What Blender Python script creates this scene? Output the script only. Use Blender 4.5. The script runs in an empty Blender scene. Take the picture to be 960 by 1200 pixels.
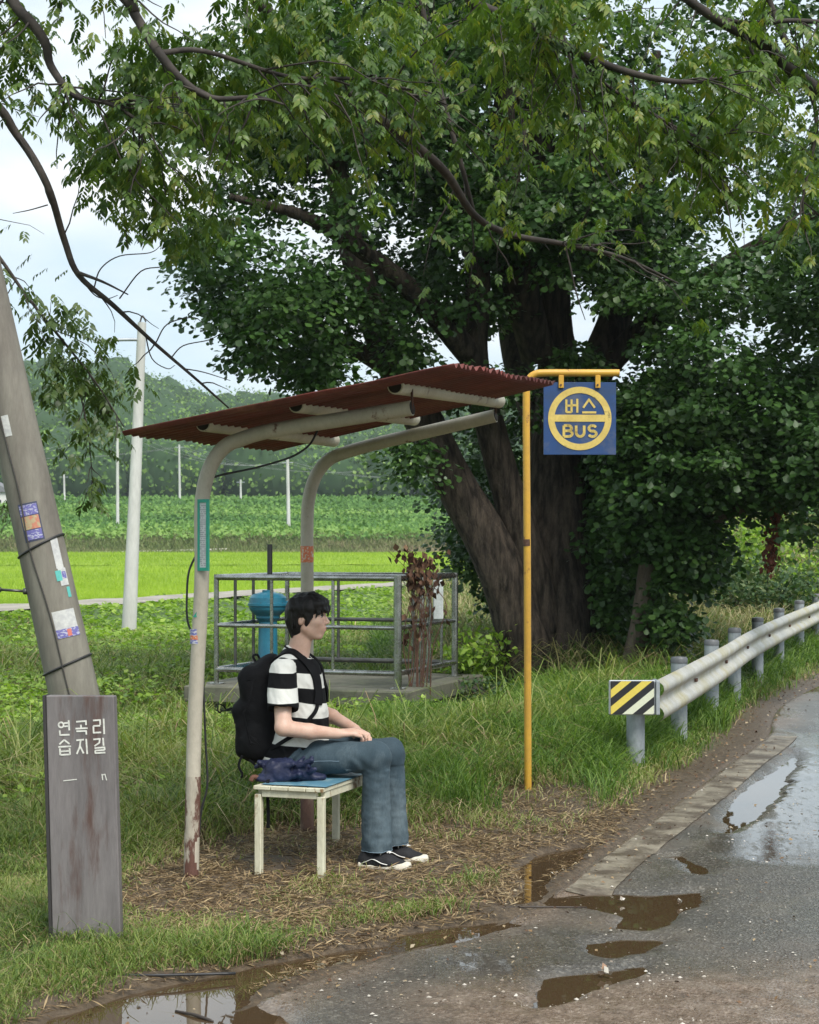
import bpy, math, random
import numpy as np
from math import sin, cos, pi, radians
rng = np.random.default_rng(7)
random.seed(7)
C = bpy.context.scene.collection
sc = bpy.context.scene

# ------------------------------------------------------------------ camera
FPX = 2080.0; HZ = 640.0; CAMZ = 1.6
cam_d = bpy.data.cameras.new('camera'); cam = bpy.data.objects.new('camera', cam_d); C.objects.link(cam)
cam.location = (0, 0, CAMZ); cam.rotation_euler = (radians(90), 0, 0)
cam_d.sensor_fit = 'HORIZONTAL'; cam_d.sensor_width = 36.0; cam_d.lens = FPX/960*36
cam_d.shift_y = 40/960; cam_d.clip_start = 0.1; cam_d.clip_end = 6000
cam_d.dof.use_dof = True; cam_d.dof.focus_distance = 8.9; cam_d.dof.aperture_fstop = 16.0
sc.camera = cam
# ------------------------------------------------------------------ light
SUN_EL, SUN_AZ = 52.0, 150.0            # azimuth measured clockwise from +Y (north) -> from behind right of the camera
w = bpy.data.worlds.new('World'); sc.world = w; w.use_nodes = True
nt = w.node_tree; nt.nodes.clear()
out = nt.nodes.new('ShaderNodeOutputWorld'); bg = nt.nodes.new('ShaderNodeBackground')
sky = nt.nodes.new('ShaderNodeTexSky'); sky.sky_type = 'NISHITA'; sky.sun_disc = False
sky.sun_elevation = radians(SUN_EL); sky.sun_rotation = radians(SUN_AZ); sky.air_density = 1.0; sky.dust_density = 1.5
tc = nt.nodes.new('ShaderNodeTexCoord'); mp = nt.nodes.new('ShaderNodeMapping'); mp.inputs['Scale'].default_value = (1, 1, 3.2)
nz = nt.nodes.new('ShaderNodeTexNoise'); nz.inputs['Scale'].default_value = 3.2; nz.inputs['Detail'].default_value = 6; nz.inputs['Roughness'].default_value = .55
rp = nt.nodes.new('ShaderNodeValToRGB'); rp.color_ramp.elements[0].position = .30; rp.color_ramp.elements[1].position = .62
nz2 = nt.nodes.new('ShaderNodeTexNoise'); nz2.inputs['Scale'].default_value = 7.0; nz2.inputs['Detail'].default_value = 4
rp2 = nt.nodes.new('ShaderNodeValToRGB')
rp2.color_ramp.elements[0].position = .35; rp2.color_ramp.elements[0].color = (4.0, 4.65, 5.1, 1)
rp2.color_ramp.elements[1].position = .65; rp2.color_ramp.elements[1].color = (5.7, 5.85, 5.9, 1)
mx = nt.nodes.new('ShaderNodeMix'); mx.data_type = 'RGBA'
hs = nt.nodes.new('ShaderNodeMix'); hs.data_type = 'RGBA'; hs.inputs[0].default_value = .75
nt.links.new(tc.outputs['Generated'], mp.inputs[0]); nt.links.new(mp.outputs[0], nz.inputs[0]); nt.links.new(mp.outputs[0], nz2.inputs[0])
nt.links.new(nz.outputs[0], rp.inputs[0]); nt.links.new(nz2.outputs[0], rp2.inputs[0])
nt.links.new(sky.outputs[0], hs.inputs[6]); hs.inputs[7].default_value = (3.4, 4.5, 5.2, 1)
nt.links.new(rp.outputs[0], mx.inputs[0]); nt.links.new(hs.outputs[2], mx.inputs[6]); nt.links.new(rp2.outputs[0], mx.inputs[7])
nt.links.new(mx.outputs[2], bg.inputs[0]); bg.inputs[1].default_value = 0.10
nt.links.new(bg.outputs[0], out.inputs[0])
sd = bpy.data.lights.new('sun', 'SUN'); so = bpy.data.objects.new('sun', sd); C.objects.link(so)
sd.energy = 2.3; sd.angle = radians(30); sd.color = (1.0, .96, .9)
so.rotation_euler = (radians(90-SUN_EL), 0, radians(180-SUN_AZ))
sc.view_settings.view_transform = 'Standard'; sc.view_settings.look = 'None'
sc.view_settings.gamma = 1; sc.view_settings.use_curve_mapping = False
sc.view_settings.exposure = 1.06
sc.cycles.max_bounces = 8; sc.cycles.transparent_max_bounces = 8; sc.cycles.transmission_bounces = 4
sc.cycles.caustics_reflective = False; sc.cycles.caustics_refractive = False

# ------------------------------------------------------------------ helpers
def W(u, v, Y):
    return np.array([(u-480)/FPX*Y, Y, CAMZ-(v-HZ)/FPX*Y])
def G(u, v, z=0.0):
    Y = (CAMZ-z)*FPX/(v-HZ); return np.array([(u-480)/FPX*Y, Y, z])
Dv = np.array([.333, .943, 0.0]); Rv = np.array([.943, -.333, 0.0]); Zv = np.array([0, 0, 1.0])
_tab = np.random.default_rng(99).random((64, 64, 64)).astype(np.float32)
def vn(P, scale=1.0, seed=0, octv=1, gain=.5):
    P = np.asarray(P, dtype=np.float64)
    if P.shape[-1] == 2: P = np.concatenate([P, np.zeros(P.shape[:-1]+(1,))], -1)
    tot = 0; amp = 1; s = 0
    for o in range(octv):
        Q = P*scale*(2.03**o)+seed*17.31+o*5.7
        i = np.floor(Q).astype(np.int64); f = Q-i; f = f*f*(3-2*f)
        i0 = i & 63; i1 = (i+1) & 63
        r = 0
        for a in (0, 1):
            for b in (0, 1):
                for c in (0, 1):
                    wgt = (f[..., 0] if a else 1-f[..., 0])*(f[..., 1] if b else 1-f[..., 1])*(f[..., 2] if c else 1-f[..., 2])
                    r = r+wgt*_tab[(i1 if a else i0)[..., 0], (i1 if b else i0)[..., 1], (i1 if c else i0)[..., 2]]
        tot = tot+amp*(r*2-1); s += amp; amp *= gain
    return tot/s
def sst(a, b, x):
    t = np.clip((x-a)/(b-a), 0, 1); return t*t*(3-2*t)
def tag(o, label=None, cat=None, group=None, kind=None):
    if label: o['label'] = label
    if cat: o['category'] = cat
    if group: o['group'] = group
    if kind: o['kind'] = kind
    return o
def empty(name, loc=(0, 0, 0), label=None, cat=None, group=None):
    o = bpy.data.objects.new(name, None); C.objects.link(o); o.location = tuple(float(a) for a in loc)
    o.empty_display_size = .1
    return tag(o, label, cat, group)
def npmesh(name, V, F, mat, parent=None, attrs=None, smooth=False):
    """V (n,3); F = list of int arrays (m,k)"""
    me = bpy.data.meshes.new(name)
    V = np.ascontiguousarray(V, dtype=np.float32)
    if parent is not None:
        V = V-np.array(world_loc(parent), dtype=np.float32)
    if not isinstance(F, list): F = [F]
    F = [np.asarray(f, dtype=np.int32) for f in F if len(f)]
    loops = np.concatenate([f.ravel() for f in F]); tot = np.concatenate([np.full(len(f), f.shape[1], np.int32) for f in F])
    st = np.concatenate([[0], np.cumsum(tot)[:-1]]).astype(np.int32)
    me.vertices.add(len(V)); me.vertices.foreach_set('co', V.ravel())
    me.loops.add(len(loops)); me.loops.foreach_set('vertex_index', loops)
    me.polygons.add(len(tot)); me.polygons.foreach_set('loop_start', st); me.polygons.foreach_set('loop_total', tot)
    me.update(calc_edges=True)
    if smooth: me.polygons.foreach_set('use_smooth', np.ones(len(tot), bool))
    if attrs:
        for k, a in attrs.items():
            at = me.attributes.new(k, 'FLOAT', 'POINT'); at.data.foreach_set('value', np.ascontiguousarray(a, dtype=np.float32))
    me.materials.append(mat)
    o = bpy.data.objects.new(name, me); C.objects.link(o)
    if parent is not None: o.parent = parent
    return o
def world_loc(o):
    p = np.array(o.location); q = o.parent
    while q is not None: p = p+np.array(q.location); q = q.parent
    return p
class MB:
    def __init__(s): s.v = []; s.q = []; s.t = []; s.n = 0; s.ng = []
    def add(s, V, quads=(), tris=(), ngons=()):
        V = np.asarray(V, float).reshape(-1, 3); n = s.n; s.v.append(V); s.n += len(V)
        s.q += [tuple(i+n for i in f) for f in quads]; s.t += [tuple(i+n for i in f) for f in tris]
        s.ng += [tuple(i+n for i in f) for f in ngons]
        return s
    def box(s, c, ax, ay, az, bev=0.0):
        c = np.asarray(c, float); A = [np.asarray(a, float) for a in (ax, ay, az)]   # half vectors
        if bev <= 0:
            V = [c+i*A[0]+j*A[1]+k*A[2] for i in (-1, 1) for j in (-1, 1) for k in (-1, 1)]
            return s.add(V, [(0, 1, 3, 2), (4, 6, 7, 5), (0, 4, 5, 1), (2, 3, 7, 6), (0, 2, 6, 4), (1, 5, 7, 3)])
        L = [np.linalg.norm(a) for a in A]; U = [a/l for a, l in zip(A, L)]
        V = []; idx = {}
        for i in (-1, 1):
            for j in (-1, 1):
                for k in (-1, 1):
                    for m in range(3):
                        o = [i*L[0], j*L[1], k*L[2]]
                        for q in range(3):
                            if q != m: o[q] -= (i, j, k)[q]*min(bev, L[q]*.9)
                        idx[(i, j, k, m)] = len(V); V.append(c+U[0]*o[0]+U[1]*o[1]+U[2]*o[2])
        q = []; t = []
        for m in range(3):
            a, b = [x for x in range(3) if x != m]
            for sg in (-1, 1):
                f = []
                for (p, r_) in ((-1, -1), (1, -1), (1, 1), (-1, 1)):
                    co = [0, 0, 0]; co[m] = sg; co[a] = p; co[b] = r_; f.append(idx[(*co, m)])
                q.append(tuple(f))
        for m in range(3):
            a, b = [x for x in range(3) if x != m]
            for p in (-1, 1):
                for r_ in (-1, 1):
                    f = []
                    for sg in (-1, 1):
                        co = [0, 0, 0]; co[m] = sg; co[a] = p; co[b] = r_
                        f += [idx[(*co, a)], idx[(*co, b)]] if sg == -1 else [idx[(*co, b)], idx[(*co, a)]]
                    q.append(tuple(f))
        for i in (-1, 1):
            for j in (-1, 1):
                for k in (-1, 1): t.append(tuple(idx[(i, j, k, m)] for m in range(3)))
        return s.add(V, q, t)
    def tube(s, P, r, n=12, cap=True, flat=None, up=None):
        P = np.asarray(P, float); m = len(P)
        r = np.broadcast_to(np.asarray(r, float), (m,))
        T = np.gradient(P, axis=0); T /= np.linalg.norm(T, axis=1)[:, None]+1e-12
        u = np.array(up if up is not None else ([0, 0, 1] if abs(T[0][2]) < .9 else [1, 0, 0]), float)
        V = []
        for i in range(m):
            u = u-T[i]*u.dot(T[i]); u /= np.linalg.norm(u)+1e-12
            b = np.cross(T[i], u)
            a = np.arange(n)/n*2*pi
            ru = r[i]*(flat if flat else 1)
            V.append(P[i]+np.outer(np.cos(a)*ru, u)+np.outer(np.sin(a)*r[i], b))
        V = np.concatenate(V)
        q = [(i*n+j, i*n+(j+1) % n, (i+1)*n+(j+1) % n, (i+1)*n+j) for i in range(m-1) for j in range(n)]
        ng = [tuple(range(n))[::-1], tuple(range((m-1)*n, m*n))] if cap else []
        return s.add(V, q, (), ng)
    def lathe(s, c, prof, n=24, axis=(0, 0, 1)):
        ax = np.array(axis, float); ax /= np.linalg.norm(ax)
        u = np.cross(ax, [1, 0, 0] if abs(ax[0]) < .9 else [0, 1, 0]); u /= np.linalg.norm(u); b = np.cross(ax, u)
        a = np.arange(n)/n*2*pi; V = []
        for (r, z) in prof: V.append(np.asarray(c)+ax*z+np.outer(np.cos(a)*r, u)+np.outer(np.sin(a)*r, b))
        m = len(prof)
        q = [(i*n+j, i*n+(j+1) % n, (i+1)*n+(j+1) % n, (i+1)*n+j) for i in range(m-1) for j in range(n)]
        return s.add(np.concatenate(V), q, (), [tuple(range(n))[::-1], tuple(range((m-1)*n, m*n))])
    def prism(s, poly, o, ux, uy, th):
        """2D polygon (CCW) on plane o + x*ux + y*uy, extruded by vector th"""
        poly = np.asarray(poly, float); o = np.asarray(o, float); n = len(poly)
        A = o+np.outer(poly[:, 0], ux)+np.outer(poly[:, 1], uy); B = A+np.asarray(th)
        return s.add(np.concatenate([A, B]), [(i, (i+1) % n, n+(i+1) % n, n+i) for i in range(n)], (), [tuple(range(n))[::-1], tuple(range(n, 2*n))])
    def build(s, name, mat, parent=None, smooth=False, angle=None, attrs=None):
        me = bpy.data.meshes.new(name); V = np.concatenate(s.v)
        if parent is not None: V = V-world_loc(parent)
        me.from_pydata(V.tolist(), [], s.q+s.t+s.ng); me.update()
        if smooth:
            me.polygons.foreach_set('use_smooth', [True]*len(me.polygons))
            if angle: me.set_sharp_from_angle(angle=radians(angle))
        me.materials.append(mat)
        o = bpy.data.objects.new(name, me); C.objects.link(o)
        if parent is not None: o.parent = parent
        return o
def spline(P, n=8):
    P = np.asarray(P, float); Q = np.concatenate([[2*P[0]-P[1]], P, [2*P[-1]-P[-2]]]); out = []
    for i in range(1, len(Q)-2):
        for t in np.linspace(0, 1, n, endpoint=False):
            a, b, c, d = Q[i-1], Q[i], Q[i+1], Q[i+2]
            out.append(.5*((2*b)+(-a+c)*t+(2*a-5*b+4*c-d)*t*t+(-a+3*b-3*c+d)*t**3))
    out.append(Q[-2]); return np.array(out)
def copy_tree(o, parent=None):
    c = o.copy(); C.objects.link(c); c.parent = parent
    for ch in list(o.children): copy_tree(ch, c)
    return c

# ------------------------------------------------------------------ materials
def nodes(m): m.use_nodes = True; return m.node_tree.nodes, m.node_tree.links
def mat(name, col, rough=.6, col2=None, scale=6, detail=4, lo=.4, hi=.6, stretch=(1, 1, 1), bump=0.0, bscale=40, metal=0.0, spec=.5, fine=.12, fscale=60, col3=None, scale3=2.5, lo3=.55, hi3=.65, rvar=.1, trans=0.0):
    m = bpy.data.materials.new(name); N, L = nodes(m); b = N['Principled BSDF']
    tc = N.new('ShaderNodeTexCoord'); mp = N.new('ShaderNodeMapping'); mp.inputs['Scale'].default_value = stretch
    L.new(tc.outputs['Object'], mp.inputs[0])
    def noise(sc_, det=4, rg=.6):
        n = N.new('ShaderNodeTexNoise'); n.inputs['Scale'].default_value = sc_; n.inputs['Detail'].default_value = det; n.inputs['Roughness'].default_value = rg
        L.new(mp.outputs[0], n.inputs[0]); return n
    def mixc(fac, a, bb, mode='MIX'):
        x = N.new('ShaderNodeMix'); x.data_type = 'RGBA'; x.blend_type = mode
        if isinstance(fac, (int, float)): x.inputs[0].default_value = fac
        else: L.new(fac, x.inputs[0])
        for i, c in ((6, a), (7, bb)):
            if isinstance(c, tuple): x.inputs[i].default_value = (*c, 1)
            else: L.new(c, x.inputs[i])
        return x.outputs[2]
    def ramp(o, a, bb):
        r = N.new('ShaderNodeMapRange'); L.new(o, r.inputs[0]); r.inputs[1].default_value = a; r.inputs[2].default_value = bb; return r.outputs[0]
    cur = tuple(col)
    if col2 is not None: cur = mixc(ramp(noise(scale, detail).outputs[0], lo, hi), cur, tuple(col2))
    if col3 is not None: cur = mixc(ramp(noise(scale3, 8, .7).outputs[0], lo3, hi3), cur, tuple(col3))
    if fine > 0:
        n = noise(fscale, 3, .7)
        r = N.new('ShaderNodeMapRange'); L.new(n.outputs[0], r.inputs[0]); r.inputs[1].default_value = .3; r.inputs[2].default_value = .7
        r.inputs[3].default_value = 1-fine; r.inputs[4].default_value = 1+fine
        cc = N.new('ShaderNodeCombineColor'); [L.new(r.outputs[0], cc.inputs[i]) for i in range(3)]
        cur = mixc(1.0, cur, cc.outputs[0], 'MULTIPLY')
    if isinstance(cur, tuple): b.inputs['Base Color'].default_value = (*cur, 1)
    else: L.new(cur, b.inputs['Base Color'])
    b.inputs['Metallic'].default_value = metal; b.inputs['Specular IOR Level'].default_value = spec
    if rvar > 0:
        r = N.new('ShaderNodeMapRange'); L.new(noise(scale*1.7+3).outputs[0], r.inputs[0]); r.inputs[1].default_value = .3; r.inputs[2].default_value = .7
        r.inputs[3].default_value = max(.02, rough-rvar); r.inputs[4].default_value = min(1, rough+rvar); L.new(r.outputs[0], b.inputs['Roughness'])
    else: b.inputs['Roughness'].default_value = rough
    if bump > 0:
        bn = N.new('ShaderNodeBump'); bn.inputs['Strength'].default_value = bump; bn.inputs['Distance'].default_value = .01
        L.new(noise(bscale, 5, .65).outputs[0], bn.inputs['Height']); L.new(bn.outputs[0], b.inputs['Normal'])
    return m
def leafmat(name, cols, trans=.3, rough=.5, spec=.35, tcol=None):
    """cols: list of colours along attribute 'rnd' 0..1"""
    m = bpy.data.materials.new(name); N, L = nodes(m); b = N['Principled BSDF']; o = N['Material Output']
    a = N.new('ShaderNodeAttribute'); a.attribute_name = 'rnd'
    r = N.new('ShaderNodeValToRGB'); e = r.color_ramp.elements
    while len(e) < len(cols): e.new(.5)
    for i, c in enumerate(cols): e[i].position = i/(len(cols)-1); e[i].color = (*c, 1)
    L.new(a.outputs['Fac'], r.inputs[0]); L.new(r.outputs[0], b.inputs['Base Color'])
    b.inputs['Roughness'].default_value = rough; b.inputs['Specular IOR Level'].default_value = spec
    t = N.new('ShaderNodeBsdfTranslucent'); mx = N.new('ShaderNodeMixShader'); mx.inputs[0].default_value = trans
    g = N.new('ShaderNodeMix'); g.data_type = 'RGBA'; g.blend_type = 'MULTIPLY'; g.inputs[0].default_value = 1
    L.new(r.outputs[0], g.inputs[6]); g.inputs[7].default_value = (*(tcol or (1.5, 1.7, .7)), 1)
    L.new(g.outputs[2], t.inputs[0]); L.new(b.outputs[0], mx.inputs[1]); L.new(t.outputs[0], mx.inputs[2]); L.new(mx.outputs[0], o.inputs[0])
    return m

# ------------------------------------------------------------------ scatter builders (numpy)
def unit(A): return A/(np.linalg.norm(A, axis=-1, keepdims=True)+1e-9)
def rdir(n, r=rng):
    a = r.normal(size=(n, 3)); return unit(a)
LEAF_KITE = (np.array([[0, 0, 0], [-.36, .45, .1], [0, 1, 0], [.36, .45, .1]]), [(0, 3, 2), (0, 2, 1)])
LEAF_FAN = (np.array([[0, 0, 0], [-.5, .62, .08], [-.2, .98, 0], [.22, 1.0, .02], [.5, .6, .1]]), [(0, 4, 3), (0, 3, 2), (0, 2, 1)])
LEAF_LANCE = (np.array([[0, 0, 0], [-.17, .28, .05], [-.16, .6, .03], [0, 1, -.1], [.16, .6, .03], [.17, .28, .05]]), [(0, 5, 1), (1, 5, 4), (1, 4, 2), (2, 4, 3)])
def leaves(name, P, size, tip, nor, tmpl, m, parent=None, rnd=None, kind=None):
    T, faces = tmpl; n = len(P); k = len(T)
    tip = unit(tip); nor = unit(nor-tip*np.sum(nor*tip, 1, keepdims=True)); sd_ = np.cross(tip, nor)
    size = np.broadcast_to(size, (n,))[:, None, None]
    V = P[:, None, :]+size*(T[None, :, 0:1]*sd_[:, None, :]+T[None, :, 1:2]*tip[:, None, :]+T[None, :, 2:3]*nor[:, None, :])
    F = (np.arange(n)[:, None, None]*k+np.array(faces)[None]).reshape(-1, 3)
    if rnd is None: rnd = rng.random(n)
    return npmesh(name, V.reshape(-1, 3), [F], m, parent, {'rnd': np.repeat(rnd, k)})
def blades(name, P, h, wd, lean, m, parent=None, rnd=None, az=None, simple=False, droop=.35):
    n = len(P); az = rng.random(n)*2*pi if az is None else az
    h = np.broadcast_to(h, (n,)); wd = np.broadcast_to(wd, (n,)); lean = np.broadcast_to(lean, (n,))
    ld = np.stack([np.cos(az), np.sin(az), np.zeros(n)], 1); fz = az+rng.normal(0, .8, n)+pi/2
    sd_ = np.stack([np.cos(fz), np.sin(fz), np.zeros(n)], 1)
    up = np.array([0, 0, 1.0])
    if simple:
        V = np.stack([P-sd_*wd[:, None]/2, P+sd_*wd[:, None]/2, P+ld*(lean*h)[:, None]+up*h[:, None]], 1); k = 3
        F = [np.arange(n*3).reshape(-1, 3)]
    else:
        m1 = P+ld*(lean*h*.25)[:, None]+up*(h*.55)[:, None]
        m2 = P+ld*(lean*h*.65)[:, None]+up*(h*(.9-.12*lean))[:, None]
        tp = P+ld*(lean*h*1.15)[:, None]+up*(h*(1.0-droop*lean))[:, None]
        V = np.stack([P-sd_*wd[:, None]*.4, P+sd_*wd[:, None]*.4, m1-sd_*wd[:, None]*.5, m1+sd_*wd[:, None]*.5, m2-sd_*wd[:, None]*.35, m2+sd_*wd[:, None]*.35, tp], 1); k = 7
        b = np.arange(n)[:, None]*7
        F = [np.concatenate([b+np.array([[0, 1, 3, 2]]), b+np.array([[2, 3, 5, 4]])]), b+np.array([[4, 5, 6]])]
    if rnd is None: rnd = rng.random(n)
    return npmesh(name, V.reshape(-1, 3), F, m, parent, {'rnd': np.repeat(rnd, k)})
def icoblobs(centers, radii, seed=3, sub=2, amp=.3, fr=.9):
    import bmesh
    bm = bmesh.new(); bmesh.ops.create_icosphere(bm, subdivisions=sub, radius=1); bm.verts.ensure_lookup_table()
    V0 = np.array([v.co[:] for v in bm.verts]); F0 = np.array([[v.index for v in f.verts] for f in bm.faces]); bm.free()
    V = centers[:, None, :]+V0[None]*radii[:, None, :]
    nn = vn(V, fr, seed, 2); V = centers[:, None, :]+(V-centers[:, None, :])*(1+amp*nn[..., None])
    F = (np.arange(len(centers))[:, None, None]*len(V0)+F0[None]).reshape(-1, 3)
    return V.reshape(-1, 3), F
# ================================================================== GROUND
edge_pts = spline([(-7, -3.5), (-4.2, 0.5), (-2.2, 3.5), (-1.0, 5.5), (-.54, 6.28), (0, 7.08), (.42, 7.65), (.68, 8.3), (.98, 9.2), (1.62, 11.0), (2.3, 12.95), (2.98, 14.9), (3.62, 17.5), (4.62, 20.2), (6.5, 25), (9, 30), (13, 36), (20, 43), (30, 50), (60, 64), (120, 85)], 6)
_ea = edge_pts[:-1]; _eb = edge_pts[1:]
def edge_dist(P):
    """signed lateral distance from the road's left edge; positive = off the road (verge side)"""
    P = np.asarray(P, float); sh = P.shape[:-1]; Q = P.reshape(-1, P.shape[-1])[:, :2]; outd = np.empty(len(Q))
    ab = _eb-_ea; l2 = (ab**2).sum(1)
    for s in range(0, len(Q), 20000):
        q = Q[s:s+20000]; ap = q[:, None, :]-_ea[None]
        t = np.clip((ap*ab[None]).sum(2)/l2, 0, 1); dd = ap-t[..., None]*ab[None]
        d2 = (dd**2).sum(2); i = d2.argmin(1); k = np.arange(len(q))
        cr = ab[i, 0]*ap[k, i, 1]-ab[i, 1]*ap[k, i, 0]
        outd[s:s+20000] = np.sqrt(d2[k, i])*np.sign(cr)
    return outd.reshape(sh)
def poly_sd(P, poly):
    """signed distance, negative inside"""
    P = np.asarray(P, float)[..., :2]; sh = P.shape[:-1]; Q = P.reshape(-1, 2); A = np.asarray(poly, float); B = np.roll(A, -1, 0)
    best = np.full(len(Q), 1e9); ins = np.zeros(len(Q), bool)
    for a, b in zip(A, B):
        ab = b-a; t = np.clip(((Q-a)@ab)/(ab@ab+1e-12), 0, 1); d = np.linalg.norm(Q-a-t[:, None]*ab, axis=1); best = np.minimum(best, d)
        c = ((a[1] > Q[:, 1]) != (b[1] > Q[:, 1])) & (Q[:, 0] < (b[0]-a[0])*(Q[:, 1]-a[1])/(b[1]-a[1]+1e-12)+a[0]); ins ^= c
    return np.where(ins, -best, best).reshape(sh)
def pxpoly(L): return np.array([G(u, v)[:2] for u, v in L])
PUD = [pxpoly([(-40, 1235), (60, 1186), (140, 1163), (215, 1146), (290, 1130), (350, 1118), (400, 1110), (452, 1104), (470, 1092), (530, 1083), (590, 1076), (604, 1081), (560, 1096), (500, 1108), (440, 1120), (380, 1130), (320, 1150), (292, 1172), (330, 1186), (380, 1240), (100, 1300)]),
       pxpoly([(636, 1049), (700, 1044), (760, 1046), (820, 1042), (824, 1054), (800, 1068), (760, 1086), (725, 1084), (733, 1070), (690, 1062), (640, 1060)]),
       pxpoly([(690, 1102), (740, 1098), (768, 1100), (755, 1112), (715, 1120), (690, 1112)]),
       pxpoly([(640, 1142), (700, 1134), (752, 1128), (762, 1138), (735, 1150), (700, 1162), (650, 1178), (620, 1186), (612, 1170)]),
       pxpoly([(600, 1012), (622, 1000), (650, 992), (690, 985), (716, 975), (700, 990), (672, 1010), (652, 1030), (640, 1050), (612, 1060), (592, 1060), (604, 1040)]),
       pxpoly([(865, 925), (905, 900), (930, 880), (938, 890), (915, 930), (880, 965), (850, 975), (845, 960)]),  # added water sheet, stands in for white sky glare on the wet road
       pxpoly([(775, 1000), (800, 996), (838, 1010), (828, 1024), (806, 1018), (790, 1010)])]
def pud_mask(P):
    d = np.full(np.shape(P)[:-1], 9.0)
    for pl in PUD:
        c = np.asarray(pl); near = (P[..., 1] > c[:, 1].min()-1) & (P[..., 1] < c[:, 1].max()+1) & (P[..., 0] > c[:, 0].min()-1) & (P[..., 0] < c[:, 0].max()+1)
        if near.any(): d[near] = np.minimum(d[near], poly_sd(P[near], pl))
    d = d+.07*vn(P, 4, 3, 5, .6)
    return 1-sst(-.12, .07, d)
def path_t(P):   # lateral distance from the farm path centre line, + = field side
    return -((P[..., 0]+8.6)*Rv[0]+(P[..., 1]-36)*Rv[1])
def H(P):
    """terrain height without the fine relief"""
    P = np.asarray(P, float); x, y = P[..., 0], P[..., 1]
    e = edge_dist(P)
    z = np.zeros_like(x)
    z = z+sst(1.5, 4, e)*(.05*vn(P, .5, 1, 2))*sst(9.5, 13, y)
    z = z-.24*sst(12.8, 16.2, y)*(1-sst(19, 24, y))*sst(1.4, 3, e)
    pt = path_t(P)
    z = z+.12*vn(P, .18, 5, 2)*sst(18, 24, y)*sst(2, 6, e)*(1-sst(28, 36, y))
    z = z+.13*sst(.25, 1.1, e)*sst(11, 14, y)*(1-sst(3.5, 6, e))
    z = z+.42*np.clip(vn(P*np.array([1, .6]), .33, 7, 2)+.15, 0, 1)*sst(-1.9, -3.0, x+0*y)*sst(13, 17, y)*(1-sst(26, 33, y))
    z = z+.26*sst(-4, -1.3, pt)*sst(20, 30, y)
    # bank rising behind the guard rail
    z = z+sst(1.6, 9, e)*sst(18, 42, y)*1.9*sst(-1.5, 3.0, x-y*.10)*(1-.0*y)
    # paddies sunk below the path, then a long gentle rise
    inf = sst(1.0, 2.0, pt)
    fz = -.42+sst(60, 150, y)*.95
    z = z*(1-inf)+inf*fz
    bl = sst(95, 150, y); z = z*(1-bl)+bl*fz
    z = z+sst(152, 166, y)*1.9+sst(166, 262, y)*5.4
    return z
def grid(xs, ys):
    X, Y = np.meshgrid(xs, ys); P = np.stack([X, Y], -1); nx, ny = len(xs), len(ys)
    i = np.arange(nx*ny).reshape(ny, nx)
    F = np.stack([i[:-1, :-1], i[:-1, 1:], i[1:, 1:], i[1:, :-1]], -1).reshape(-1, 4)
    return P, F
xs = np.concatenate([-np.geomspace(2.6, 1500, 70)[::-1], np.arange(-2.5, 4.2, .03), np.geomspace(4.3, 1500, 70)])
ys = np.concatenate([-np.geomspace(2, 1500, 40)[::-1], np.linspace(-1.5, 5, 12), np.arange(5.1, 13.2, .03), np.linspace(13.3, 40, 130), np.geomspace(40.3, 262, 90)])
Pg, Fg = grid(xs, ys)
eg = edge_dist(Pg)
zg = H(Pg)
nearw = (1-sst(12, 16, Pg[..., 1]))*sst(4.5, 5.2, Pg[..., 1])
rel = .016*vn(Pg, 2.2, 8, 2)+.010*vn(Pg, 9, 9, 3)+.005*vn(Pg, 30, 10, 2)
rel = rel*(.35+.65*sst(.1, .6, eg))*(1-.6*pud_mask(Pg))
pm = pud_mask(Pg)
zg = zg+nearw*(rel+.006)*sst(-.1, .05, eg)+sst(.05, .5, eg)*.012*nearw-.062*pm*sst(-.02, .03, eg)
roadw = 1-sst(-.16, .03, eg+.02*vn(Pg, 4, 12, 2))
ROADW = 5.6
under = roadw*sst(-ROADW-.3, -ROADW+.1, eg)
zg = zg*(1-under)+under*(-.09)
V = np.concatenate([Pg.reshape(-1, 2), zg.reshape(-1, 1)], 1)
mud = (1-sst(.2, .9-.5*sst(10, 12, Pg[..., 1]), eg+.25*vn(Pg, 1.2, 4, 2)))*sst(3, 7, Pg[..., 1])*(1-sst(30, 40, Pg[..., 1]))
cm = np.array([-.30, 8.75])
def mulch_w(P):
    q = np.asarray(P)[..., :2]-cm; a = q[..., 0]*Dv[0]+q[..., 1]*Dv[1]; b = q[..., 0]*Rv[0]+q[..., 1]*Rv[1]
    d = np.sqrt((a/1.75)**2+(b/1.02)**2)+.22*vn(P, 1.5, 20, 3)
    q2 = np.asarray(P)[..., :2]-np.array([.72, 10.6]); d2 = np.sqrt((q2[..., 0]/.85)**2+(q2[..., 1]/1.75)**2)+.25*vn(P, 1.7, 21, 3)
    return np.maximum(1-sst(.75, 1.1, d), .68*(1-sst(.55, 1.15, d2)))
mul = mulch_w(Pg)
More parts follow.
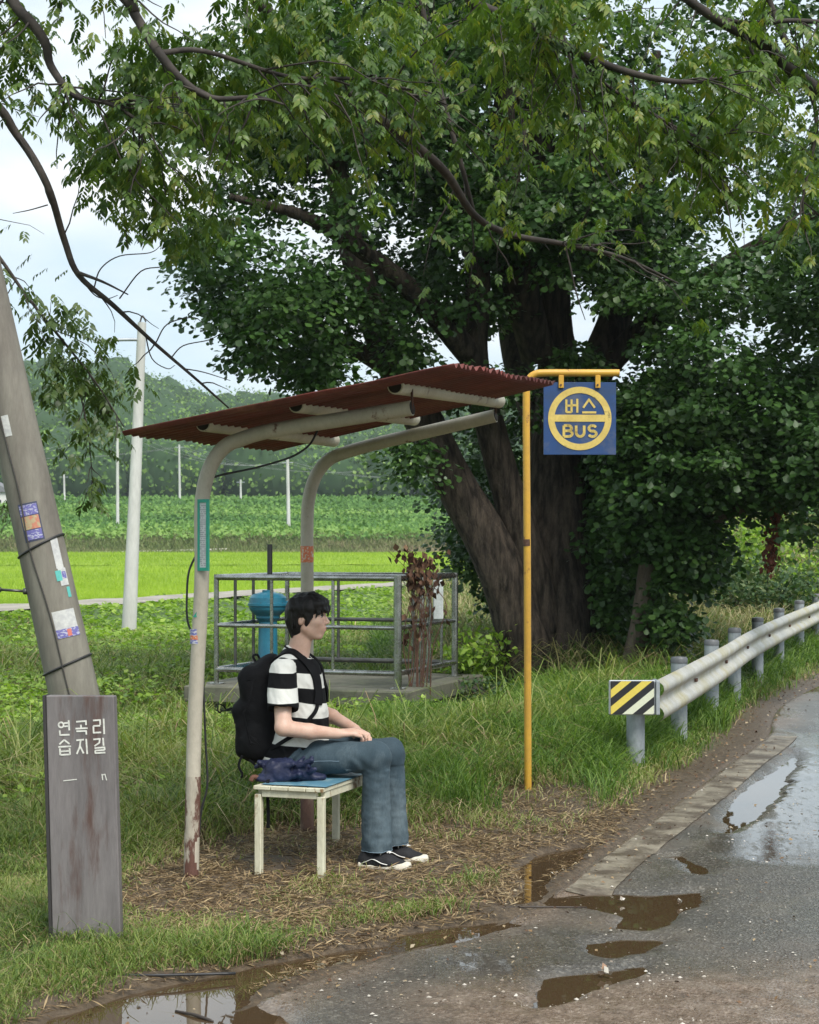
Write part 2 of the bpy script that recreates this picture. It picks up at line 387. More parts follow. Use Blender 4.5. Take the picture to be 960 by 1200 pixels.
def ground_mat():
    m = bpy.data.materials.new('soil'); N, L = nodes(m); b = N['Principled BSDF']
    def at(n): a = N.new('ShaderNodeAttribute'); a.attribute_name = n; return a.outputs['Fac']
    geo = N.new('ShaderNodeNewGeometry')
    def noise(s, d=5, r=.65):
        n = N.new('ShaderNodeTexNoise'); n.inputs['Scale'].default_value = s; n.inputs['Detail'].default_value = d; n.inputs['Roughness'].default_value = r; L.new(geo.outputs['Position'], n.inputs[0]); return n.outputs[0]
    def rampc(o, stops):
        r = N.new('ShaderNodeValToRGB'); e = r.color_ramp.elements
        while len(e) < len(stops): e.new(.5)
        for i, (p, c) in enumerate(stops): e[i].position = p; e[i].color = (*c, 1)
        L.new(o, r.inputs[0]); return r.outputs[0]
    def mix(f, a, c):
        x = N.new('ShaderNodeMix'); x.data_type = 'RGBA'; L.new(f, x.inputs[0]); L.new(a, x.inputs[6]); L.new(c, x.inputs[7]); return x.outputs[2]
    soil = rampc(noise(14), [(.3, (.045, .032, .02)), (.5, (.085, .06, .036)), (.7, (.14, .10, .06))])
    mudc = rampc(noise(22, 8, .8), [(.3, (.025, .017, .010)), (.48, (.07, .048, .027)), (.6, (.13, .092, .055)), (.74, (.27, .21, .14))])
    grs = rampc(noise(3), [(.3, (.035, .07, .015)), (.6, (.075, .13, .025)), (.8, (.12, .13, .05))])
    c = mix(at('grs'), soil, grs); c = mix(at('mud'), c, mudc)
    L.new(c, b.inputs['Base Color'])
    r = N.new('ShaderNodeMapRange'); L.new(at('wet'), r.inputs[0]); r.inputs[3].default_value = .8; r.inputs[4].default_value = .25; L.new(r.outputs[0], b.inputs['Roughness'])
    bn = N.new('ShaderNodeBump'); bn.inputs['Strength'].default_value = .7; bn.inputs['Distance'].default_value = .02; L.new(noise(45, 6, .7), bn.inputs['Height']); L.new(bn.outputs[0], b.inputs['Normal'])
    return m
grs = sst(11, 20, Pg[..., 1])*(1-mud)*(1-.85*sst(.2, .45, vn(Pg*np.array([1, .5]), .45, 92, 2))); grs = np.where(Pg[..., 1] < 4, .8, grs)
grs = np.maximum(grs, sst(3.5, 5, -Pg[..., 0]-0*Pg[..., 1])); grs = np.where(eg < -ROADW, 1, grs)
o = npmesh('ground', V, Fg, ground_mat(), None, {'mud': mud.ravel(), 'grs': grs.ravel(), 'wet': np.maximum(pm, .55*mud*(1-mul)).ravel()}, True); tag(o, kind='structure')

# ---------------- road
def road_sheet():
    ts = np.concatenate([np.arange(0, 2.6, .03), np.geomspace(2.63, ROADW, 30)])
    # dense resample of the edge
    seg = np.linalg.norm(np.diff(edge_pts, axis=0), axis=1); s = np.concatenate([[0], np.cumsum(seg)])
    iy = lambda yv: np.interp(yv, edge_pts[:, 1], s)
    S = np.concatenate([np.linspace(0, iy(5.0), 20, endpoint=False), np.arange(iy(5.0), iy(13.5), .03), np.arange(iy(13.5), iy(30), .15), np.geomspace(iy(30), s[-1], 40)])
    E = np.stack([np.interp(S, s, edge_pts[:, 0]), np.interp(S, s, edge_pts[:, 1])], 1)
    # lateral direction blends to the road's true right to avoid folds
    T = unit(np.gradient(E, axis=0)); Tn = np.stack([T[:, 1], -T[:, 0]], 1)
    k = 61
    ker = np.hanning(k); ker /= ker.sum(); Ts = np.stack([np.convolve(np.pad(Tn[:, i], k//2, 'edge'), ker, 'valid') for i in (0, 1)], 1); Ts = unit(Ts)
    P = E[:, None, :]+ts[None, :, None]*Ts[:, None, :]
    ny, nx = len(S), len(ts); i = np.arange(nx*ny).reshape(ny, nx)
    F = np.stack([i[:-1, :-1], i[:-1, 1:], i[1:, 1:], i[1:, :-1]], -1).reshape(-1, 4)
    return P, F, ts
Pr, Fr, ts = road_sheet()
nearr = sst(4, 5.5, Pr[..., 1])*(1-sst(14, 18, Pr[..., 1]))
pr = pud_mask(Pr)
tt = np.broadcast_to(ts[None, :], Pr.shape[:2])
def road_z(P, t, near, p):
    return (.010*vn(P, .9, 30, 2)+.0035*vn(P, 6, 31, 2)+.0022*vn(P, 38, 32, 2))*near-.052*p+.004
# gravelly mud patch in the foreground
mdr = sst(6.95, 6.35, Pr[..., 1]+.25*vn(Pr, 1.3, 40, 3)+.22*(Pr[..., 0]-1.0)*-1)*sst(-.4, .5, Pr[..., 0]+.3*vn(Pr, 2, 41, 2)-.0)
wet0 = sst(-.25, .22, vn(Pr*np.array([1.0, .40]), 1.1, 50, 4, .6)*1.2+1.1*sst(.3, .9, tt)*sst(8.2, 10.0, Pr[..., 1])-.24)
zr = road_z(Pr, tt, nearr*(1-.85*wet0), pr)+mdr*(.012+.012*vn(Pr, 12, 42, 3))*nearr
zr[:, 0] -= .05
wet = np.maximum(wet0, pr)
wet = wet*(1-mdr*.7)
rmud = np.clip(.9*(1-sst(.0, .35, tt+.2*vn(Pr, 2, 52, 2)))+mdr+.55*sst(.05, .6, vn(Pr, 1.1, 53, 3)+.25*(9-Pr[..., 1])/3-.05), 0, 1)
def road_mat():
    m = bpy.data.materials.new('wet_asphalt'); N, L = nodes(m); b = N['Principled BSDF']
    def at(n): a = N.new('ShaderNodeAttribute'); a.attribute_name = n; return a.outputs['Fac']
    geo = N.new('ShaderNodeNewGeometry')
    def noise(s, d=5, r=.65, st=None):
        n = N.new('ShaderNodeTexNoise'); n.inputs['Scale'].default_value = s; n.inputs['Detail'].default_value = d; n.inputs['Roughness'].default_value = r
        if st:
            mp = N.new('ShaderNodeMapping'); mp.inputs['Scale'].default_value = st; mp.inputs['Rotation'].default_value = (0, 0, radians(19.4)); L.new(geo.outputs['Position'], mp.inputs[0]); L.new(mp.outputs[0], n.inputs[0])
        else: L.new(geo.outputs['Position'], n.inputs[0])
        return n.outputs[0]
    def rampc(o, stops):
        r = N.new('ShaderNodeValToRGB'); e = r.color_ramp.elements
        while len(e) < len(stops): e.new(.5)
        for i, (p, c) in enumerate(stops): e[i].position = p; e[i].color = (*c, 1)
        L.new(o, r.inputs[0]); return r.outputs[0]
    def mix(f, a, c):
        x = N.new('ShaderNodeMix'); x.data_type = 'RGBA'
        if isinstance(f, float): x.inputs[0].default_value = f
        else: L.new(f, x.inputs[0])
        L.new(a, x.inputs[6]); L.new(c, x.inputs[7]); return x.outputs[2]
    vo = N.new('ShaderNodeTexVoronoi'); vo.inputs['Scale'].default_value = 95; L.new(geo.outputs['Position'], vo.inputs[0])
    sep = N.new('ShaderNodeSeparateColor'); L.new(vo.outputs['Color'], sep.inputs[0])
    agg = rampc(sep.outputs[0], [(0, (.036, .033, .030)), (.5, (.065, .059, .051)), (.8, (.115, .105, .088)), (1, (.30, .28, .24))])
    base = rampc(noise(2.2, 6), [(.3, (.045, .041, .036)), (.55, (.09, .08, .066)), (.75, (.155, .132, .10))])
    c = mix(.6, agg, base)
    mudc = rampc(noise(48, 8, .85), [(.34, (.035, .024, .016)), (.47, (.12, .083, .055)), (.56, (.22, .165, .12)), (.68, (.50, .43, .35))])
    mudb = rampc(noise(6, 6, .7), [(.35, (.055, .04, .03)), (.5, (.15, .11, .082)), (.65, (.25, .2, .16))]); mudc = mix(.45, mudc, mudb)
    c = mix(at('mud'), c, mudc)
    L.new(c, b.inputs['Base Color'])
    # roughness: dry .55, wet .12, broken up by the aggregate
    fn = N.new('ShaderNodeMath'); fn.operation = 'MULTIPLY_ADD'; L.new(noise(7, 6, .7, (2.2, .6, 1)), fn.inputs[0]); fn.inputs[1].default_value = 1.6; fn.inputs[2].default_value = -.8
    ad = N.new('ShaderNodeMath'); ad.operation = 'ADD'; ad.use_clamp = True; L.new(at('wet'), ad.inputs[0]); L.new(fn.outputs[0], ad.inputs[1])
    r = N.new('ShaderNodeMapRange'); L.new(ad.outputs[0], r.inputs[0]); r.inputs[3].default_value = .34; r.inputs[4].default_value = .05; L.new(r.outputs[0], b.inputs['Roughness'])
    bn = N.new('ShaderNodeBump'); bn.inputs['Distance'].default_value = .004
    r2 = N.new('ShaderNodeMapRange'); L.new(ad.outputs[0], r2.inputs[0]); r2.inputs[3].default_value = .8; r2.inputs[4].default_value = .02; L.new(r2.outputs[0], bn.inputs['Strength'])
    L.new(vo.outputs['Distance'], bn.inputs['Height']); L.new(bn.outputs[0], b.inputs['Normal'])
    return m
M_road = road_mat()
o = npmesh('road', np.concatenate([Pr.reshape(-1, 2), zr.reshape(-1, 1)], 1), Fr, M_road, None, {'wet': wet.ravel(), 'mud': rmud.ravel()}, True); tag(o, kind='structure')
# pale concrete edge line
M_line = mat('worn_edge_line', (.23, .20, .15), .45, (.085, .065, .045), 4, 7, .42, .58, bump=.3, bscale=80, fine=.3, fscale=50)
i0 = int(np.argmin(np.abs(Pr[:, 0, 1]-8.25))); i1 = int(np.argmin(np.abs(Pr[:, 0, 1]-14.9)))
t0, t1 = int(np.argmin(np.abs(ts-.06))), int(np.argmin(np.abs(ts-.27)))
Pl = Pr[i0:i1+1, t0:t1+1]; zl = zr[i0:i1+1, t0:t1+1]+.005
ny, nx = zl.shape; ii = np.arange(nx*ny).reshape(ny, nx)
keep = (vn(Pl, 6, 60, 3) > -.62)[:-1, :-1].ravel()
Fl = np.stack([ii[:-1, :-1], ii[:-1, 1:], ii[1:, 1:], ii[1:, :-1]], -1).reshape(-1, 4)[keep]
o = npmesh('road_marking', np.concatenate([Pl.reshape(-1, 2), zl.reshape(-1, 1)], 1), Fl, M_line, None, None, True); tag(o, kind='structure')
# puddle water, plus the sheet that stands in for road glare
mw = bpy.data.materials.new('muddy_water'); N, L = nodes(mw); b = N['Principled BSDF']
b.inputs['Base Color'].default_value = (.065, .042, .022, 1); b.inputs['Roughness'].default_value = .015; b.inputs['IOR'].default_value = 1.7
nzw = N.new('ShaderNodeTexNoise'); nzw.inputs['Scale'].default_value = 6; bnw = N.new('ShaderNodeBump'); bnw.inputs['Strength'].default_value = .02; bnw.inputs['Distance'].default_value = .01
geo = N.new('ShaderNodeNewGeometry'); L.new(geo.outputs['Position'], nzw.inputs[0]); L.new(nzw.outputs[0], bnw.inputs['Height']); L.new(bnw.outputs[0], b.inputs['Normal'])
for k, pl in enumerate(PUD):
    c = pl.mean(0); xs_ = np.arange(pl[:, 0].min()-.25, pl[:, 0].max()+.25, .05); ys_ = np.arange(pl[:, 1].min()-.3, pl[:, 1].max()+.3, .05)
    P_, F_ = grid(xs_, ys_); cen = P_.reshape(-1, 2)[F_].mean(1); F_ = F_[poly_sd(cen, pl) < .16]
    used = np.unique(F_); re_ = np.full(P_.size//2, -1); re_[used] = np.arange(len(used)); F_ = re_[F_]
    Pv = P_.reshape(-1, 2)[used]
    o = npmesh('puddle_and_glare_water', np.concatenate([Pv, np.full((len(Pv), 1), -.014-.0013*k)], 1), F_, mw); tag(o, kind='structure')
# farm path
M_path = mat('path_concrete', (.34, .31, .26), .8, (.22, .2, .16), 1.5, 5, .4, .65, fine=.15, fscale=12)
ss = np.linspace(-40, 52, 90); tp = np.array([-1.1, -.4, .4, 1.1]); base = np.array([-8.6, 36.0])
P_ = base+ss[:, None, None]*Dv[:2]+tp[None, :, None]*-Rv[:2]
ii = np.arange(P_.shape[0]*4).reshape(-1, 4); F_ = np.stack([ii[:-1, :-1], ii[:-1, 1:], ii[1:, 1:], ii[1:, :-1]], -1).reshape(-1, 4)[:, ::-1]
hz = np.broadcast_to((H(P_).max(axis=1)+.07)[:, None], P_.shape[:2])
o = npmesh('farm_path', np.concatenate([P_.reshape(-1, 2), hz.reshape(-1, 1)], 1), F_, M_path, None, None, True); tag(o, kind='structure')
# hills
def HH(P):
    x, y = P[..., 0], P[..., 1]
    u = x/np.maximum(y, 1)
    z = 7.0+sst(255, 470, y)*(25+5*sst(-.12, -.17, u)+5*vn(P, .008, 70, 3)-14*sst(.03, .16, u))
    z = z+sst(255, 330, y)*5*vn(P, .02, 71, 2)
    return z*(1-sst(700, 1400, y)*.8)
xs_ = np.linspace(-1500, 1500, 160); ys_ = np.concatenate([np.linspace(250, 560, 60), np.geomspace(575, 2500, 25)])
P_, F_ = grid(xs_, ys_); zz = HH(P_); zz[0] = 2
M_hill = mat('hill_undergrowth', (.035, .065, .02), .95, (.06, .10, .03), .05, 5, fine=0, rvar=0)
o = npmesh('hills', np.concatenate([P_.reshape(-1, 2), zz.reshape(-1, 1)], 1), F_, M_hill, None, None, True); tag(o, kind='structure')

# haze: even thin air round everything inside the sky
hz_m = bpy.data.materials.new('haze_air'); N, L = nodes(hz_m); N.remove(N['Principled BSDF']); pv = N.new('ShaderNodeVolumePrincipled')
pv.inputs['Color'].default_value = (.86, .93, 1.0, 1); pv.inputs['Density'].default_value = .0003; pv.inputs['Anisotropy'].default_value = .2
L.new(pv.outputs[0], N['Material Output'].inputs['Volume'])
mb = MB(); mb.box([0, 500, 44], [1600, 0, 0], [0, 2100, 0], [0, 0, 54]); o = mb.build('haze', hz_m); tag(o, kind='stuff')
# ================================================================== VEGETATION (ground level)
M_gr = leafmat('grass_blade', [(.045, .085, .017), (.085, .145, .030), (.14, .205, .044), (.21, .265, .066), (.32, .32, .13)], .3, .5, .3)
M_gr2 = leafmat('lush_grass', [(.045, .095, .018), (.08, .15, .028), (.125, .21, .04), (.20, .28, .065)], .35, .5, .25)
M_str = leafmat('dry_straw', [(.13, .085, .045), (.25, .175, .095), (.36, .27, .15), (.50, .40, .24)], .15, .7, .2, (1, 1, 1))
M_weed = leafmat('weed_leaf', [(.07, .13, .018), (.14, .24, .03), (.23, .35, .05), (.33, .44, .085)], .35, .45, .35)
M_rice = leafmat('rice_leaf', [(.19, .29, .03), (.28, .40, .04), (.38, .49, .06)], .45, .5, .2, (1.2, 1.3, .6))
def frus(n, y0, y1, p=2.0, u0=-.40, u1=.34):
    """random points in the wedge the lens sees, density falling as 1/y^p"""
    if p == 2: y = y0*(y1/y0)**rng.random(n)
    else: y = np.sqrt(y0**2+(y1**2-y0**2)*rng.random(n))
    return np.stack([(u0+(u1-u0)*rng.random(n))*y, y], 1)
def onground(P, dz=0): return np.concatenate([P, (H(P)+dz)[:, None]], 1)
PL_A = W(240, 805, 17.3)    # platform area is excluded from the grass
def polebare(P): return sst(.7, 1.15, np.sqrt(((P[:, 0]-.80)/.38)**2+((P[:, 1]-11.0)/.75)**2)+.25*vn(P, 3, 190, 2))
def clear(P):
    q = P-np.array([-.05, 17.3]); a = q[:, 0]*Dv[0]+q[:, 1]*Dv[1]; b = q[:, 0]*Rv[0]+q[:, 1]*Rv[1]
    pl = (a > -.55+.25*vn(P, 1.5, 161)) & (a < 2.6) & (b > -2.6) & (b < .85)
    return ~pl
BS_ = np.array([[-.744, 8.6], [-.40, 8.48]])
# tufty grass of the verge
P = frus(720000, 5.6, 34)
e = edge_dist(P); mw_ = mulch_w(P); cl = vn(P, 2.6, 81, 3); cl2 = vn(P, .7, 82, 2); pt = path_t(P)
fg = P[:, 1] < 7.9
dens = sst(.18, .6, e+.25*cl)*(1-.95*mw_)
green_strip = np.clip(1-np.abs(e-.72)/.5, 0, 1)*sst(6.0, 7.0, P[:, 1])*(1-sst(8.0, 8.6, P[:, 1]))      # strip of new grass between mulch and puddle
dens = np.maximum(dens, 1.0*sst(.05, .35, green_strip+.3*cl)*(e > .2))
dens = dens*np.where(fg, sst(-.5, .2, cl+.2), sst(-.9, -.1, cl+cl2*.3+.2))
# beyond the guard rail's end the turf reaches closer to the road
dens = np.maximum(dens, sst(.30, .65, e+.25*cl)*sst(11, 12, P[:, 1]))
dens = dens*(.12+.88*polebare(P))
k = (rng.random(len(P)) < dens) & clear(P) & (e > .16) & (np.abs(pt) > 1.15) & (pt < 2) & (pud_mask(P) < .3)
P = P[k]; e = e[k]; cl = cl[k]; mwk = mw_[k]; cl5 = vn(P, 3.5, 181, 2)
y = P[:, 1]
tall = sst(8.8, 10.4, y+.0*e)*sst(.6, 1.6, e)
h = (.05+.05*rng.random(len(P)))*(1+.8*cl)*(1-tall)+tall*(.13+.22*rng.random(len(P)))*(1+.7*cl+.5*cl5)
lowb = 1-.5*sst(12.3, 14, y)*(1-sst(19, 22, y))*sst(1.3, 2.4, e); h = h*lowb*(1-.72*sst(19, 27, y))
h = h*(1-.45*mwk); wd = (.0028+.0028*rng.random(len(P)))*(y/8)**.85*(1+.3*tall)
long_ = rng.random(len(P)) < .05; h = h*np.where(long_, 1.7, 1)
rnd = np.clip(.56+.55*vn(P, .8, 83, 3)+.2*cl5+.24*rng.normal(size=len(P))-.03*tall+.15*mwk, 0, 1)
dry = (rng.random(len(P)) < .17+.30*mwk+.14*np.clip(vn(P, 1.1, 84, 2), 0, 1))
Pz = onground(P, .0)
PGR = Pz
o = blades('verge_grass', Pz[~dry], h[~dry], wd[~dry], (.35+.8*rng.random(len(P)))[~dry], M_gr, rnd=rnd[~dry]); tag(o, kind='stuff')
o = blades('dry_grass', Pz[dry], h[dry]*.85, wd[dry], (.7+1.4*rng.random(len(P)))[dry], M_str); tag(o, kind='stuff')
# lush grass round the guard rail and tree foot
P = frus(180000, 10.5, 34, u0=-.02); e = edge_dist(P); cl = vn(P, 1.8, 85, 3)
k = (rng.random(len(P)) < sst(.28, .7, e+.2*cl)*sst(-.7, 0, cl+.1)*(1-mulch_w(P))*polebare(P)) & clear(P); P = P[k]; e = e[k]; cl = cl[k]; y = P[:, 1]
o = blades('lush_grass', onground(P), (.14+.16*rng.random(len(P)))*(1+.6*cl)*(.75+.35*sst(.3, .9, e)), (.0036*(y/9)*(1+rng.random(len(P)))), .4+.7*rng.random(len(P)), M_gr2); tag(o, kind='stuff')
# straw and dead clippings
P = np.concatenate([np.stack([rng.uniform(-2.2, 1.8, 170000), rng.uniform(5.9, 12.6, 170000)], 1)])
e = edge_dist(P); mm = mulch_w(P); dn = np.maximum(mm, .16+(.6-.42*sst(9, 10.5, P[:, 1]))*sst(.12, .35, e)*(1-sst(1.0, 1.8, e))*sst(-.5, .2, vn(P, 2.2, 88, 2)))*sst(.04, .2, e)*(pud_mask(P) < .15); pmm = pud_mask(P); dn = np.maximum(dn, .55*(pmm > .005)*(pmm < .45)*(e > .04))
k = rng.random(len(P)) < dn; P = P[k]; n = len(P); mm = mm[k]
Pz = onground(P, .008); Pz[:, 2] += .016*rng.random(n)*(.4+mm)+.022*np.clip(vn(P, 3.5, 86, 2), 0, 1)*mm
az = rng.random(n)*2*pi; tip = np.stack([np.cos(az), np.sin(az), rng.normal(0, .22, n)], 1)
o = leaves('straw_litter', Pz, .022+.065*rng.random(n)**2, tip, rdir(n)*.5+Zv, (np.array([[0, 0, 0], [-.045, .5, .04], [0, 1, 0], [.045, .5, .04]]), [(0, 3, 2), (0, 2, 1)]), M_str, rnd=np.clip(rng.random(n)*.8+.2*vn(P, 1.5, 87, 2)+.05, 0, 1)); tag(o, kind='stuff')
# leaf litter and crumbs at the road edge
M_lit = leafmat('leaf_litter', [(.05, .03, .02), (.12, .065, .035), (.2, .12, .06), (.30, .22, .12), (.42, .36, .26)], .1, .6, .3, (1, 1, 1))
P = frus(68000, 5.8, 24); e = edge_dist(P)
k = rng.random(len(P)) < np.exp(-((e-.32)/.36)**2)*.98+.035*(e < 0)*(e > -2.5); P = P[k]; n = len(P)
Pz = onground(P, .014); az = rng.random(n)*2*pi
pmk = pud_mask(P); kp = (pmk < .3) | (rng.random(n) < .07); P, Pz, pmk, az = P[kp], Pz[kp], pmk[kp], az[kp]; n = len(P); Pz[:, 2] = np.where(pmk > .4, -.012, Pz[:, 2])
o = leaves('leaf_litter', Pz, (.006+.022*rng.random(n)**2)*(P[:, 1]/8)**.5, np.stack([np.cos(az), np.sin(az), rng.normal(0, .3, n)], 1), rdir(n)*.6+Zv, LEAF_KITE, M_lit); tag(o, kind='stuff')
# broad-leaved weeds covering the left bank and the ground before the path
P = frus(150000, 9.8, 60, u1=.12); e = edge_dist(P); pt = path_t(P); cl = vn(P, .55, 91, 3)
bare = sst(.25, .5, vn(P*np.array([1, .5]), .45, 92, 2))
wsel = sst(2.2, 3.6, e)*sst(10, 13.5, P[:, 1]-P[:, 0]*.6)*sst(-.55, .05, cl)*(1-.8*bare)
k = (rng.random(len(P)) < wsel) & clear(P) & (np.abs(pt) > 1.1) & (pt < 2.2); P = P[k]; cl = cl[k]; n = len(P); y = P[:, 1]
Pz = onground(P); Pz[:, 2] += (.04+.32*rng.random(n))*(.55+.6*cl)*(1-.75*sst(19, 27, y))+.02
az = rng.random(n)*2*pi
o = leaves('weeds', Pz, (.035+.04*rng.random(n))*(y/13)**.75, np.stack([np.cos(az), np.sin(az), rng.normal(-.1, .4, n)], 1), rdir(n)*.55+Zv, LEAF_KITE, M_weed, rnd=np.clip(.5+.3*cl+.25*rng.normal(size=n), 0, 1)); tag(o, kind='stuff')
# pale dry reeds right of the platform and on the bank behind the rail
M_reed = leafmat('dry_reed', [(.14, .15, .06), (.24, .24, .09), (.33, .30, .14), (.40, .34, .20)], .3, .6, .2, (1.1, 1.1, .8))
P = frus(150000, 14.5, 60, u0=.0); e = edge_dist(P); cl = vn(P, .8, 95, 3); u = P[:, 0]/P[:, 1]
k = (rng.random(len(P)) < sst(.8, 1.8, e)*sst(-.45, .2, cl)*np.where(u > .13, 1, sst(18.5, 20, P[:, 1]))) & clear(P) & (path_t(P) < -1.3); P = P[k]; cl = cl[k]; n = len(P); y = P[:, 1]
gr_ = rng.random(n) < .45+.3*vn(P, .5, 96, 2)
hh = (.3+.45*rng.random(n))*(1+.5*cl)*sst(15, 21, y+1.0)
o = blades('bank_reeds', onground(P)[~gr_], hh[~gr_], (.010*(y/18))[~gr_], .3+.9*rng.random((~gr_).sum()), M_reed); tag(o, kind='stuff')
o = blades('bank_grass', onground(P)[gr_], hh[gr_]*.9, (.013*(y/18))[gr_], .3+.9*rng.random(gr_.sum()), M_gr2); tag(o, kind='stuff')
# rice
def rice_top(P): return H(P)+.55
xs_ = np.concatenate([np.linspace(-140, -30, 40, endpoint=False), np.linspace(-30, 22, 300)]); ys_ = np.concatenate([np.linspace(24, 90, 260), np.geomspace(90.5, 153, 90)])
P_, F_ = grid(xs_, ys_); cen = P_.reshape(-1, 2)[F_].mean(1)
bund = (np.abs(cen[:, 1]-104-.03*cen[:, 0]) < .9)
F_ = F_[(path_t(cen) > 2.3) & ~bund & (cen[:, 0]-cen[:, 1]*.07 < 9)]
zz = rice_top(P_)-.10+.05*vn(P_, 1.2, 98, 2)-.5*(1-sst(2.3, 3.3, path_t(P_)))
M_rc = mat('rice_canopy', (.18, .27, .028), .8, (.27, .38, .038), .35, 5, .35, .65, bump=.6, bscale=14, fine=.25, fscale=9, rvar=0, spec=.1)
o = npmesh('rice_crop', np.concatenate([P_.reshape(-1, 2), zz.reshape(-1, 1)], 1), F_, M_rc, None, None, True); tag(o, kind='stuff')
P = frus(310000, 24, 152, u1=.14); k = (path_t(P) > 2.1) & ~(np.abs(P[:, 1]-104-.03*P[:, 0]) < .9) & (P[:, 0]-P[:, 1]*.07 < 9); P = P[k]; n = len(P); y = P[:, 1]
Pz = np.concatenate([P, (H(P)+.35)[:, None]], 1)
o = blades('rice_leaves', Pz, (.22+.10*rng.random(n))*(1+.25*vn(P, .15, 99, 2)), .014*(y/38), .3+.8*rng.random(n), M_rice, simple=True, rnd=np.clip(.5+.5*vn(P*np.array([.5, 1]), .11, 100, 3)+.25*rng.normal(size=n), 0, 1)); tag(o, kind='stuff')
# reeds and weeds band behind the rice, crop rows, forest on the hill
M_band = leafmat('fallow_band', [(.12, .18, .05), (.20, .23, .09), (.30, .24, .16), (.36, .27, .21)], .2, .8, .1, (1, 1, 1))
P = np.stack([rng.uniform(-70, 48, 80000), rng.uniform(151.5, 163, 80000)], 1); n = len(P)
o = blades('fallow_band', onground(P), (.35+.5*rng.random(n)), .16+.1*rng.random(n), .3+.6*rng.random(n), M_band, simple=True, rnd=np.clip(sst(-.1, .12, P[:, 0]/P[:, 1])*.5*(1-sst(158, 164, P[:, 1]))+.25+.3*vn(P, .25, 102, 2)+.12*rng.normal(size=n), 0, 1)); tag(o, kind='stuff')
M_crop = leafmat('crop_leaf', [(.05, .12, .03), (.085, .18, .045), (.14, .26, .06), (.22, .34, .09)], .25, .7, .15)
P = np.stack([rng.uniform(-100, 75, 300000), rng.uniform(160, 262, 300000)], 1)
row = np.abs(((P[:, 1]+.06*P[:, 0])/4.2) % 1-.5)*2; big = vn(P*np.array([.3, 1]), .05, 103, 2)
strip = (np.abs(P[:, 1]-214-.05*P[:, 0]) > 2.0)
k = (rng.random(len(P)) < sst(.15, .6, row)) & strip; P = P[k]; row = row[k]; n = len(P)
Pz = onground(P); Pz[:, 2] += .15+1.0*row[:]*rng.random(n)
o = leaves('crop_rows', Pz, .3+.35*rng.random(n), rdir(n), rdir(n)*.5+Zv-.3*np.array([0, 1, 0]), LEAF_KITE, M_crop, rnd=np.clip(.5+.75*vn(P*np.array([.2, 1]), .09, 104, 2)+.15*rng.normal(size=n), 0, 1)); tag(o, kind='stuff')
M_for = leafmat('forest_leaf', [(.045, .095, .025), (.085, .16, .04), (.15, .25, .06), (.24, .34, .09)], .15, .7, .1)
M_forc = mat('forest_core', (.025, .06, .018), .95, fine=0, rvar=0)
n = 3300; P = np.stack([rng.uniform(-.42, .34, n), 0*rng.random(n)], 1); yy = 259+200*rng.random(n)**1.15; P = np.stack([P[:, 0]*yy, yy], 1)
z0 = HH(P); u = P[:, 0]/P[:, 1]
rad = 2.6+2.4*rng.random(n); hgt = rad*(1.05+.4*rng.random(n))
bigm = (u < -.135) & (P[:, 1] > 300); rad = np.where(bigm, rad*1.25, rad); hgt = np.where(bigm, hgt*1.25, hgt)
cen = np.stack([P[:, 0], P[:, 1], z0+hgt*.8], 1)
Vb, Fb = icoblobs(cen, np.stack([rad, rad, hgt], 1)*.86, 4, 2, .3, .35)
o = npmesh('forest_mass', Vb, Fb, M_forc); tag(o, kind='stuff')
m_ = 150; dd = rdir(n*m_); dd[:, 2] = dd[:, 2]*.9+.15; dd[:, 1] -= .45; dd = unit(dd)
cb = np.repeat(cen, m_, 0); rb = np.repeat(np.stack([rad, rad, hgt], 1), m_, 0)
Pb = cb+dd*rb*(.82+.28*rng.random(n*m_))[:, None]*(1+.3*vn(cb+dd*rb, .35, 4, 2))[:, None]
o = leaves('forest_leaves', Pb, .5+.4*rng.random(n*m_), rdir(n*m_)+np.array([0, 0, -.4]), dd+.3*rdir(n*m_), LEAF_KITE, M_for, rnd=np.clip(np.repeat(rng.random(n), m_)*.6+.4*rng.random(n*m_), 0, 1)); tag(o, kind='stuff')

# ================================================================== TREES
def bark(name, c1, c2, sc_=5, bumpv=1.0): return mat(name, c1, .9, c2, sc_, 6, .4, .62, stretch=(3.0, 3.0, .55), bump=bumpv, bscale=9, fine=.3, fscale=30, rvar=.05, spec=.25)
M_bark = bark('rugged_bark', (.085, .066, .050), (.020, .016, .012), 5, 3.0)
M_bark2 = bark('smooth_bark', (.16, .125, .095), (.08, .06, .045), 3, .5)
M_twig = mat('dark_twig', (.022, .017, .014), .85, (.05, .04, .033), 12, fine=.2, rvar=.05)
M_ging = leafmat('round_leaf', [(.020, .050, .010), (.034, .080, .016), (.054, .115, .024), (.095, .165, .038)], .18, .42, .4, (1.3, 1.8, .7))
def limb(mb, P, R, n=14, rough=.08, ns=8, fl=0.0):
    P = spline(P, ns); R = np.interp(np.linspace(0, 1, len(P)), np.linspace(0, 1, len(R)), R)
    v0 = mb.n; mb.tube(P, R, n)
    V = mb.v[-1]; c = np.repeat(P, n, 0); d = V-c
    ang = np.tile(np.arange(n)/n*2*pi, len(P))
    amp = rough*(vn(V, 2.2, 6, 3)+.6*np.sin(ang*5+V[:, 2]*.8)*.5+.4*np.sin(ang*9+V[:, 2]*1.3+1)*.5)
    mb.v[-1] = c+d*(1+amp)[:, None]
    return P
gink = empty('ginkgo_tree', W(648, 805, 20.3)*[1, 1, 0], 'huge old tree with rugged dark trunks and round leaves behind the yellow pole', 'tree')
mb = MB()
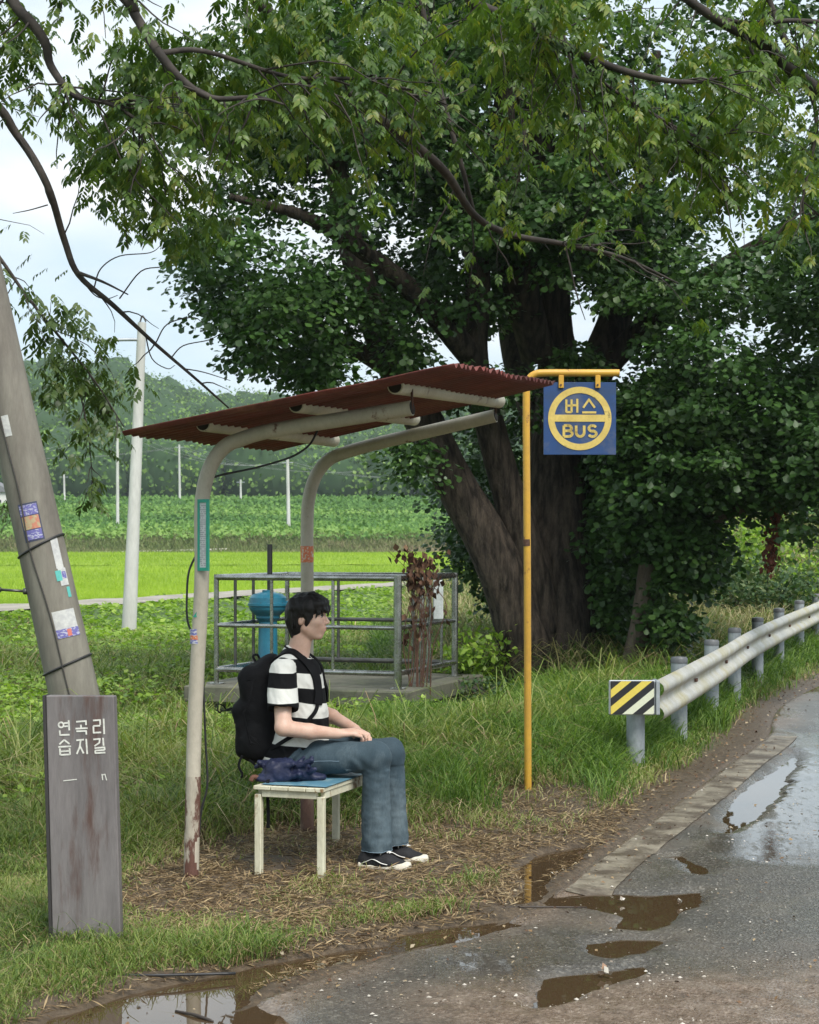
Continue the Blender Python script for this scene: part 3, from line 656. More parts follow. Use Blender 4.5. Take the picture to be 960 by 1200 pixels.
limb(mb, [W(655, 835, 20.3), W(655, 800, 20.3), W(652, 740, 20.3), W(650, 650, 20.4), W(652, 560, 20.5), W(655, 460, 20.6), W(650, 380, 20.5), W(640, 250, 20.3), W(630, 100, 20), W(620, -80, 20)], [.86, .60, .46, .37, .31, .25, .21, .19, .14, .08], 48, .12)
limb(mb, [W(628, 820, 20.0), W(612, 740, 19.9), W(578, 650, 19.8), W(535, 570, 19.7), W(490, 480, 19.6), W(445, 390, 19.5), W(410, 280, 19.3), W(390, 150, 19.2), W(380, 0, 19)], [.36, .30, .25, .23, .21, .18, .14, .11, .05], 32, .10)
limb(mb, [W(640, 740, 20.1), W(615, 640, 20.0), W(590, 560, 19.9), W(572, 490, 19.8), W(555, 420, 19.7), W(560, 320, 19.8), W(540, 200, 19.9), W(510, 40, 20)], [.26, .22, .18, .17, .16, .14, .11, .06], 24, .10)
limb(mb, [W(632, 420, 20.3), W(612, 340, 20), W(600, 270, 19.8), W(590, 150, 19.5), W(600, 20, 19)], [.2, .2, .19, .13, .06], 20, .09)
limb(mb, [W(668, 520, 20.6), W(700, 430, 20.8), W(735, 330, 21), W(760, 200, 21), W(770, 60, 21)], [.26, .22, .18, .13, .05], 20, .09)
limb(mb, [W(665, 600, 20.6), W(640, 520, 21.5), W(600, 400, 22.4), W(590, 250, 23)], [.25, .22, .16, .08], 18, .09)
limb(mb, [W(690, 450, 20.8), W(780, 360, 20.5), W(870, 300, 20), W(980, 240, 19.5)], [.16, .13, .1, .05], 14, .09)
limb(mb, [W(555, 420, 19.7), W(470, 330, 19), W(370, 260, 18.2), W(270, 230, 17.6)], [.15, .11, .07, .03], 12, .09)
limb(mb, [W(470, 440, 19.6), W(400, 400, 19), W(330, 370, 18.3), W(280, 380, 18)], [.12, .08, .05, .02], 12, .09)
mb.build('trunk', M_bark, gink, True)
mb = MB()
# leaning limbs of the second, slimmer stem
lean = empty('slim_tree', W(742, 812, 19.2)*[1, 1, 0], 'slimmer pale barked tree with forked limbs standing right of the huge trunk', 'tree')
limb(mb, [W(738, 825, 19.2), W(742, 780, 19.2), W(752, 730, 19.2), W(760, 670, 19.2), W(762, 640, 19.2), W(752, 600, 19.2), W(735, 560, 19.3), W(728, 500, 19.4)], [.17, .135, .115, .115, .11, .08, .06, .04], 18, .07)
limb(mb, [W(762, 645, 19.2), W(780, 610, 19.1), W(830, 575, 18.9), W(865, 550, 18.8), W(905, 515, 18.6), W(980, 470, 18.3)], [.10, .10, .08, .07, .06, .04], 14, .07)
limb(mb, [W(800, 590, 19), W(830, 610, 18.7), W(880, 590, 18.4), W(930, 565, 18.2), W(980, 545, 18)], [.07, .06, .05, .045, .03], 12, .07)
limb(mb, [W(757, 815, 19.4), W(762, 760, 19.4), W(768, 710, 19.4), W(775, 640, 19.5)], [.13, .10, .08, .04], 14, .07)
mb.build('trunk', M_bark2, lean, True)
# crown clumps: (u, v, Y, ru px, rv px, depth m, weight)
def crown(blobs, nclump, per, csize, lsize, m, parent, tmpl=LEAF_FAN, name='crown', flat=.55, keepf=None, gthr=-.20):
    w_ = np.array([b[3]*b[4]*b[6] for b in blobs], float); w_ /= w_.sum(); ch = rng.choice(len(blobs), nclump, p=w_)
    B = np.array([b[:6] for b in blobs], float)[ch]
    q = rdir(nclump)*(rng.random(nclump)**.4)[:, None]
    Y = B[:, 2]+q[:, 1]*B[:, 5]; s = B[:, 2]/FPX
    cen = np.stack([(B[:, 0]+q[:, 0]*B[:, 3]-480)*s, Y, CAMZ-(B[:, 1]+q[:, 2]*B[:, 4]-HZ)*s], 1)
    # ridged noise carves gaps
    g = vn(cen, .75, 120, 2); k = g > gthr
    cen = cen[k]
    if keepf is not None: cen = cen[keepf(cen)]
    n = len(cen); cr = csize*(.6+.8*rng.random(n))
    cc = np.repeat(cen, per, 0); rr = np.repeat(cr, per)
    d = rdir(n*per)*(rng.random(n*per)**.45)[:, None]; d[:, 2] *= flat
    P = cc+d*rr[:, None]; P[:, 2] -= .25*rr*(d[:, 0]**2+d[:, 1]**2)
    outw = d*np.array([1, 1, .6]); az = rdir(n*per)
    tip = unit(outw+.6*az+np.array([0, 0, -.55])); nor = rdir(n*per)*.5+np.array([0, -.25, 1.0])
    cv = np.repeat(rng.random(n), per)
    return leaves(name, P, lsize*(.5+.85*rng.random(n*per)**1.3), tip, nor, tmpl, m, parent, rnd=np.clip(.55*cv+.45*rng.random(n*per), 0, 1))
GB = [(700, 400, 19.6, 45, 45, .6, 1.4), (735, 470, 20.2, 50, 50, .8, 1.3), (690, 330, 19.0, 50, 40, .7, 1.2), (620, 250, 18.8, 60, 45, .8, 1.1), (478, 528, 19.0, 20, 30, .4, 1.3), (560, 540, 20.6, 26, 34, .4, 1.0), (700, 560, 20.0, 26, 60, .5, 1.3), (620, 470, 19.2, 60, 45, .5, 1.3), (560, 440, 19.0, 50, 40, .6, 1.2), (650, 390, 19.0, 60, 50, .8, 1.2), (700, 480, 19.4, 45, 50, .6, 1.3), (480, 400, 18.8, 50, 45, .8, 1.2), (355, 435, 18.6, 38, 34, .9, 1.0), (300, 440, 18.4, 26, 28, .7, .9), (420, 250, 18.6, 60, 50, .9, .9), (250, 200, 18, 60, 90, 1.4, 1.0), (560, 60, 20, 300, 150, 3.2, 1.0), (700, 120, 20, 260, 170, 3.5, 1.0), (400, 130, 19, 210, 150, 3.0, 1.0), (300, 190, 18.5, 130, 110, 2.2, 1.1), (250, 300, 18.2, 60, 60, 1.6, .5),
      (320, 330, 18.6, 100, 110, 2.0, 1.1), (305, 372, 18.4, 45, 34, 1.2, .9), (385, 385, 18.8, 45, 50, 1.6, .9), (470, 340, 20, 130, 130, 2.8, 1.1), (520, 250, 21, 140, 140, 3, 1.0), (640, 330, 21.5, 150, 130, 2.6, .9),
      (680, 230, 18.6, 120, 60, 1.5, .9), (800, 250, 20.5, 160, 150, 3.2, 1.0), (880, 380, 19.5, 140, 130, 3, 1.2), (950, 300, 19, 130, 160, 3, 1.0), (810, 470, 19.5, 130, 110, 2.6, 1.3), (930, 500, 18.8, 110, 95, 2.4, 1.3),
      (730, 560, 20.5, 60, 120, 1.6, 1.0), (770, 640, 20.0, 55, 75, 1.2, 1.3), (840, 590, 19.3, 80, 50, 1.6, 1.1), (960, 590, 18.5, 80, 35, 1.5, .8), (730, 700, 20.8, 40, 70, 1.0, .9), (780, 540, 18.2, 80, 45, 1.0, .9),
      (560, 560, 22, 50, 110, 1.8, .9), (500, 510, 21.5, 30, 60, 1.0, .7), (600, 600, 22.2, 35, 120, 1.2, .7), (640, -120, 20, 420, 160, 4, .8), (950, 120, 20.5, 140, 140, 3, .9)]
def gk(c):
    u = 480+FPX*c[:, 0]/c[:, 1]; v = HZ-(c[:, 2]-CAMZ)/c[:, 1]*FPX
    gap = np.zeros(len(c), bool)
    for (gu, gv, gr, gs) in [(715, 395, 26, 16), (725, 425, 22, 18), (530, 412, 24, 14), (235, 190, 20, 22), (430, 425, 18, 26), (880, 385, 22, 14), (680, 350, 12, 20), (845, 275, 6, 2), (745, 205, 18, 9), (905, 520, 16, 10), (420, 205, 14, 10), (640, 405, 14, 30)]:
        gap |= ((u-gu)/(gr+17))**2+((v-gv)/(gs+17))**2 < 1
    # the huge trunk stays visible at the front
    tr = (np.abs(u-650) < 55) & (v > 570) & (c[:, 1] < 21.2)
    tr |= (np.abs(u-(620-(700-v)*.50)) < 34) & (v > 500) & (v < 760) & (c[:, 1] < 21)
    tr |= (np.abs(u-605) < 24) & (v > 305) & (v < 375) & (c[:, 1] < 20.2)
    return ~gap & ~tr
crown(GB, 3150, 115, .37, .070, M_ging, gink, keepf=gk, gthr=-.13)
crown([(712, 690, 20.9, 28, 80, .5, 1.3), (700, 600, 21.6, 45, 70, .6, 1.0), (560, 640, 21.6, 30, 50, .5, .7), (600, 690, 21.4, 26, 60, .4, .8), (722, 640, 20.6, 30, 90, .4, 1.6), (708, 540, 20.6, 24, 60, .4, 1.2), (722, 740, 20.4, 22, 40, .3, 1.2)], 330, 90, .28, .07, M_ging, gink, name='low_crown', gthr=-2)
crown([(795, 705, 19.3, 28, 40, .5, 1.8), (806, 650, 19.0, 40, 45, .6, 2.2), (775, 620, 18.8, 50, 30, .5, 1.8), (722, 720, 19.6, 24, 50, .4, 1.6), (730, 640, 19.5, 34, 60, .5, 1.6), (745, 560, 19.0, 40, 50, .5, 1.4), (770, 610, 19.0, 55, 50, .8, 1), (790, 680, 19.1, 35, 45, .6, 1.2), (745, 700, 19.4, 30, 60, .6, 1.0), (860, 560, 18.6, 80, 35, .9, 1), (940, 540, 18.2, 60, 40, 1, 1), (770, 500, 18.7, 70, 60, .9, 1)], 800, 70, .27, .07, M_ging, lean, gthr=-.45)
crown([(786, 715, 19.0, 26, 40, .4, 1.4), (800, 665, 19.0, 30, 30, .5, 1), (724, 700, 19.6, 20, 50, .3, 1.2), (775, 745, 19.3, 20, 14, .2, .8)], 62, 70, .22, .07, M_ging, lean, name='trailing_shoots', gthr=-2)

# small stones and bark crumbs lying on the road, thick on the muddy patch nearest the camera
P = np.stack([rng.uniform(-1.2, 3.2, 90000), rng.uniform(5.7, 13, 90000)], 1); e = edge_dist(P)
dn = sst(7.0, 6.2, P[:, 1]+.25*vn(P, 1.3, 40, 3)+.22*(1.0-P[:, 0]))*sst(-.4, .5, P[:, 0])*.55+.018+.10*np.clip(vn(P, 2.5, 170, 2), 0, 1)
k = (rng.random(len(P)) < dn) & (e < -.02) & (pud_mask(P) < .25); P = P[k]; n = len(P)
T0 = np.array([[-.5, -.3, 0], [.4, -.45, 0], [.5, .35, 0], [-.3, .5, 0], [.05, .0, .38]]); f0 = [(0, 1, 4), (1, 2, 4), (2, 3, 4), (3, 0, 4)]
a = rng.random(n)*2*pi; s_ = (.003+.011*rng.random(n)**2.5); ca, sa = np.cos(a), np.sin(a)
T = T0[None]*s_[:, None, None]*np.stack([1+.8*rng.random(n), .6+.4*rng.random(n), .6+.8*rng.random(n)], 1)[:, None, :]
V = np.stack([P[:, None, 0]+T[..., 0]*ca[:, None]-T[..., 1]*sa[:, None], P[:, None, 1]+T[..., 0]*sa[:, None]+T[..., 1]*ca[:, None], T[..., 2]+.004+.010*vn(P, .9, 30, 2)[:, None]+.006], -1)
F = (np.arange(n)[:, None, None]*5+np.array(f0)[None]).reshape(-1, 3)
M_grv = leafmat('road_crumbs', [(.06, .05, .04), (.15, .12, .09), (.28, .23, .18), (.42, .38, .32), (.6, .56, .5)], 0.0, .6, .3)
o = npmesh('gravel', V.reshape(-1, 3), [F], M_grv, None, {'rnd': np.repeat(rng.random(n)**1.4, 5)}); tag(o, kind='stuff')
# ---------------- overhanging roadside trees (trunks stand outside the picture, their limbs reach into it)
M_zel = leafmat('slender_leaf', [(.035, .075, .014), (.055, .11, .018), (.085, .155, .024), (.14, .21, .035), (.26, .25, .05)], .42, .42, .4, (1.5, 1.5, .6))
M_zel2 = leafmat('dark_slender_leaf', [(.03, .055, .014), (.045, .08, .018), (.07, .11, .025), (.10, .13, .03)], .35, .42, .4, (1.4, 1.5, .6))
def sprays(name, S, m, parent, rng_, per=7, L=.062, hang=.6, out=None):
    """S: (n,3) spray roots; each a drooping fan of slender leaves on a short stalk"""
    n = len(S); az = rng_.random(n)*2*pi; dirr = np.stack([np.cos(az), np.sin(az), -hang-.5*rng_.random(n)], 1); dirr = unit(dirr)
    side = unit(np.cross(dirr, Zv)); up = np.cross(side, dirr)
    t = np.tile(np.linspace(.15, 1.0, per), n); sg = np.tile(np.where(np.arange(per) % 2 == 0, 1, -1), n); sg[per-1::per] = 0
    R = lambda a: np.repeat(a, per, 0)
    Ls = R(L*(.7+.6*rng_.random(n))); sl = R(L*(1.8+1.2*rng_.random(n)))
    P = R(S)+R(dirr)*(t*sl)[:, None]
    tip = R(dirr)*.65+R(side)*(sg*.95)[:, None]+np.array([0, 0, -.45])+.25*rdir(n*per, rng_)
    nor = R(up)+.45*rdir(n*per, rng_)
    rr = np.clip(R(rng_.random(n))*.65+.35*rng_.random(n*per), 0, 1)
    return leaves(name, P, Ls, tip, nor, LEAF_LANCE, m, parent, rnd=rr)
def twigs(mb, P, n, rng_, length=.5, r0=.006, down=.35, collect=None, dens=9, start=.1):
    """random side twigs along polyline P; spray roots go into collect"""
    P = np.asarray(P); seg = np.linalg.norm(np.diff(P, axis=0), axis=1); s = np.concatenate([[0], np.cumsum(seg)])
    for i in range(n):
        q = s[-1]*(start+(1-start)*rng_.random()); b = np.array([np.interp(q, s, P[:, j]) for j in range(3)])
        T = np.array([np.interp(min(q+.05, s[-1]), s, P[:, j]) for j in range(3)])-b; T = unit(T[None])[0]
        d = unit((T*.7+rdir(1, rng_)[0]*.9+np.array([0, -.0, -down]))[None])[0]
        ln = length*(.5+.9*rng_.random()); pts = [b]
        for k in range(5):
            d = unit((d+rdir(1, rng_)[0]*.28+np.array([0, 0, -.10]))[None])[0]; pts.append(pts[-1]+d*ln/5)
        pts = np.array(pts); mb.tube(pts, np.linspace(r0, r0*.3, 6), 5, cap=False)
        if collect is not None:
            m_ = max(2, int(ln*dens)); tt = rng_.random(m_)
            collect.append(np.stack([np.interp(tt*5, np.arange(6), pts[:, j]) for j in range(3)], 1)+rng_.normal(0, .03, (m_, 3)))
r2 = np.random.default_rng(21)
def branch(mb, px, R, n=8, ns=6):
    return limb(mb, [W(*p) for p in px], R, n, .08, ns)
# tree at the left
tl = empty('overhanging_tree', (-3.9, 7.6, 0), 'roadside tree whose dark limbs hang down over the tilted utility pole', 'tree')
mb = MB(); col = []
trunkL = limb(mb, [(-3.9, 7.6, -.2), (-3.85, 7.6, 1.0), (-3.7, 7.5, 2.4), (-3.4, 7.4, 3.6), (-2.9, 7.2, 4.6), (-2.3, 7.1, 5.5)], [.30, .24, .21, .18, .14, .09], 18, .08)
mb.build('trunk', M_bark2, tl, True)
mb = MB()
b1 = branch(mb, [(-560, -30, 7.4), (-260, -40, 7.3), (-30, -25, 7.2), (25, 15, 7.1), (52, 48, 7.1), (60, 78, 7.1), (88, 112, 7.0), (130, 122, 7.0), (175, 150, 6.9)], [.06, .04, .026, .022, .02, .016, .013, .01, .005])
b2 = branch(mb, [(-600, -200, 7.5), (-240, 0, 7.8), (-30, 105, 8.0), (20, 158, 8.1), (55, 216, 8.1), (75, 280, 8.2), (92, 322, 8.2), (132, 357, 8.2), (182, 403, 8.3), (232, 446, 8.3), (268, 478, 8.4)], [.07, .05, .024, .02, .018, .016, .014, .012, .009, .007, .004])
b3 = branch(mb, [(-400, -400, 7), (0, -160, 7), (140, -10, 6.9), (160, 20, 6.9), (185, 60, 6.8), (215, 95, 6.8), (250, 115, 6.8), (300, 114, 6.8), (332, 122, 6.7)], [.07, .04, .022, .02, .019, .016, .012, .008, .004])
b4 = branch(mb, [(-350, -650, 7.0), (60, -260, 7.6), (285, -20, 8.2), (330, 38, 8.4), (380, 82, 8.6), (420, 120, 8.8), (480, 165, 9.0), (522, 202, 9.2), (556, 252, 9.4), (600, 275, 9.6), (662, 286, 9.8), (730, 302, 10.0), (795, 332, 10.2)], [.07, .05, .032, .03, .028, .027, .026, .024, .02, .017, .014, .01, .005], 10)
b5 = branch(mb, [(88, 318, 8.2), (120, 330, 8.1), (150, 345, 8.0)], [.009, .006, .003])
b6 = branch(mb, [(-420, 330, 9.5), (-200, 250, 11.5), (-60, 240, 13), (-10, 290, 13), (30, 345, 13), (70, 395, 13), (110, 445, 13), (145, 500, 13)], [.03, .022, .018, .014, .012, .010, .007, .004])
b7 = branch(mb, [(85, 420, 13), (102, 500, 13), (108, 560, 13), (107, 582, 13)], [.007, .005, .003, .003])
b8 = branch(mb, [(186, 62, 6.8), (240, 60, 6.95), (340, 90, 7.3), (440, 95, 7.6), (520, 130, 7.9)], [.012, .01, .008, .004])
b9 = branch(mb, [(285, -20, 8.2), (290, 20, 8.2), (298, 70, 8.1)], [.014, .01, .005])
b10 = branch(mb, [(556, 252, 9.4), (540, 190, 9.3), (520, 120, 9.3), (500, 40, 9.3), (490, -40, 9.3)], [.012, .013, .014, .016, .018])
b11 = branch(mb, [(662, 286, 9.8), (668, 310, 9.8), (676, 345, 9.8), (686, 375, 9.8)], [.006, .005, .004, .002])
b12 = branch(mb, [(672, 296, 9.8), (660, 284, 9.75), (680, 280, 9.7)], [.004, .004, .002])
for b, n_, ln in ((b1, 26, .32), (b3, 34, .4), (b8, 30, .45)): twigs(mb, b, n_, r2, ln, .005, .2, col, 16, .3)
twigs(mb, b2, 16, r2, .28, .004, .1, None, 8, .25)
colb = []
for b, n_, ln in ((b6, 40, .5), (b7, 9, .15)): twigs(mb, b, n_, r2, ln, .005, .25, colb, 6, .35)
twigs(mb, b4, 22, r2, .45, .006, -.2, col, 8, .15); twigs(mb, b10, 16, r2, .4, .005, 0, col, 10, .1)
twigs(mb, b1[30:], 16, r2, .5, .005, .3, col, 14, .2)
for px_ in ([(140, 350, 8.2), (165, 318, 8.2), (190, 312, 8.2), (196, 300, 8.2)], [(182, 403, 8.3), (196, 380, 8.3), (225, 372, 8.3), (238, 378, 8.3)], [(170, 390, 8.3), (178, 420, 8.3), (196, 432, 8.3), (205, 428, 8.3)], [(200, 420, 8.3), (215, 405, 8.3), (246, 398, 8.3), (262, 388, 8.3)], [(92, 322, 8.2), (110, 345, 8.2), (125, 350, 8.2), (138, 346, 8.2)], [(215, 432, 8.3), (238, 436, 8.3), (270, 446, 8.3)], [(56, 240, 8.1), (35, 246, 8.1), (15, 250, 8.1)], [(110, 338, 8.2), (118, 315, 8.2), (140, 300, 8.2), (176, 296, 8.2), (190, 286, 8.2)]):
    branch(mb, px_, [.0035, .003, .0025, .0015], 5, 5)
mb.build('branches', M_twig, tl, True)
# loose clouds of sprays filling in between the twigs
def cloud(L, dens_=1.0):
    outp = []
    for (u, v, Y, ru, rv, dY, n_) in L:
        q = rdir(n_, r2)*(r2.random(n_)**.42)[:, None]; s = Y/FPX
        c = np.stack([(u+q[:, 0]*ru-480)*s, Y+q[:, 1]*dY, CAMZ-(v+q[:, 2]*rv-HZ)*s], 1)
        k = (vn(c, 2.4, 130, 2) > -.05) & (r2.random(len(c)) < .78)
        outp.append(c[k])
    return np.concatenate(outp)
cl1 = cloud([(60, 95, 7.4, 60, 60, .4, 120), (30, 190, 7.6, 35, 40, .3, 40), (105, 180, 7.4, 50, 40, .3, 70), (30, 15, 7.4, 50, 40, .3, 70), (160, 120, 7.6, 90, 90, .6, 330), (260, 40, 7.8, 120, 70, .7, 330), (220, 250, 7.8, 60, 50, .4, 130), (100, 20, 7.4, 60, 50, .4, 120), (380, 150, 8.2, 90, 60, .6, 160), (60, 30, 7.1, 60, 60, .4, 60), (130, 70, 7.2, 80, 60, .5, 190), (230, 90, 7.4, 100, 80, .6, 330), (330, 60, 7.6, 110, 80, .7, 330), (200, 190, 7.4, 90, 60, .5, 190), (440, 60, 7.8, 90, 70, .6, 170), (150, 215, 7.3, 60, 40, .3, 70), (270, -60, 7.4, 240, 60, .8, 200),
             (170, 230, 7.4, 70, 45, .4, 60), (300, 170, 7.8, 110, 60, .5, 110)])
M_zel3 = leafmat('green_slender_leaf', [(.026, .058, .013), (.042, .088, .017), (.07, .13, .022), (.115, .18, .03), (.22, .23, .05)], .38, .42, .4, (1.5, 1.5, .6))
S = np.concatenate(col+[cl1]); sprays('crown', S, M_zel3, tl, r2, 11, .037)
cl2 = cloud([(45, 340, 13, 50, 45, .5, 40), (85, 395, 13, 55, 45, .5, 75), (75, 450, 13, 50, 50, .5, 80), (110, 470, 13, 45, 40, .4, 60), (140, 440, 13, 30, 30, .4, 22), (70, 520, 13, 36, 34, .3, 30), (10, 590, 13, 16, 30, .3, 8), (107, 585, 13, 6, 6, .05, 2)])
cl4 = cloud([(40, 110, 7.4, 50, 40, .3, 50), (85, 165, 7.3, 50, 35, .3, 50), (20, 60, 7.4, 40, 50, .3, 40)])
sprays('side_crown', cl4, M_zel3, tl, r2, 9, .037)
sprays('low_crown', np.concatenate(colb+[cl2]), M_zel2, tl, r2, 9, .062)
# tree across the road, at the right
trr = empty('overhanging_tree', (6.9, 10.6, 0), 'roadside tree whose yellow-green branches hang above the blue sign', 'tree')
mb = MB(); col = []
limb(mb, [(6.9, 10.6, -.2), (6.9, 10.6, 1.2), (6.7, 10.5, 2.6), (6.2, 10.2, 4.0), (5.4, 9.8, 5.2), (4.4, 9.4, 6.0)], [.34, .28, .25, .2, .15, .09], 18, .08)
mb.build('trunk', M_bark2, trr, True)
mb = MB()
c1 = branch(mb, [(1500, -120, 9.4), (1250, 60, 9.2), (1060, 130, 9.0), (975, 112, 8.9), (930, 86, 8.8), (898, 55, 8.7), (850, 28, 8.6), (800, -5, 8.5), (740, -60, 8.4)], [.07, .06, .045, .038, .034, .03, .026, .02, .012], 10)
c2 = branch(mb, [(740, -60, 8.4), (600, -40, 8.4), (545, -8, 8.4), (620, 30, 8.3), (680, 62, 8.2), (735, 84, 8.1), (800, 96, 8.0), (852, 90, 8.0)][1:], [.02, .022, .02, .02, .018, .012, .005], 8)
c3 = branch(mb, [(930, 86, 8.8), (952, 115, 8.8), (957, 150, 8.7), (950, 190, 8.7), (941, 235, 8.7), (944, 262, 8.7)], [.014, .012, .01, .008, .006, .003])
c4 = branch(mb, [(845, 22, 8.6), (880, 27, 8.6), (930, 24, 8.6), (990, 28, 8.6)], [.012, .012, .012, .014])
c5 = branch(mb, [(680, 62, 8.2), (705, 95, 8.2), (760, 130, 8.2), (820, 160, 8.2), (870, 150, 8.2)], [.012, .009, .007, .005, .003])
c6 = branch(mb, [(661, 40, 8.2), (672, 85, 8.1), (682, 130, 8.1), (690, 170, 8.1), (710, 200, 8.1)], [.006, .006, .005, .004, .003])
c7 = branch(mb, [(873, 40, 8.6), (882, 62, 8.6), (890, 72, 8.6), (900, 85, 8.5), (915, 100, 8.5)], [.008, .008, .006, .005, .003])
c8 = branch(mb, [(760, 130, 8.2), (790, 150, 8.2), (830, 190, 8.2), (850, 215, 8.2)], [.006, .005, .004, .002])
c9 = branch(mb, [(545, -8, 8.4), (570, 40, 8.8), (600, 90, 9.0), (612, 140, 9.1), (620, 175, 9.1)], [.018, .015, .012, .008, .004])
c10 = branch(mb, [(880, -60, 9.2), (905, 10, 9.2), (930, 60, 9.2), (985, 95, 9.2)], [.02, .018, .02, .022])
for b, n_, ln in ((c1, 30, .4), (c2, 34, .5), (c3, 14, .3), (c4, 14, .35), (c5, 18, .4), (c6, 10, .25), (c7, 10, .3), (c8, 8, .3), (c9, 18, .4), (c10, 10, .4)): twigs(mb, b, n_, r2, ln, .0045, .25, col, 15, .2)
mb.build('branches', M_twig, trr, True)
cl3 = cloud([(880, 60, 8.8, 80, 60, .4, 120), (690, 110, 8.6, 80, 60, .5, 120), (640, 20, 8.2, 100, 50, .5, 250), (740, 40, 8.3, 100, 70, .6, 330), (820, 60, 8.4, 100, 80, .6, 300), (900, 100, 8.6, 90, 90, .6, 340), (850, 190, 8.5, 100, 60, .5, 250), (760, 150, 8.3, 100, 60, .5, 190), (920, 200, 8.6, 70, 60, .5, 130), (560, 60, 8.6, 70, 60, .5, 130), (500, 120, 8.8, 60, 60, .4, 60), (690, 250, 8.6, 60, 25, .3, 34), (700, -60, 8.4, 330, 60, .8, 300), (830, 240, 8.5, 90, 25, .3, 60), (560, 150, 9, 50, 40, .3, 40), (480, 40, 8.6, 60, 40, .4, 90)])
S = np.concatenate(col+[cl3]); sprays('crown', S, M_zel, trr, r2, 10, .041)

# ---------------- shrubs, dead vine, hanging vine
def shrub(name, c, r, n, m, label, cat='shrub', tm=LEAF_KITE, ls=.06, group=None, stemm=None, seed=1, spread=.9):
    rr_ = np.random.default_rng(seed); o = empty(name, c, label, cat, group); c = np.array(c, float)
    mb = MB(); tips = []
    for i in range(14):
        a = rr_.random()*2*pi; t = c+np.array([cos(a)*r[0]*spread, sin(a)*r[1]*spread, r[2]*(.8+1.0*rr_.random())])
        pts = spline([c, c*.6+t*.4+np.array([0, 0, .15*r[2]]), t], 4); mb.tube(pts, np.linspace(.012, .003, len(pts)), 5, cap=False); tips += [pts[3], pts[5], pts[-1]]
    mb.build('stems', stemm or M_twig, o, True)
    cc = c+np.array([0, 0, r[2]])+rdir(40, rr_)*np.array(r)*(rr_.random(40)**.4)[:, None]; cc = np.concatenate([cc, np.array(tips)])
    P = cc[rr_.integers(0, len(cc), n)]+rr_.normal(0, .16, (n, 3))*np.array(r)*.9; P[:, 2] = np.maximum(P[:, 2], c[2]+.02)
    leaves('foliage', P, ls*(.6+.8*rr_.random(n)), rdir(n, rr_)+np.array([0, 0, -.2]), rdir(n, rr_)*.6+Zv, tm, m, o, rnd=rr_.random(n))
    return o
M_dead = leafmat('withered_leaf', [(.045, .022, .014), (.08, .038, .024), (.12, .062, .038), (.16, .10, .055)], .15, .7, .2, (1, 1, 1))
M_dk = leafmat('dark_bush_leaf', [(.03, .07, .03), (.05, .10, .035), (.08, .13, .05), (.14, .17, .08)], .25, .6, .3)
c = W(740+0, 735, 26); g0 = lambda u, v, Y: [*W(u, v, Y)[:2], float(H(W(u, v, Y)[None, :2])[0])]
shrub('bush', g0(895, 680, 27), (1.0, .9, .75), 3200, M_dk, 'dusky green rounded bush on the bank behind the guard rail', 'bush', ls=.09, seed=3)
shrub('bush', g0(825, 700, 29), (1.3, .9, .55), 3000, leafmat('pale_bush_leaf', [(.09, .14, .05), (.15, .19, .07), (.22, .24, .11)], .25), 'low pale scrubby bush on the bank beside the slim tree', 'bush', ls=.09, seed=4)
shrub('bush', g0(975, 640, 31), (1.2, 1, .7), 3000, M_weed, 'bright green bush on the bank at the edge of the view', 'bush', ls=.10, seed=5)
shrub('bush', g0(850, 660, 36), (1.4, 1, .75), 3000, M_weed, 'light green bush high on the bank under the drooping crown', 'bush', ls=.12, seed=8)
shrub('bush', g0(552, 770, 19.6), (.42, .4, .42), 1100, M_weed, 'leafy green shrub growing at the corner post of the steel railing', 'bush', ls=.075, seed=6)
shrub('bush', g0(590, 800, 18.6), (.5, .35, .16), 1400, M_dk, 'low tangle of dark weeds at the foot of the leaning trunk', 'bush', ls=.05, seed=7)
shrub('bush', g0(700, 812, 18.8), (.35, .3, .10), 600, M_dk, 'low ivy patch growing at the foot of the huge trunk', 'bush', ls=.05, seed=9)
# broken pale stalks on the bank
rr_ = np.random.default_rng(5); dp_ = empty('dry_plant', g0(878, 700, 26), 'broken pale dry stalks on the bank above the guard rail', 'dry plant'); M_dst = mat('dry_stalk', (.45, .40, .22), .8, fine=.2); c = np.array(g0(878, 700, 26))
for i in range(38):
    p = c+np.array([rr_.normal(0, .6), rr_.normal(0, .4), 0]); a = rr_.random()*2*pi; l = .25+.4*rr_.random()
    q = p+np.array([cos(a)*l*.4, sin(a)*.2, l*.75]); z_ = q+np.array([cos(a)*l*.6, .1, -l*.2*rr_.random()])
    mb = MB(); mb.tube(spline([p, q, z_], 3), .009, 4); mb.build('stalk', M_dst, dp_, True)
# ================================================================== BUILT THINGS
M_cream = mat('chipped_cream_paint', (.60, .56, .45), .55, (.50, .45, .35), 5, 5, .4, .7, (1, 1, .5), bump=.15, bscale=60, fine=.08, col3=(.16, .075, .04), scale3=7, lo3=.60, hi3=.66)
M_creamd = mat('rusted_post_paint', (.47, .42, .33), .6, (.38, .33, .26), 5, 5, .4, .7, (1, 1, .4), bump=.2, bscale=60, fine=.1, col3=(.14, .06, .035), scale3=6, lo3=.53, hi3=.60)
M_rusty = mat('rusty_steel', (.12, .055, .035), .8, (.05, .03, .022), 12, 5, bump=.4, bscale=80, fine=.25)
M_black = mat('black_rubber', (.018, .018, .019), .5, fine=.1)
M_hollow_shade = mat('hollow_shade', (.02, .015, .012), .9, fine=0, rvar=0)  # near-black colour painted as the shade inside a pipe; the ends are closed
def pt(base, t, z, s=0.0): b = np.array(base, float); return np.array([b[0]+Rv[0]*t+Dv[0]*s, b[1]+Rv[1]*t+Dv[1]*s, z])
NB, FB = (-1.045, 8.49), (-.568, 9.85)
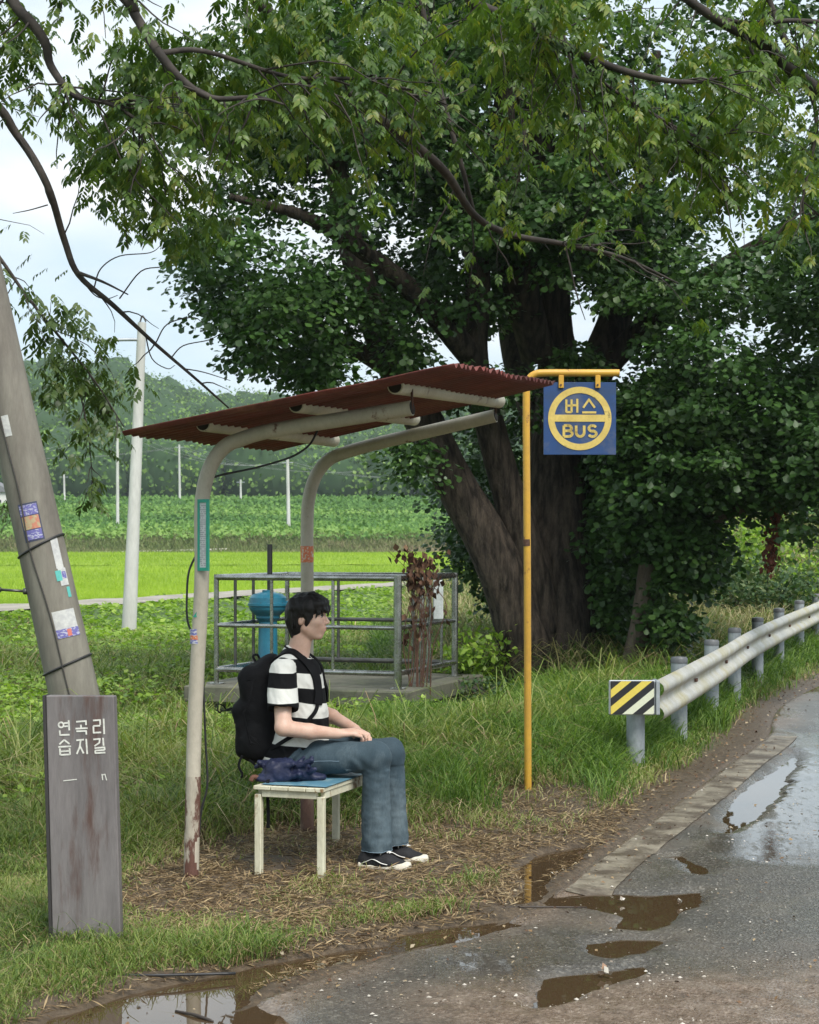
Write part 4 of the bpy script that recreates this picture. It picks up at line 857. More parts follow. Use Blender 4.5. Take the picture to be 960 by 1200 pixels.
M_post = mat('aged_cream_paint', (.46, .42, .34), .55, (.37, .335, .265), 5, 5, .4, .7, (1, 1, .5), bump=.15, bscale=60, fine=.08, col3=(.13, .06, .035), scale3=7, lo3=.615, hi3=.66)
M_foot = mat('flaking_post_foot', (.40, .36, .29), .65, (.33, .29, .23), 7, 5, bump=.4, bscale=60, fine=.15, stretch=(1, 1, .3), col3=(.11, .05, .035), scale3=9, lo3=.46, hi3=.50)
shel = empty('bus_shelter', (NB[0], NB[1], 0), 'open bus shelter of two bent cream pipes under a rusty red corrugated roof', 'bus shelter')
def zroof(t, s):     # underside of the sheet; t along the slope, s along the road
    return 2.106+(2.364-2.106)*(t+.18)/(1.428+.18)+(.045*t/1.4+.0)*(s+.35)/1.75
# bent pipes
for k, (B, s, top) in enumerate(((NB, 0, (1.12)), (FB, 1.44, (1.09)))):
    zt = lambda t: 2.134+(2.244-2.134)*(t-.25)/(1.12-.25)+(.082 if k else 0)*(t/1.1)-.012-(.012 if k else 0)
    lx = .055 if k == 0 else .0
    P = [pt(B, 0, -.15), pt(B, lx*.3, .7), pt(B, lx, 1.4), pt(B, lx, 1.72), pt(B, lx+.01, 1.86), pt(B, lx+.05, 1.985), pt(B, lx+.12, 2.07), pt(B, lx+.21, zt(.21)-.01), pt(B, .42, zt(.42)), pt(B, .75, zt(.75)), pt(B, top, zt(top))]
    P = spline(P, 6); mb = MB(); mb.tube(P, .0355, 18)
    o = mb.build('post', M_post if k else M_post, shel, True, 40)
    if k: o['label'] = 'post with a dark rusty foot'
    mb = MB(); e_ = P[-1]; T = unit((P[-1]-P[-3])[None])[0]; mb.tube([e_-T*.01, e_+T*.004], .030, 16); mb.build('end_shade_disc', M_hollow_shade, shel)
    if k:
        mb = MB(); mb.tube([pt(B, 0, -.1), pt(B, 0, .08), pt(B, 0, .32)], [.0385, .038, .0365], 18); mb.build('rusty_foot', mat('rust_foot', (.10, .055, .04), .85, (.2, .15, .11), 9, 5, .45, .6, (1, 1, .4), bump=.5, fine=.25), shel, True, 40)
    else:
        mb = MB(); mb.tube([pt(B, 0, -.1), pt(B, .003, .15), pt(B, lx*.22, .5)], [.0375, .0368, .0362], 18); mb.build('rusty_foot', M_foot, shel, True, 40)
# purlins lie along the road on top of the arms, near-black discs on the near ends stand for shaded hollows
for (u0, v0, u1, v1) in ((238, 497, 407, 518), (347, 475, 503, 493), (463, 453, 597, 472)):
    best = None
    a = np.array([(u0-480)/FPX, 1, -(v0-HZ)/FPX])
    # depth of the near end: on the vertical plane s=-.14 in front of the near post
    B = np.array([NB[0], NB[1]])-.14*Dv[:2]
    M_ = np.array([[a[0], -Rv[0]], [a[1], -Rv[1]]]); yv, t = np.linalg.solve(M_, B)
    b = np.array([(u1-480)/FPX, 1, -(v1-HZ)/FPX]); B2 = np.array([NB[0], NB[1]])+t*Rv[:2]
    M_ = np.array([[b[0], -Dv[0]], [b[1], -Dv[1]]]); y2, s2 = np.linalg.solve(M_, B2)
    p0 = a*yv+[0, 0, CAMZ]; p1 = b*y2+[0, 0, CAMZ]
    L_ = np.linalg.norm(p1-p0); s2 = 1.62; T = (p1-p0)/L_; 
    p1 = p0+T*1.64
    p0 += [0, 0, .002]
    mb = MB(); mb.tube([p0, p0+T*.4, p0+T*1.1, p1], .037, 18); o = mb.build('purlin', M_cream, shel, True, 40)
    mb = MB(); mb.tube([p0-T*.004, p0+T*.02], .031, 16); mb.build('mouth_shade_disc', M_hollow_shade, o)
# roof sheet
nt_, ns_ = 26, 260
T_ = np.linspace(-.18, 1.44, nt_); S_ = np.linspace(-.35, 1.40, ns_)
TT, SS = np.meshgrid(T_, S_)
def roofpt(TT, SS, dz):
    fray = .018*vn(np.stack([SS*3, TT*0], -1), 3, 140, 2)
    t2 = TT+fray*((TT < -.1) | (TT > 1.36))
    A = np.array([-1.33, 8.22, 2.106]); Bq = np.array([.185, 7.68, 2.364]); Cq = np.array([.751, 9.28, 2.44]); Dq = np.array([-.737, 9.9, 2.125])
    a = ((t2+.18)/1.608)[..., None]; s = ((SS+.35)/1.75)[..., None]
    P = (1-a)*(1-s)*A+a*(1-s)*Bq+a*s*Cq+(1-a)*s*Dq
    wave = .011*np.sin(SS/.076*2*pi)
    sag = .012*vn(np.stack([TT, SS], -1), 1.7, 141, 2)
    P[..., 2] += wave+sag+dz+.012
    return P
P1 = roofpt(TT, SS, 0.0); P2 = roofpt(TT, SS, .004)
V = np.concatenate([P1.reshape(-1, 3), P2.reshape(-1, 3)]); i = np.arange(nt_*ns_).reshape(ns_, nt_); n_ = nt_*ns_
q = np.stack([i[:-1, :-1], i[:-1, 1:], i[1:, 1:], i[1:, :-1]], -1).reshape(-1, 4); F = [q[:, ::-1], q+n_]
ring = np.concatenate([i[0, :], i[1:, -1], i[-1, -2::-1], i[-2:0:-1, 0]]); r1 = np.roll(ring, -1); F.append(np.stack([ring, r1, r1+n_, ring+n_], 1))
M_roof = mat('rusty_red_sheet', (.17, .035, .028), .62, (.10, .026, .022), 3, 6, .35, .65, (1, 1, 1), bump=.25, bscale=40, fine=.18, col3=(.19, .075, .045), scale3=3.2, lo3=.52, hi3=.7)
npmesh('roof_sheet', V, [np.concatenate([f for f in F])], M_roof, shel, None, True)
# timetable in a green frame, tapes and stickers on the posts
fx = np.array([.80, -.60, 0]); fx /= np.linalg.norm(fx); fn_ = np.array([-fx[1], fx[0], 0]); fn_ = -fn_ if fn_[1] > 0 else fn_
tb = W(238.5, 627, 8.42); Mgreen = mat('green_frame', (.02, .27, .19), .4, fine=.1)
mb = MB(); hw, hh = .034, .170
for (dx, dz, w_, h_) in ((-hw+.006, 0, .006, hh), (hw-.006, 0, .006, hh), (0, hh-.008, hw-.012, .008), (0, -hh+.008, hw-.012, .008)):
    mb.box(tb+fx*dx+Zv*dz, fx*w_, fn_*.006, Zv*h_)
fr_ = mb.build('timetable_frame', Mgreen, shel)
mb = MB(); mb.box(tb-fn_*.001, fx*(hw-.01), fn_*.003, Zv*(hh-.012)); mb.build('timetable_paper', mat('timetable_paper', (.55, .57, .57), .35, fine=.03), fr_)
mb = MB(); rr_ = np.random.default_rng(4)
for k in range(30):
    z_ = hh-.03-k*.0098
    for x_ in np.arange(-.019, .019, .0075):
        if rr_.random() < .75: mb.box(tb+fn_*.0035+fx*(x_+.002)+Zv*z_, fx*(.0018+.0012*rr_.random()), fn_*.0004, Zv*.0016)
mb.build('timetable_print', mat('grey_ink', (.22, .23, .26), .6, fine=0), fr_)
def wrap(B, lx, z0, z1, a0, a1, m, name, skew=0.0, r=.0372, parent=shel):
    c0 = pt(B, lx, 0); n_ = 14; a = np.linspace(a0, a1, n_); V = []
    for z_, sk in ((z0, 0), (z1, skew)):
        for aa in a: V.append(c0+np.array([cos(aa+sk)*r, sin(aa+sk)*r, z_]))
    mb = MB(); mb.add(V, [(j, j+1, n_+j+1, n_+j) for j in range(n_-1)]); return mb.build(name, m, parent, True)
M_sb = mat('purple_sticker', (.16, .17, .42), .4, (.5, .5, .55), 60, 2, .5, .55, (1, 1, 3), fine=.1)
M_so = mat('orange_sticker', (.62, .17, .07), .4, (.6, .5, .4), 80, 2, .55, .6, fine=.1)
wrap(NB, .035, 1.135, 1.205, -2.9, -.3, M_sb, 'sticker'); wrap(NB, .035, 1.155, 1.175, -2.7, -1.0, M_so, 'sticker', r=.0376)
wrap(NB, .035, 1.262, 1.285, -2.1, -.9, Mgreen, 'tape', .45, .0376)
wrap(FB, .0, 1.51, 1.60, -3.0, -.2, M_so, 'sticker')
# cable looped under the roof and down the near post
mb = MB(); P = [W(372, 505, 8.9), W(362, 522, 8.85), W(340, 536, 8.8), W(300, 548, 8.7), W(262, 556, 8.6), W(246, 562, 8.52), W(240, 572, 8.50)]
mb.tube(spline(P, 8), .0055, 8)
P = [W(236, 640, 8.56), W(222, 668, 8.53), W(219, 700, 8.53), W(220, 728, 8.53), W(228, 748, 8.53), W(237, 780, 8.55), W(239, 820, 8.55), W(241, 870, 8.56), W(243, 920, 8.56), W(236, 950, 8.56), W(233, 985, 8.56)]
mb.tube(spline(P, 8), .0055, 8)
mb.build('cable', M_black, shel, True)
for e_ in (pt(NB, 1.12, 2.27), pt(FB, 1.09, 2.35)): mb = MB(); mb.tube([e_+[0, 0, -.045], e_+[0, 0, .05]], .006, 8); mb.build('bolt', M_rusty, shel, True)

# ---------------- bench
seatz = .44
A0 = np.array([-.752, 8.55]); 
def bp(l, t, z): return np.array([A0[0]+Dv[0]*l+Rv[0]*t, A0[1]+Dv[1]*l+Rv[1]*t, z])
Mbench = mat('peeling_cream_paint', (.62, .60, .46), .6, (.52, .49, .36), 9, 4, .4, .6, (1, 1, .35), bump=.3, bscale=70, fine=.08, col3=(.24, .15, .07), scale3=11, lo3=.56, hi3=.62)
bench = empty('bench', bp(.51, .17, 0), 'short square-legged bench in peeling cream paint under the shelter roof', 'bench')
LN, WD_ = 1.04, .365
for l in (.02, LN-.02):
    for t in (.02, WD_-.02):
        mb = MB(); mb.box(bp(l, t, .20), Dv*.017, Rv*.017, Zv*.205, .003); mb.build('leg', Mbench, bench)
mb = MB()
mb.box(bp(.02, WD_/2, .411), Dv*.012, Rv*(WD_/2-.04), Zv*.018, .002); mb.box(bp(LN-.02, WD_/2, .411), Dv*.012, Rv*(WD_/2-.04), Zv*.018, .002)
mb.box(bp(LN/2, .02, .411), Dv*(LN/2-.04), Rv*.012, Zv*.018, .002); mb.box(bp(LN/2, WD_-.02, .411), Dv*(LN/2-.04), Rv*.012, Zv*.018, .002)
mb.build('seat_frame', Mbench, bench)
mb = MB()
for k in range(4): mb.box(bp(LN/2, .045+.0915*k, .438), Dv*(LN/2+.008), Rv*.043, Zv*.009, .002)
mb.build('seat', Mbench, bench)
# blue sheet on the seat
P_, F_ = grid(np.linspace(.02, .72, 30), np.linspace(.03, WD_+.004, 14))
zz = .4525+.004*np.clip(vn(P_, 6, 150, 2), 0, 1)
V = np.array([bp(a, b, c_) for (a, b), c_ in zip(P_.reshape(-1, 2), zz.ravel())])
o = npmesh('blue_sheet', V, F_, mat('blue_vinyl', (.10, .24, .33), .4, (.22, .35, .40), 14, 3, .5, .65, bump=.2, fine=.06), None, None, True)
tag(o, 'pale blue vinyl sheet spread on the bench seat', 'sheet')

# ---------------- bus stop sign
My = mat('yellow_paint', (.58, .33, .04), .42, (.50, .28, .045), 4, 4, fine=.06, bump=.08, col3=(.20, .09, .03), scale3=11, lo3=.60, hi3=.66)
Mbl = mat('sign_blue', (.013, .052, .17), .5, (.022, .05, .12), 6, 5, .45, .65, fine=.07, col3=(.085, .10, .15), scale3=5, lo3=.52, hi3=.70)
Mys = mat('sign_yellow', (.62, .47, .13), .5, (.52, .38, .10), 9, 5, .4, .65, fine=.08, col3=(.10, .07, .04), scale3=12, lo3=.60, hi3=.68)
Ys = 11.47; pb = G(619, 930); sgn = empty('bus_stop_sign', pb, 'yellow pole with a square blue bus stop plate hanging from its bent arm', 'bus stop sign')
sp = lambda u, v, dy=0: np.array([(u-480)/FPX*Ys, Ys+dy, CAMZ-(v-HZ)/FPX*Ys])
P = [sp(619, 945), sp(618.5, 800), sp(618, 650), sp(617, 520), sp(617, 468), sp(617.5, 455), sp(620.5, 444), sp(627, 438.5), sp(638, 437), sp(680, 437), sp(726, 437)]
mb = MB(); mb.tube(spline(P, 6), .0235, 18); mb.build('pole', My, sgn, True, 40)
mb = MB(); mb.tube([sp(617.5, 640), sp(617.4, 632)], .0255, 18); mb.build('joint_band', M_rusty, sgn, True, 40)
for u in (657.5, 700.5):
    mb = MB(); mb.box(sp(u, 447.5, -.018), [.0165, 0, 0], [0, .006, 0], [0, 0, .041], .002)
    o = mb.build('hanger', My, sgn); mb = MB(); mb.tube([sp(u-.5, 451.5, -.0245), sp(u-.5, 451.5, -.029)], .007, 8); mb.build('bolt', M_rusty, o)
pc = sp(679.5, 490.5, 0); ex = np.array([1, 0.02, 0]); half = .2345
mb = MB(); mb.box(pc, ex*half, [0, .008, 0], Zv*half, .002); pl = mb.build('sign_plate', Mbl, sgn)
S1 = 2*half/585.0     # metres per zoomed pixel of the plate
cz = pc+np.array([0, -.0085, 0])
def pz(x, y): return (x, y)
def ribbon(mb, pts, w, o, ux, uy, th):
    pts = np.asarray(pts, float); o = np.asarray(o, float)
    for k_, (a, b) in enumerate(zip(pts[:-1], pts[1:])):
        d = (b-a); l = np.hypot(*d); d = d/l; n = np.array([-d[1], d[0]])*w/2
        e = 0.0
        mb.prism([a-n-d*e, b-n+d*e, b+n+d*e, a+n-d*e], o+np.asarray(th)*.00*k_, ux, uy, np.asarray(th)*(1+.03*(k_ % 2)))
    for p in pts[1:-1]:
        a = np.linspace(0, 2*pi, 12, endpoint=False); mb.prism(np.stack([p[0]+np.cos(a)*w/2, p[1]+np.sin(a)*w/2], 1), o, ux, uy, np.asarray(th)*1.015)
def ring(mb, c, r0, r1, o, ux, uy, th, n=64, a0=0, a1=2*pi):
    a = np.linspace(a0, a1, n+1); full = abs(a1-a0-2*pi) < 1e-6
    I = np.stack([c[0]+np.cos(a)*r0, c[1]+np.sin(a)*r0], 1); O = np.stack([c[0]+np.cos(a)*r1, c[1]+np.sin(a)*r1], 1)
    for k in range(n): mb.prism([I[k], O[k], O[k+1], I[k+1]], o, ux, uy, th)
R0, R1 = .164, .205; mb = MB(); th = np.array([0, -.003, 0])
ring(mb, (0, .0), R0, R1, cz, ex, Zv, th); mb.box(cz+[0, -.0012, 0]+Zv*.002, ex*(R0+.001), [0, .0012, 0], Zv*.0225); mb.build('yellow_ring', Mys, pl, False)
arc = lambda cx, cy, rx, ry, a0, a1, n=9: [(cx+rx*cos(radians(a)), cy+ry*sin(radians(a))) for a in np.linspace(a0, a1, n)]
def text_geo(name, glyphs, m, parent, o, ux, uy, th):
    for (x, y, sx, sy, w_, strokes) in glyphs:
        mb = MB()
        for st in strokes: ribbon(mb, [(x+px*sx, y+py*sy) for px, py in st], w_, o, ux, uy, th)
        mb.build(name, m, parent)
LB = [[(0, 0), (0, 1)], [(0, 1), (.5, 1)]+arc(.5, .76, .36, .24, 90, -90)+[(0, .52)], [(.5, .52)]+arc(.52, .26, .42, .26, 90, -90)+[(0, 0)]]
LU = [[(0, 1), (0, .38)]+arc(.45, .38, .45, .38, 180, 360, 13)+[(.9, 1)]]
LS = [arc(.43, .74, .41, .26, 25, 265, 14)+arc(.43, .25, .43, .26, 85, -155, 14)]
zf = 1/585*2*half
gl = []
# plate centre is (550, 487) in the close-up, 4.18 px per cm
def zp(x, y): return ((x-547)*zf, (487-y)*zf)
for ch, x0 in ((LB, 418), (LU, 517), (LS, 618)):
    x, y = zp(x0, 632); gl.append((x, y, 72*zf, 88*zf, 21*zf, ch))
BIEUP = [[(0, 0), (0, 1)], [(.62, 0), (.62, 1)], [(0, .55), (.62, .55)], [(0, 0), (.62, 0)]]
x, y = zp(438, 438); gl.append((x, y, 84*zf, 104*zf, 17*zf, [[(0, 0), (0, 1)], [(.50, 0), (.50, 1)], [(0, .52), (.50, .52)], [(0, .02), (.50, .02)], [(.5, .55), (1, .55)], [(1.05, -.02), (1.05, 1.05)]]))
x, y = zp(570, 438); gl.append((x, y, 105*zf, 104*zf, 17*zf, [[(.04, .36), (.48, 1), (.93, .36)], [(-.04, .0), (1.04, .0)]]))
text_geo('letter', gl, Mys, pl, cz, ex, Zv, th)

# ---------------- village road sign board (dark slab with white letters)
Mslab = mat('weathered_slab', (.165, .150, .147), .55, (.088, .078, .078), 3.0, 8, .36, .64, (2.2, 2.2, .35), bump=.15, bscale=50, fine=.12, fscale=35, col3=(.085, .048, .038), scale3=2.6, lo3=.57, hi3=.68)
Mslabd = mat('slab_edge', (.03, .028, .027), .7, fine=.1)
BL = np.array([(62-480)/FPX*7.05, 7.05, -.05]); BR = np.array([(142-480)/FPX*7.03, 7.03, -.05]); ux = (BR-BL); wd = np.linalg.norm(ux); ux /= wd
tilt = np.array([-.0315, .02, 1.0]); uy = tilt/np.linalg.norm(tilt); un = np.cross(ux, uy); un = un if un[1] < 0 else -un
HT = 1.055
mb = MB(); cslab = BL+ux*wd/2+uy*(HT/2)
mb.box(cslab-un*.0275, ux*(wd/2), un*.0275, uy*(HT/2), .004); vs = mb.build('village_sign', Mslab); tag(vs, 'weathered grey slab sign with white Korean lettering standing before the tilted pole', 'sign')
mb = MB(); mb.box(cslab-ux*(wd/2+.0065)-un*.030, ux*.006, un*.034, uy*(HT/2+.001), .001)
vs.location = (0, 0, 0); mb.build('side_channel', Mslabd, vs)
Mwt = mat('white_letters', (.68, .68, .62), .5, (.45, .45, .41), 60, 4, .45, .7, fine=.08)
o0 = BL+uy*.05+un*.0005
# slab coordinates: x px from left edge (85 px = wd), y from the top (px), measured in the close-up at 8 px per photo px
kx = wd/80.0
def sl(x8, y8): # close-up px -> slab metres
    u = 40+x8/8; v = 800+y8/8
    xl = u-(53.5+(v-815)*.029); yl = (1112-v)
    return np.array([xl*kx, yl*kx*1.0])
def strokes8(L): return [[tuple(sl(*p)) for p in s] for s in L]
circ8 = lambda cx, cy, r: [(cx+r*cos(a), cy+r*1.0*sin(a)) for a in np.linspace(0, 2*pi, 13)]
TXT = [circ8(256, 428, 24), [(285, 412), (327, 408)], [(285, 442), (330, 438)], [(327, 385), (333, 478)], [(243, 480), (246, 522), (335, 518)],
       [(398, 398), (490, 390), (490, 428)], [(442, 425), (444, 452)], [(392, 462), (505, 456)], [(400, 486), (492, 482), (494, 516)],
       [(556, 385), (622, 380), (624, 425)], [(558, 436), (624, 432)], [(560, 436), (562, 498), (632, 494)], [(656, 368), (662, 510)],
       [(285, 566), (240, 608)], [(285, 566), (335, 604)], [(230, 632), (350, 625)], [(245, 645), (248, 708)], [(336, 640), (340, 704)], [(247, 674), (338, 668)], [(250, 706), (340, 700)],
       [(400, 570), (470, 562)], [(440, 568), (432, 630), (404, 696)], [(434, 622), (468, 690)], [(492, 555), (502, 696)],
       [(560, 560), (620, 554), (616, 590), (570, 622)], [(650, 545), (656, 618)], [(572, 640), (664, 632), (666, 656)], [(574, 662), (664, 656)], [(576, 664), (580, 686), (672, 680)],
       [(278, 945), (404, 930)], [(640, 878), (648, 935)], [(645, 888), (668, 880), (684, 936)]]
for i_, j_ in ((0, 5), (5, 9), (9, 13), (13, 20), (20, 24), (24, 29), (29, 30), (30, 32)):
    mb = MB()
    for st in TXT[i_:j_]: ribbon(mb, [tuple(sl(*p)) for p in st], (14.5/8*kx) if i_ < 29 else 8/8*kx, o0, ux, uy, un*.0015)
    mb.build('letter', Mwt, vs)

# ---------------- guard rail
GP = [(745, 12.55), (796, 14.1), (834, 16.0), (861, 18.0), (888, 20.0), (913, 22.0), (937, 24.2), (957, 26.4), (979, 28.8), (1001, 31.4)]
Mgal = mat('galvanised_steel', (.36, .39, .41), .5, (.28, .31, .33), 8, 5, .4, .6, (1, 1, .4), metal=.35, bump=.05, fine=.10, col3=(.42, .44, .42), scale3=5)
Mbeam = mat('dirty_white_rail', (.46, .45, .41), .45, (.36, .355, .32), 3, 5, .4, .65, metal=.2, bump=.06, fine=.08, col3=(.36, .32, .17), scale3=2.0, lo3=.46, hi3=.68)
gr_ = empty('guard_rail', [(745-480)/FPX*12.55, 12.55, 0], 'steel guard rail on grey posts curving away along the road', 'guard rail')
gpts = []
for k, (u, Y) in enumerate(GP):
    x = (u-480)/FPX*Y; zt_ = (.70, .735, .75, .775, .81, .84, .87, .9, .92)[k-1]+.005 if k else .62; gpts.append((x, Y))
    gz = float(H(np.array([[x, Y]]))[0])
    mb = MB(); mb.lathe((x, Y, gz-.3), [(.065, 0), (.065, zt_-gz+.3-.002), (.062, zt_-gz+.3)], 24)
    o = mb.build('post', Mgal, gr_, True, 40)
    mb = MB(); mb.lathe((x, Y, zt_-.004), [(.0675, -.03), (.068, .004), (.06, .018), (.01, .024)], 24)
    if k: mb.build('post_cap', mat('post_cap', (.10, .105, .11), .5, fine=.1) if k == 1 else bpy.data.materials['post_cap'], o, True, 40)
gpts = np.array(gpts); tg = unit(np.gradient(gpts, axis=0)); rn = np.stack([tg[:, 1], -tg[:, 0]], 1)
bx = gpts+rn*.125
bx[0] = [(770-480)/FPX*12.5, 12.5]
path = spline(np.concatenate([bx, np.full((len(bx), 1), 0)], 1), 10)
top = np.interp(path[:, 1], [12.5, 14.1, 16, 18, 21, 24, 27, 32], [.655, .69, .71, .725, .755, .785, .82, .86])
prof = np.array([(0, 0.0), (-.012, .008), (-.045, .035), (-.052, .06), (-.052, .075), (-.04, .10), (-.01, .125), (0, .14), (0, .17), (-.01, .185), (-.04, .21), (-.052, .235), (-.052, .25), (-.045, .275), (-.012, .302), (0, .31)])
tg = unit(np.gradient(path[:, :2], axis=0)); rn = np.stack([tg[:, 1], -tg[:, 0]], 1)
V = []
for side in (0, .003):
    for i in range(len(path)):
        for (a, b) in prof: V.append([path[i, 0]+rn[i, 0]*(-a-side+.0), path[i, 1]+rn[i, 1]*(-a-side), top[i]-b*.98])
V = np.array(V); m_ = len(prof); L_ = len(path); i = np.arange(L_*m_).reshape(L_, m_)
q = np.stack([i[:-1, :-1], i[:-1, 1:], i[1:, 1:], i[1:, :-1]], -1).reshape(-1, 4)
npmesh('beam', V, [np.concatenate([q, q[:, ::-1]+L_*m_])], Mbeam, gr_, None, False)
for k in range(1, len(gpts)):
    mb = MB(); p = bx[k]; z_ = np.interp(p[1], path[:, 1], top)-.15; tt_ = unit(np.gradient(gpts, axis=0))[k]; r_ = np.array([tt_[1], -tt_[0]])
    for s_ in (-1, 1):
        q_ = np.array([p[0]+tt_[0]*.02*s_+r_[0]*.002, p[1]+tt_[1]*.02*s_+r_[1]*.002, z_]); mb.tube([q_, q_+np.array([r_[0], r_[1], 0])*.018], .014, 8)
    mb.build('bolt', M_rusty, gr_)
for k in range(1, len(gpts)):
    mb = MB(); g = gpts[k]; p = bx[k]; c_ = (g+p)/2; z_ = np.interp(p[1], path[:, 1], top)-.15; t3 = np.array([*unit(np.gradient(gpts, axis=0))[k], 0]); r3 = np.array([t3[1], -t3[0], 0])
    mb.box([c_[0], c_[1], z_], t3*.05, r3*.045, Zv*.11)
    mb.build('spacer', Mgal, gr_)
# striped end plate
Ye = 12.38; ce = W(741, 817.5, Ye); hw = (768-713)/2/FPX*Ye; hh = 41/2/FPX*Ye
mb = MB(); mb.box(ce, [hw, 0, 0], [0, .012, 0], Zv*hh, .008); ep = mb.build('end_plate', mat('plate_metal', (.42, .44, .46), .45, metal=.3, fine=.08), gr_)
mb = MB(); mb.box(ce+[hw+.012, .06, 0], [.014, 0, 0], [0, .09, 0], Zv*hh*.98, .004); mb.build('end_bracket', Mgal, gr_)
hw2 = hw*.93; hh2 = hh*.95
mb = MB(); mb.box(ce-[0, .0135, 0], [hw2, 0, 0], [0, .0015, 0], Zv*hh2); bk = mb.build('black_sheet', mat('black_sheet', (.018, .018, .02), .4, fine=.1), ep)
def clip_poly(poly, w_, h_):
    for ax, lim, sg in ((0, w_, 1), (0, -w_, -1), (1, h_, 1), (1, -h_, -1)):
        outp = []
        for a, b in zip(poly, poly[1:]+poly[:1]):
            ia = sg*a[ax] <= sg*lim; ib = sg*b[ax] <= sg*lim
            if ia: outp.append(a)
            if ia != ib:
                t = (lim-a[ax])/(b[ax]-a[ax]); outp.append((a[0]+(b[0]-a[0])*t, a[1]+(b[1]-a[1])*t))
        poly = outp
        if not poly: return []
    return poly
My1 = mat('stripe_yellow', (.70, .56, .10), .4, fine=.06); My2 = mat('stripe_pale', (.66, .68, .52), .4, fine=.06)
for k, off in enumerate((-1.02, -.12, .78, 1.68)):
    o_ = off*hw2*1.05-.02; s_ = .82; hwid = hw2*.235
    poly = [(o_-hwid-hh2*1.25-.0, -hh2*1.02), (o_+hwid-hh2*1.25, -hh2*1.02), (o_+hwid+hh2*1.25, hh2*1.02), (o_-hwid+hh2*1.25, hh2*1.02)]
    poly = clip_poly(poly, hw2*.99, hh2*.99)
    if len(poly) > 2: mb = MB(); mb.prism(poly, ce-np.array([0, .0151, 0]), (1, 0, 0), (0, 0, 1), (0, -.0015, 0)); mb.build('stripe', My1 if k < 2 else My2, ep)

# ---------------- concrete platform, steel railing, valve
Mconc = mat('mossy_concrete', (.13, .125, .095), .9, (.06, .065, .042), 1.6, 7, .4, .62, bump=.4, bscale=22, fine=.18, fscale=20, col3=(.09, .10, .06), scale3=2.5)
PO = np.array([-.115, 17.3])
def pp(s, t, z): return np.array([PO[0]+Dv[0]*s+Rv[0]*t, PO[1]+Dv[1]*s+Rv[1]*t, z])
mb = MB(); mb.box(pp(.95, -.985, .125), Rv*1.185, Dv*1.25, Zv*.08, .012); mb.box(pp(1.0, -.985, -.12), Rv*1.02, Dv*1.1, Zv*.165); o = mb.build('concrete_platform', Mconc); tag(o, 'mossy low concrete platform carrying the steel railing', 'platform')
Mst = mat('steel_pipe', (.40, .40, .38), .25, (.26, .26, .24), 9, 4, metal=.95, fine=.08, bump=.03, col3=(.12, .075, .05), scale3=8, lo3=.64, hi3=.7)
Mst2 = mat('dull_pipe', (.13, .13, .12), .4, (.08, .08, .075), 9, 4, metal=.7, fine=.1)
rail = empty('steel_railing', pp(0, -1, .2), 'square cage of steel pipe railing on the concrete platform', 'railing')
zb = .205
ztop, zmid, zlow = 1.285, .80, .355
cor = {(0, 0): .040, (0, 1): .026, (1, 0): .036, (1, 1): .026}
LN2, WD2 = 1.8, 1.95
for (a, b), r_ in cor.items():
    mb = MB(); mb.tube([pp(a*LN2, -b*WD2, zb), pp(a*LN2, -b*WD2, ztop+.03)], r_, 16); c_ = pp(a*LN2, -b*WD2, zb); mb.box(c_+Zv*.006, Rv*.065, Dv*.065, Zv*.006)
    mb.build('corner_post', Mst, rail, True, 40)
def rl(p, q, r_, name, m=Mst): mb = MB(); mb.tube([p, q], r_, 14); mb.build(name, m, rail, True, 40)
for z_, r_ in ((ztop, .030), (zmid, .021), (zlow, .026)):
    rl(pp(0, 0, z_), pp(0, -WD2, z_), r_, 'rail'); rl(pp(LN2, 0, z_), pp(LN2, -WD2, z_), r_, 'rail', Mst2 if z_ != ztop else Mst)
    rl(pp(0, 0, z_), pp(LN2, 0, z_), r_, 'rail'); rl(pp(0, -WD2, z_), pp(LN2, -WD2, z_), r_, 'rail')
for t in (-.68, -1.34): rl(pp(0, t, zlow), pp(0, t, ztop), .0165, 'baluster')
for t in (-.68, -1.34): rl(pp(LN2, t, zlow), pp(LN2, t, ztop), .0165, 'baluster', Mst2)
for s in (.45, .9, 1.35): rl(pp(s, -WD2, zlow), pp(s, -WD2, ztop), .0165, 'baluster', Mst2); rl(pp(s, 0, zlow), pp(s, 0, ztop), .0165, 'baluster')
rl(pp(.66, .02, zb), pp(.66, .02, ztop), .028, 'gate_post'); rl(pp(.88, .02, zb), pp(.88, .02, ztop), .028, 'gate_post')
# white box hung on the railing
mb = MB(); c_ = W(513.5, 703, 17.95); mb.box(c_, [.052, 0, 0], [0, .05, 0], Zv*.20, .01); o = mb.build('control_box', mat('pale_box', (.50, .53, .53), .5, (.36, .39, .38), 10, 4, fine=.1)); tag(o, 'small pale grey box fixed to the side of the steel railing', 'box')
o['category'] = 'box'
# valve
Mvl = mat('valve_blue', (.014, .115, .18), .35, (.02, .15, .22), 5, 4, fine=.1, bump=.05, col3=(.03, .09, .12), scale3=6, lo3=.6, hi3=.7)
vc = pp(1.15, -1.62, .2); vc = np.array([W(314, 700, 18.8)[0], 18.8, .2])
vl = empty('water_valve', vc, 'blue irrigation gate valve with a tall black stem inside the railing', 'valve')
mb = MB(); mb.lathe(vc, [(.17, 0), (.17, .035), (.12, .04), (.105, .08), (.10, .5), (.098, .60), (.13, .64), (.13, .665)], 28); mb.build('column', Mvl, vl, True, 35)
mb = MB(); mb.lathe(vc+[0, 0, .665], [(.13, 0), (.15, .02), (.185, .05), (.20, .08), (.20, .10), (.215, .105), (.215, .13), (.20, .135), (.195, .19), (.16, .225), (.09, .245), (.06, .25), (.06, .27)], 32); o = mb.build('gear_head', Mvl, vl, True, 35)
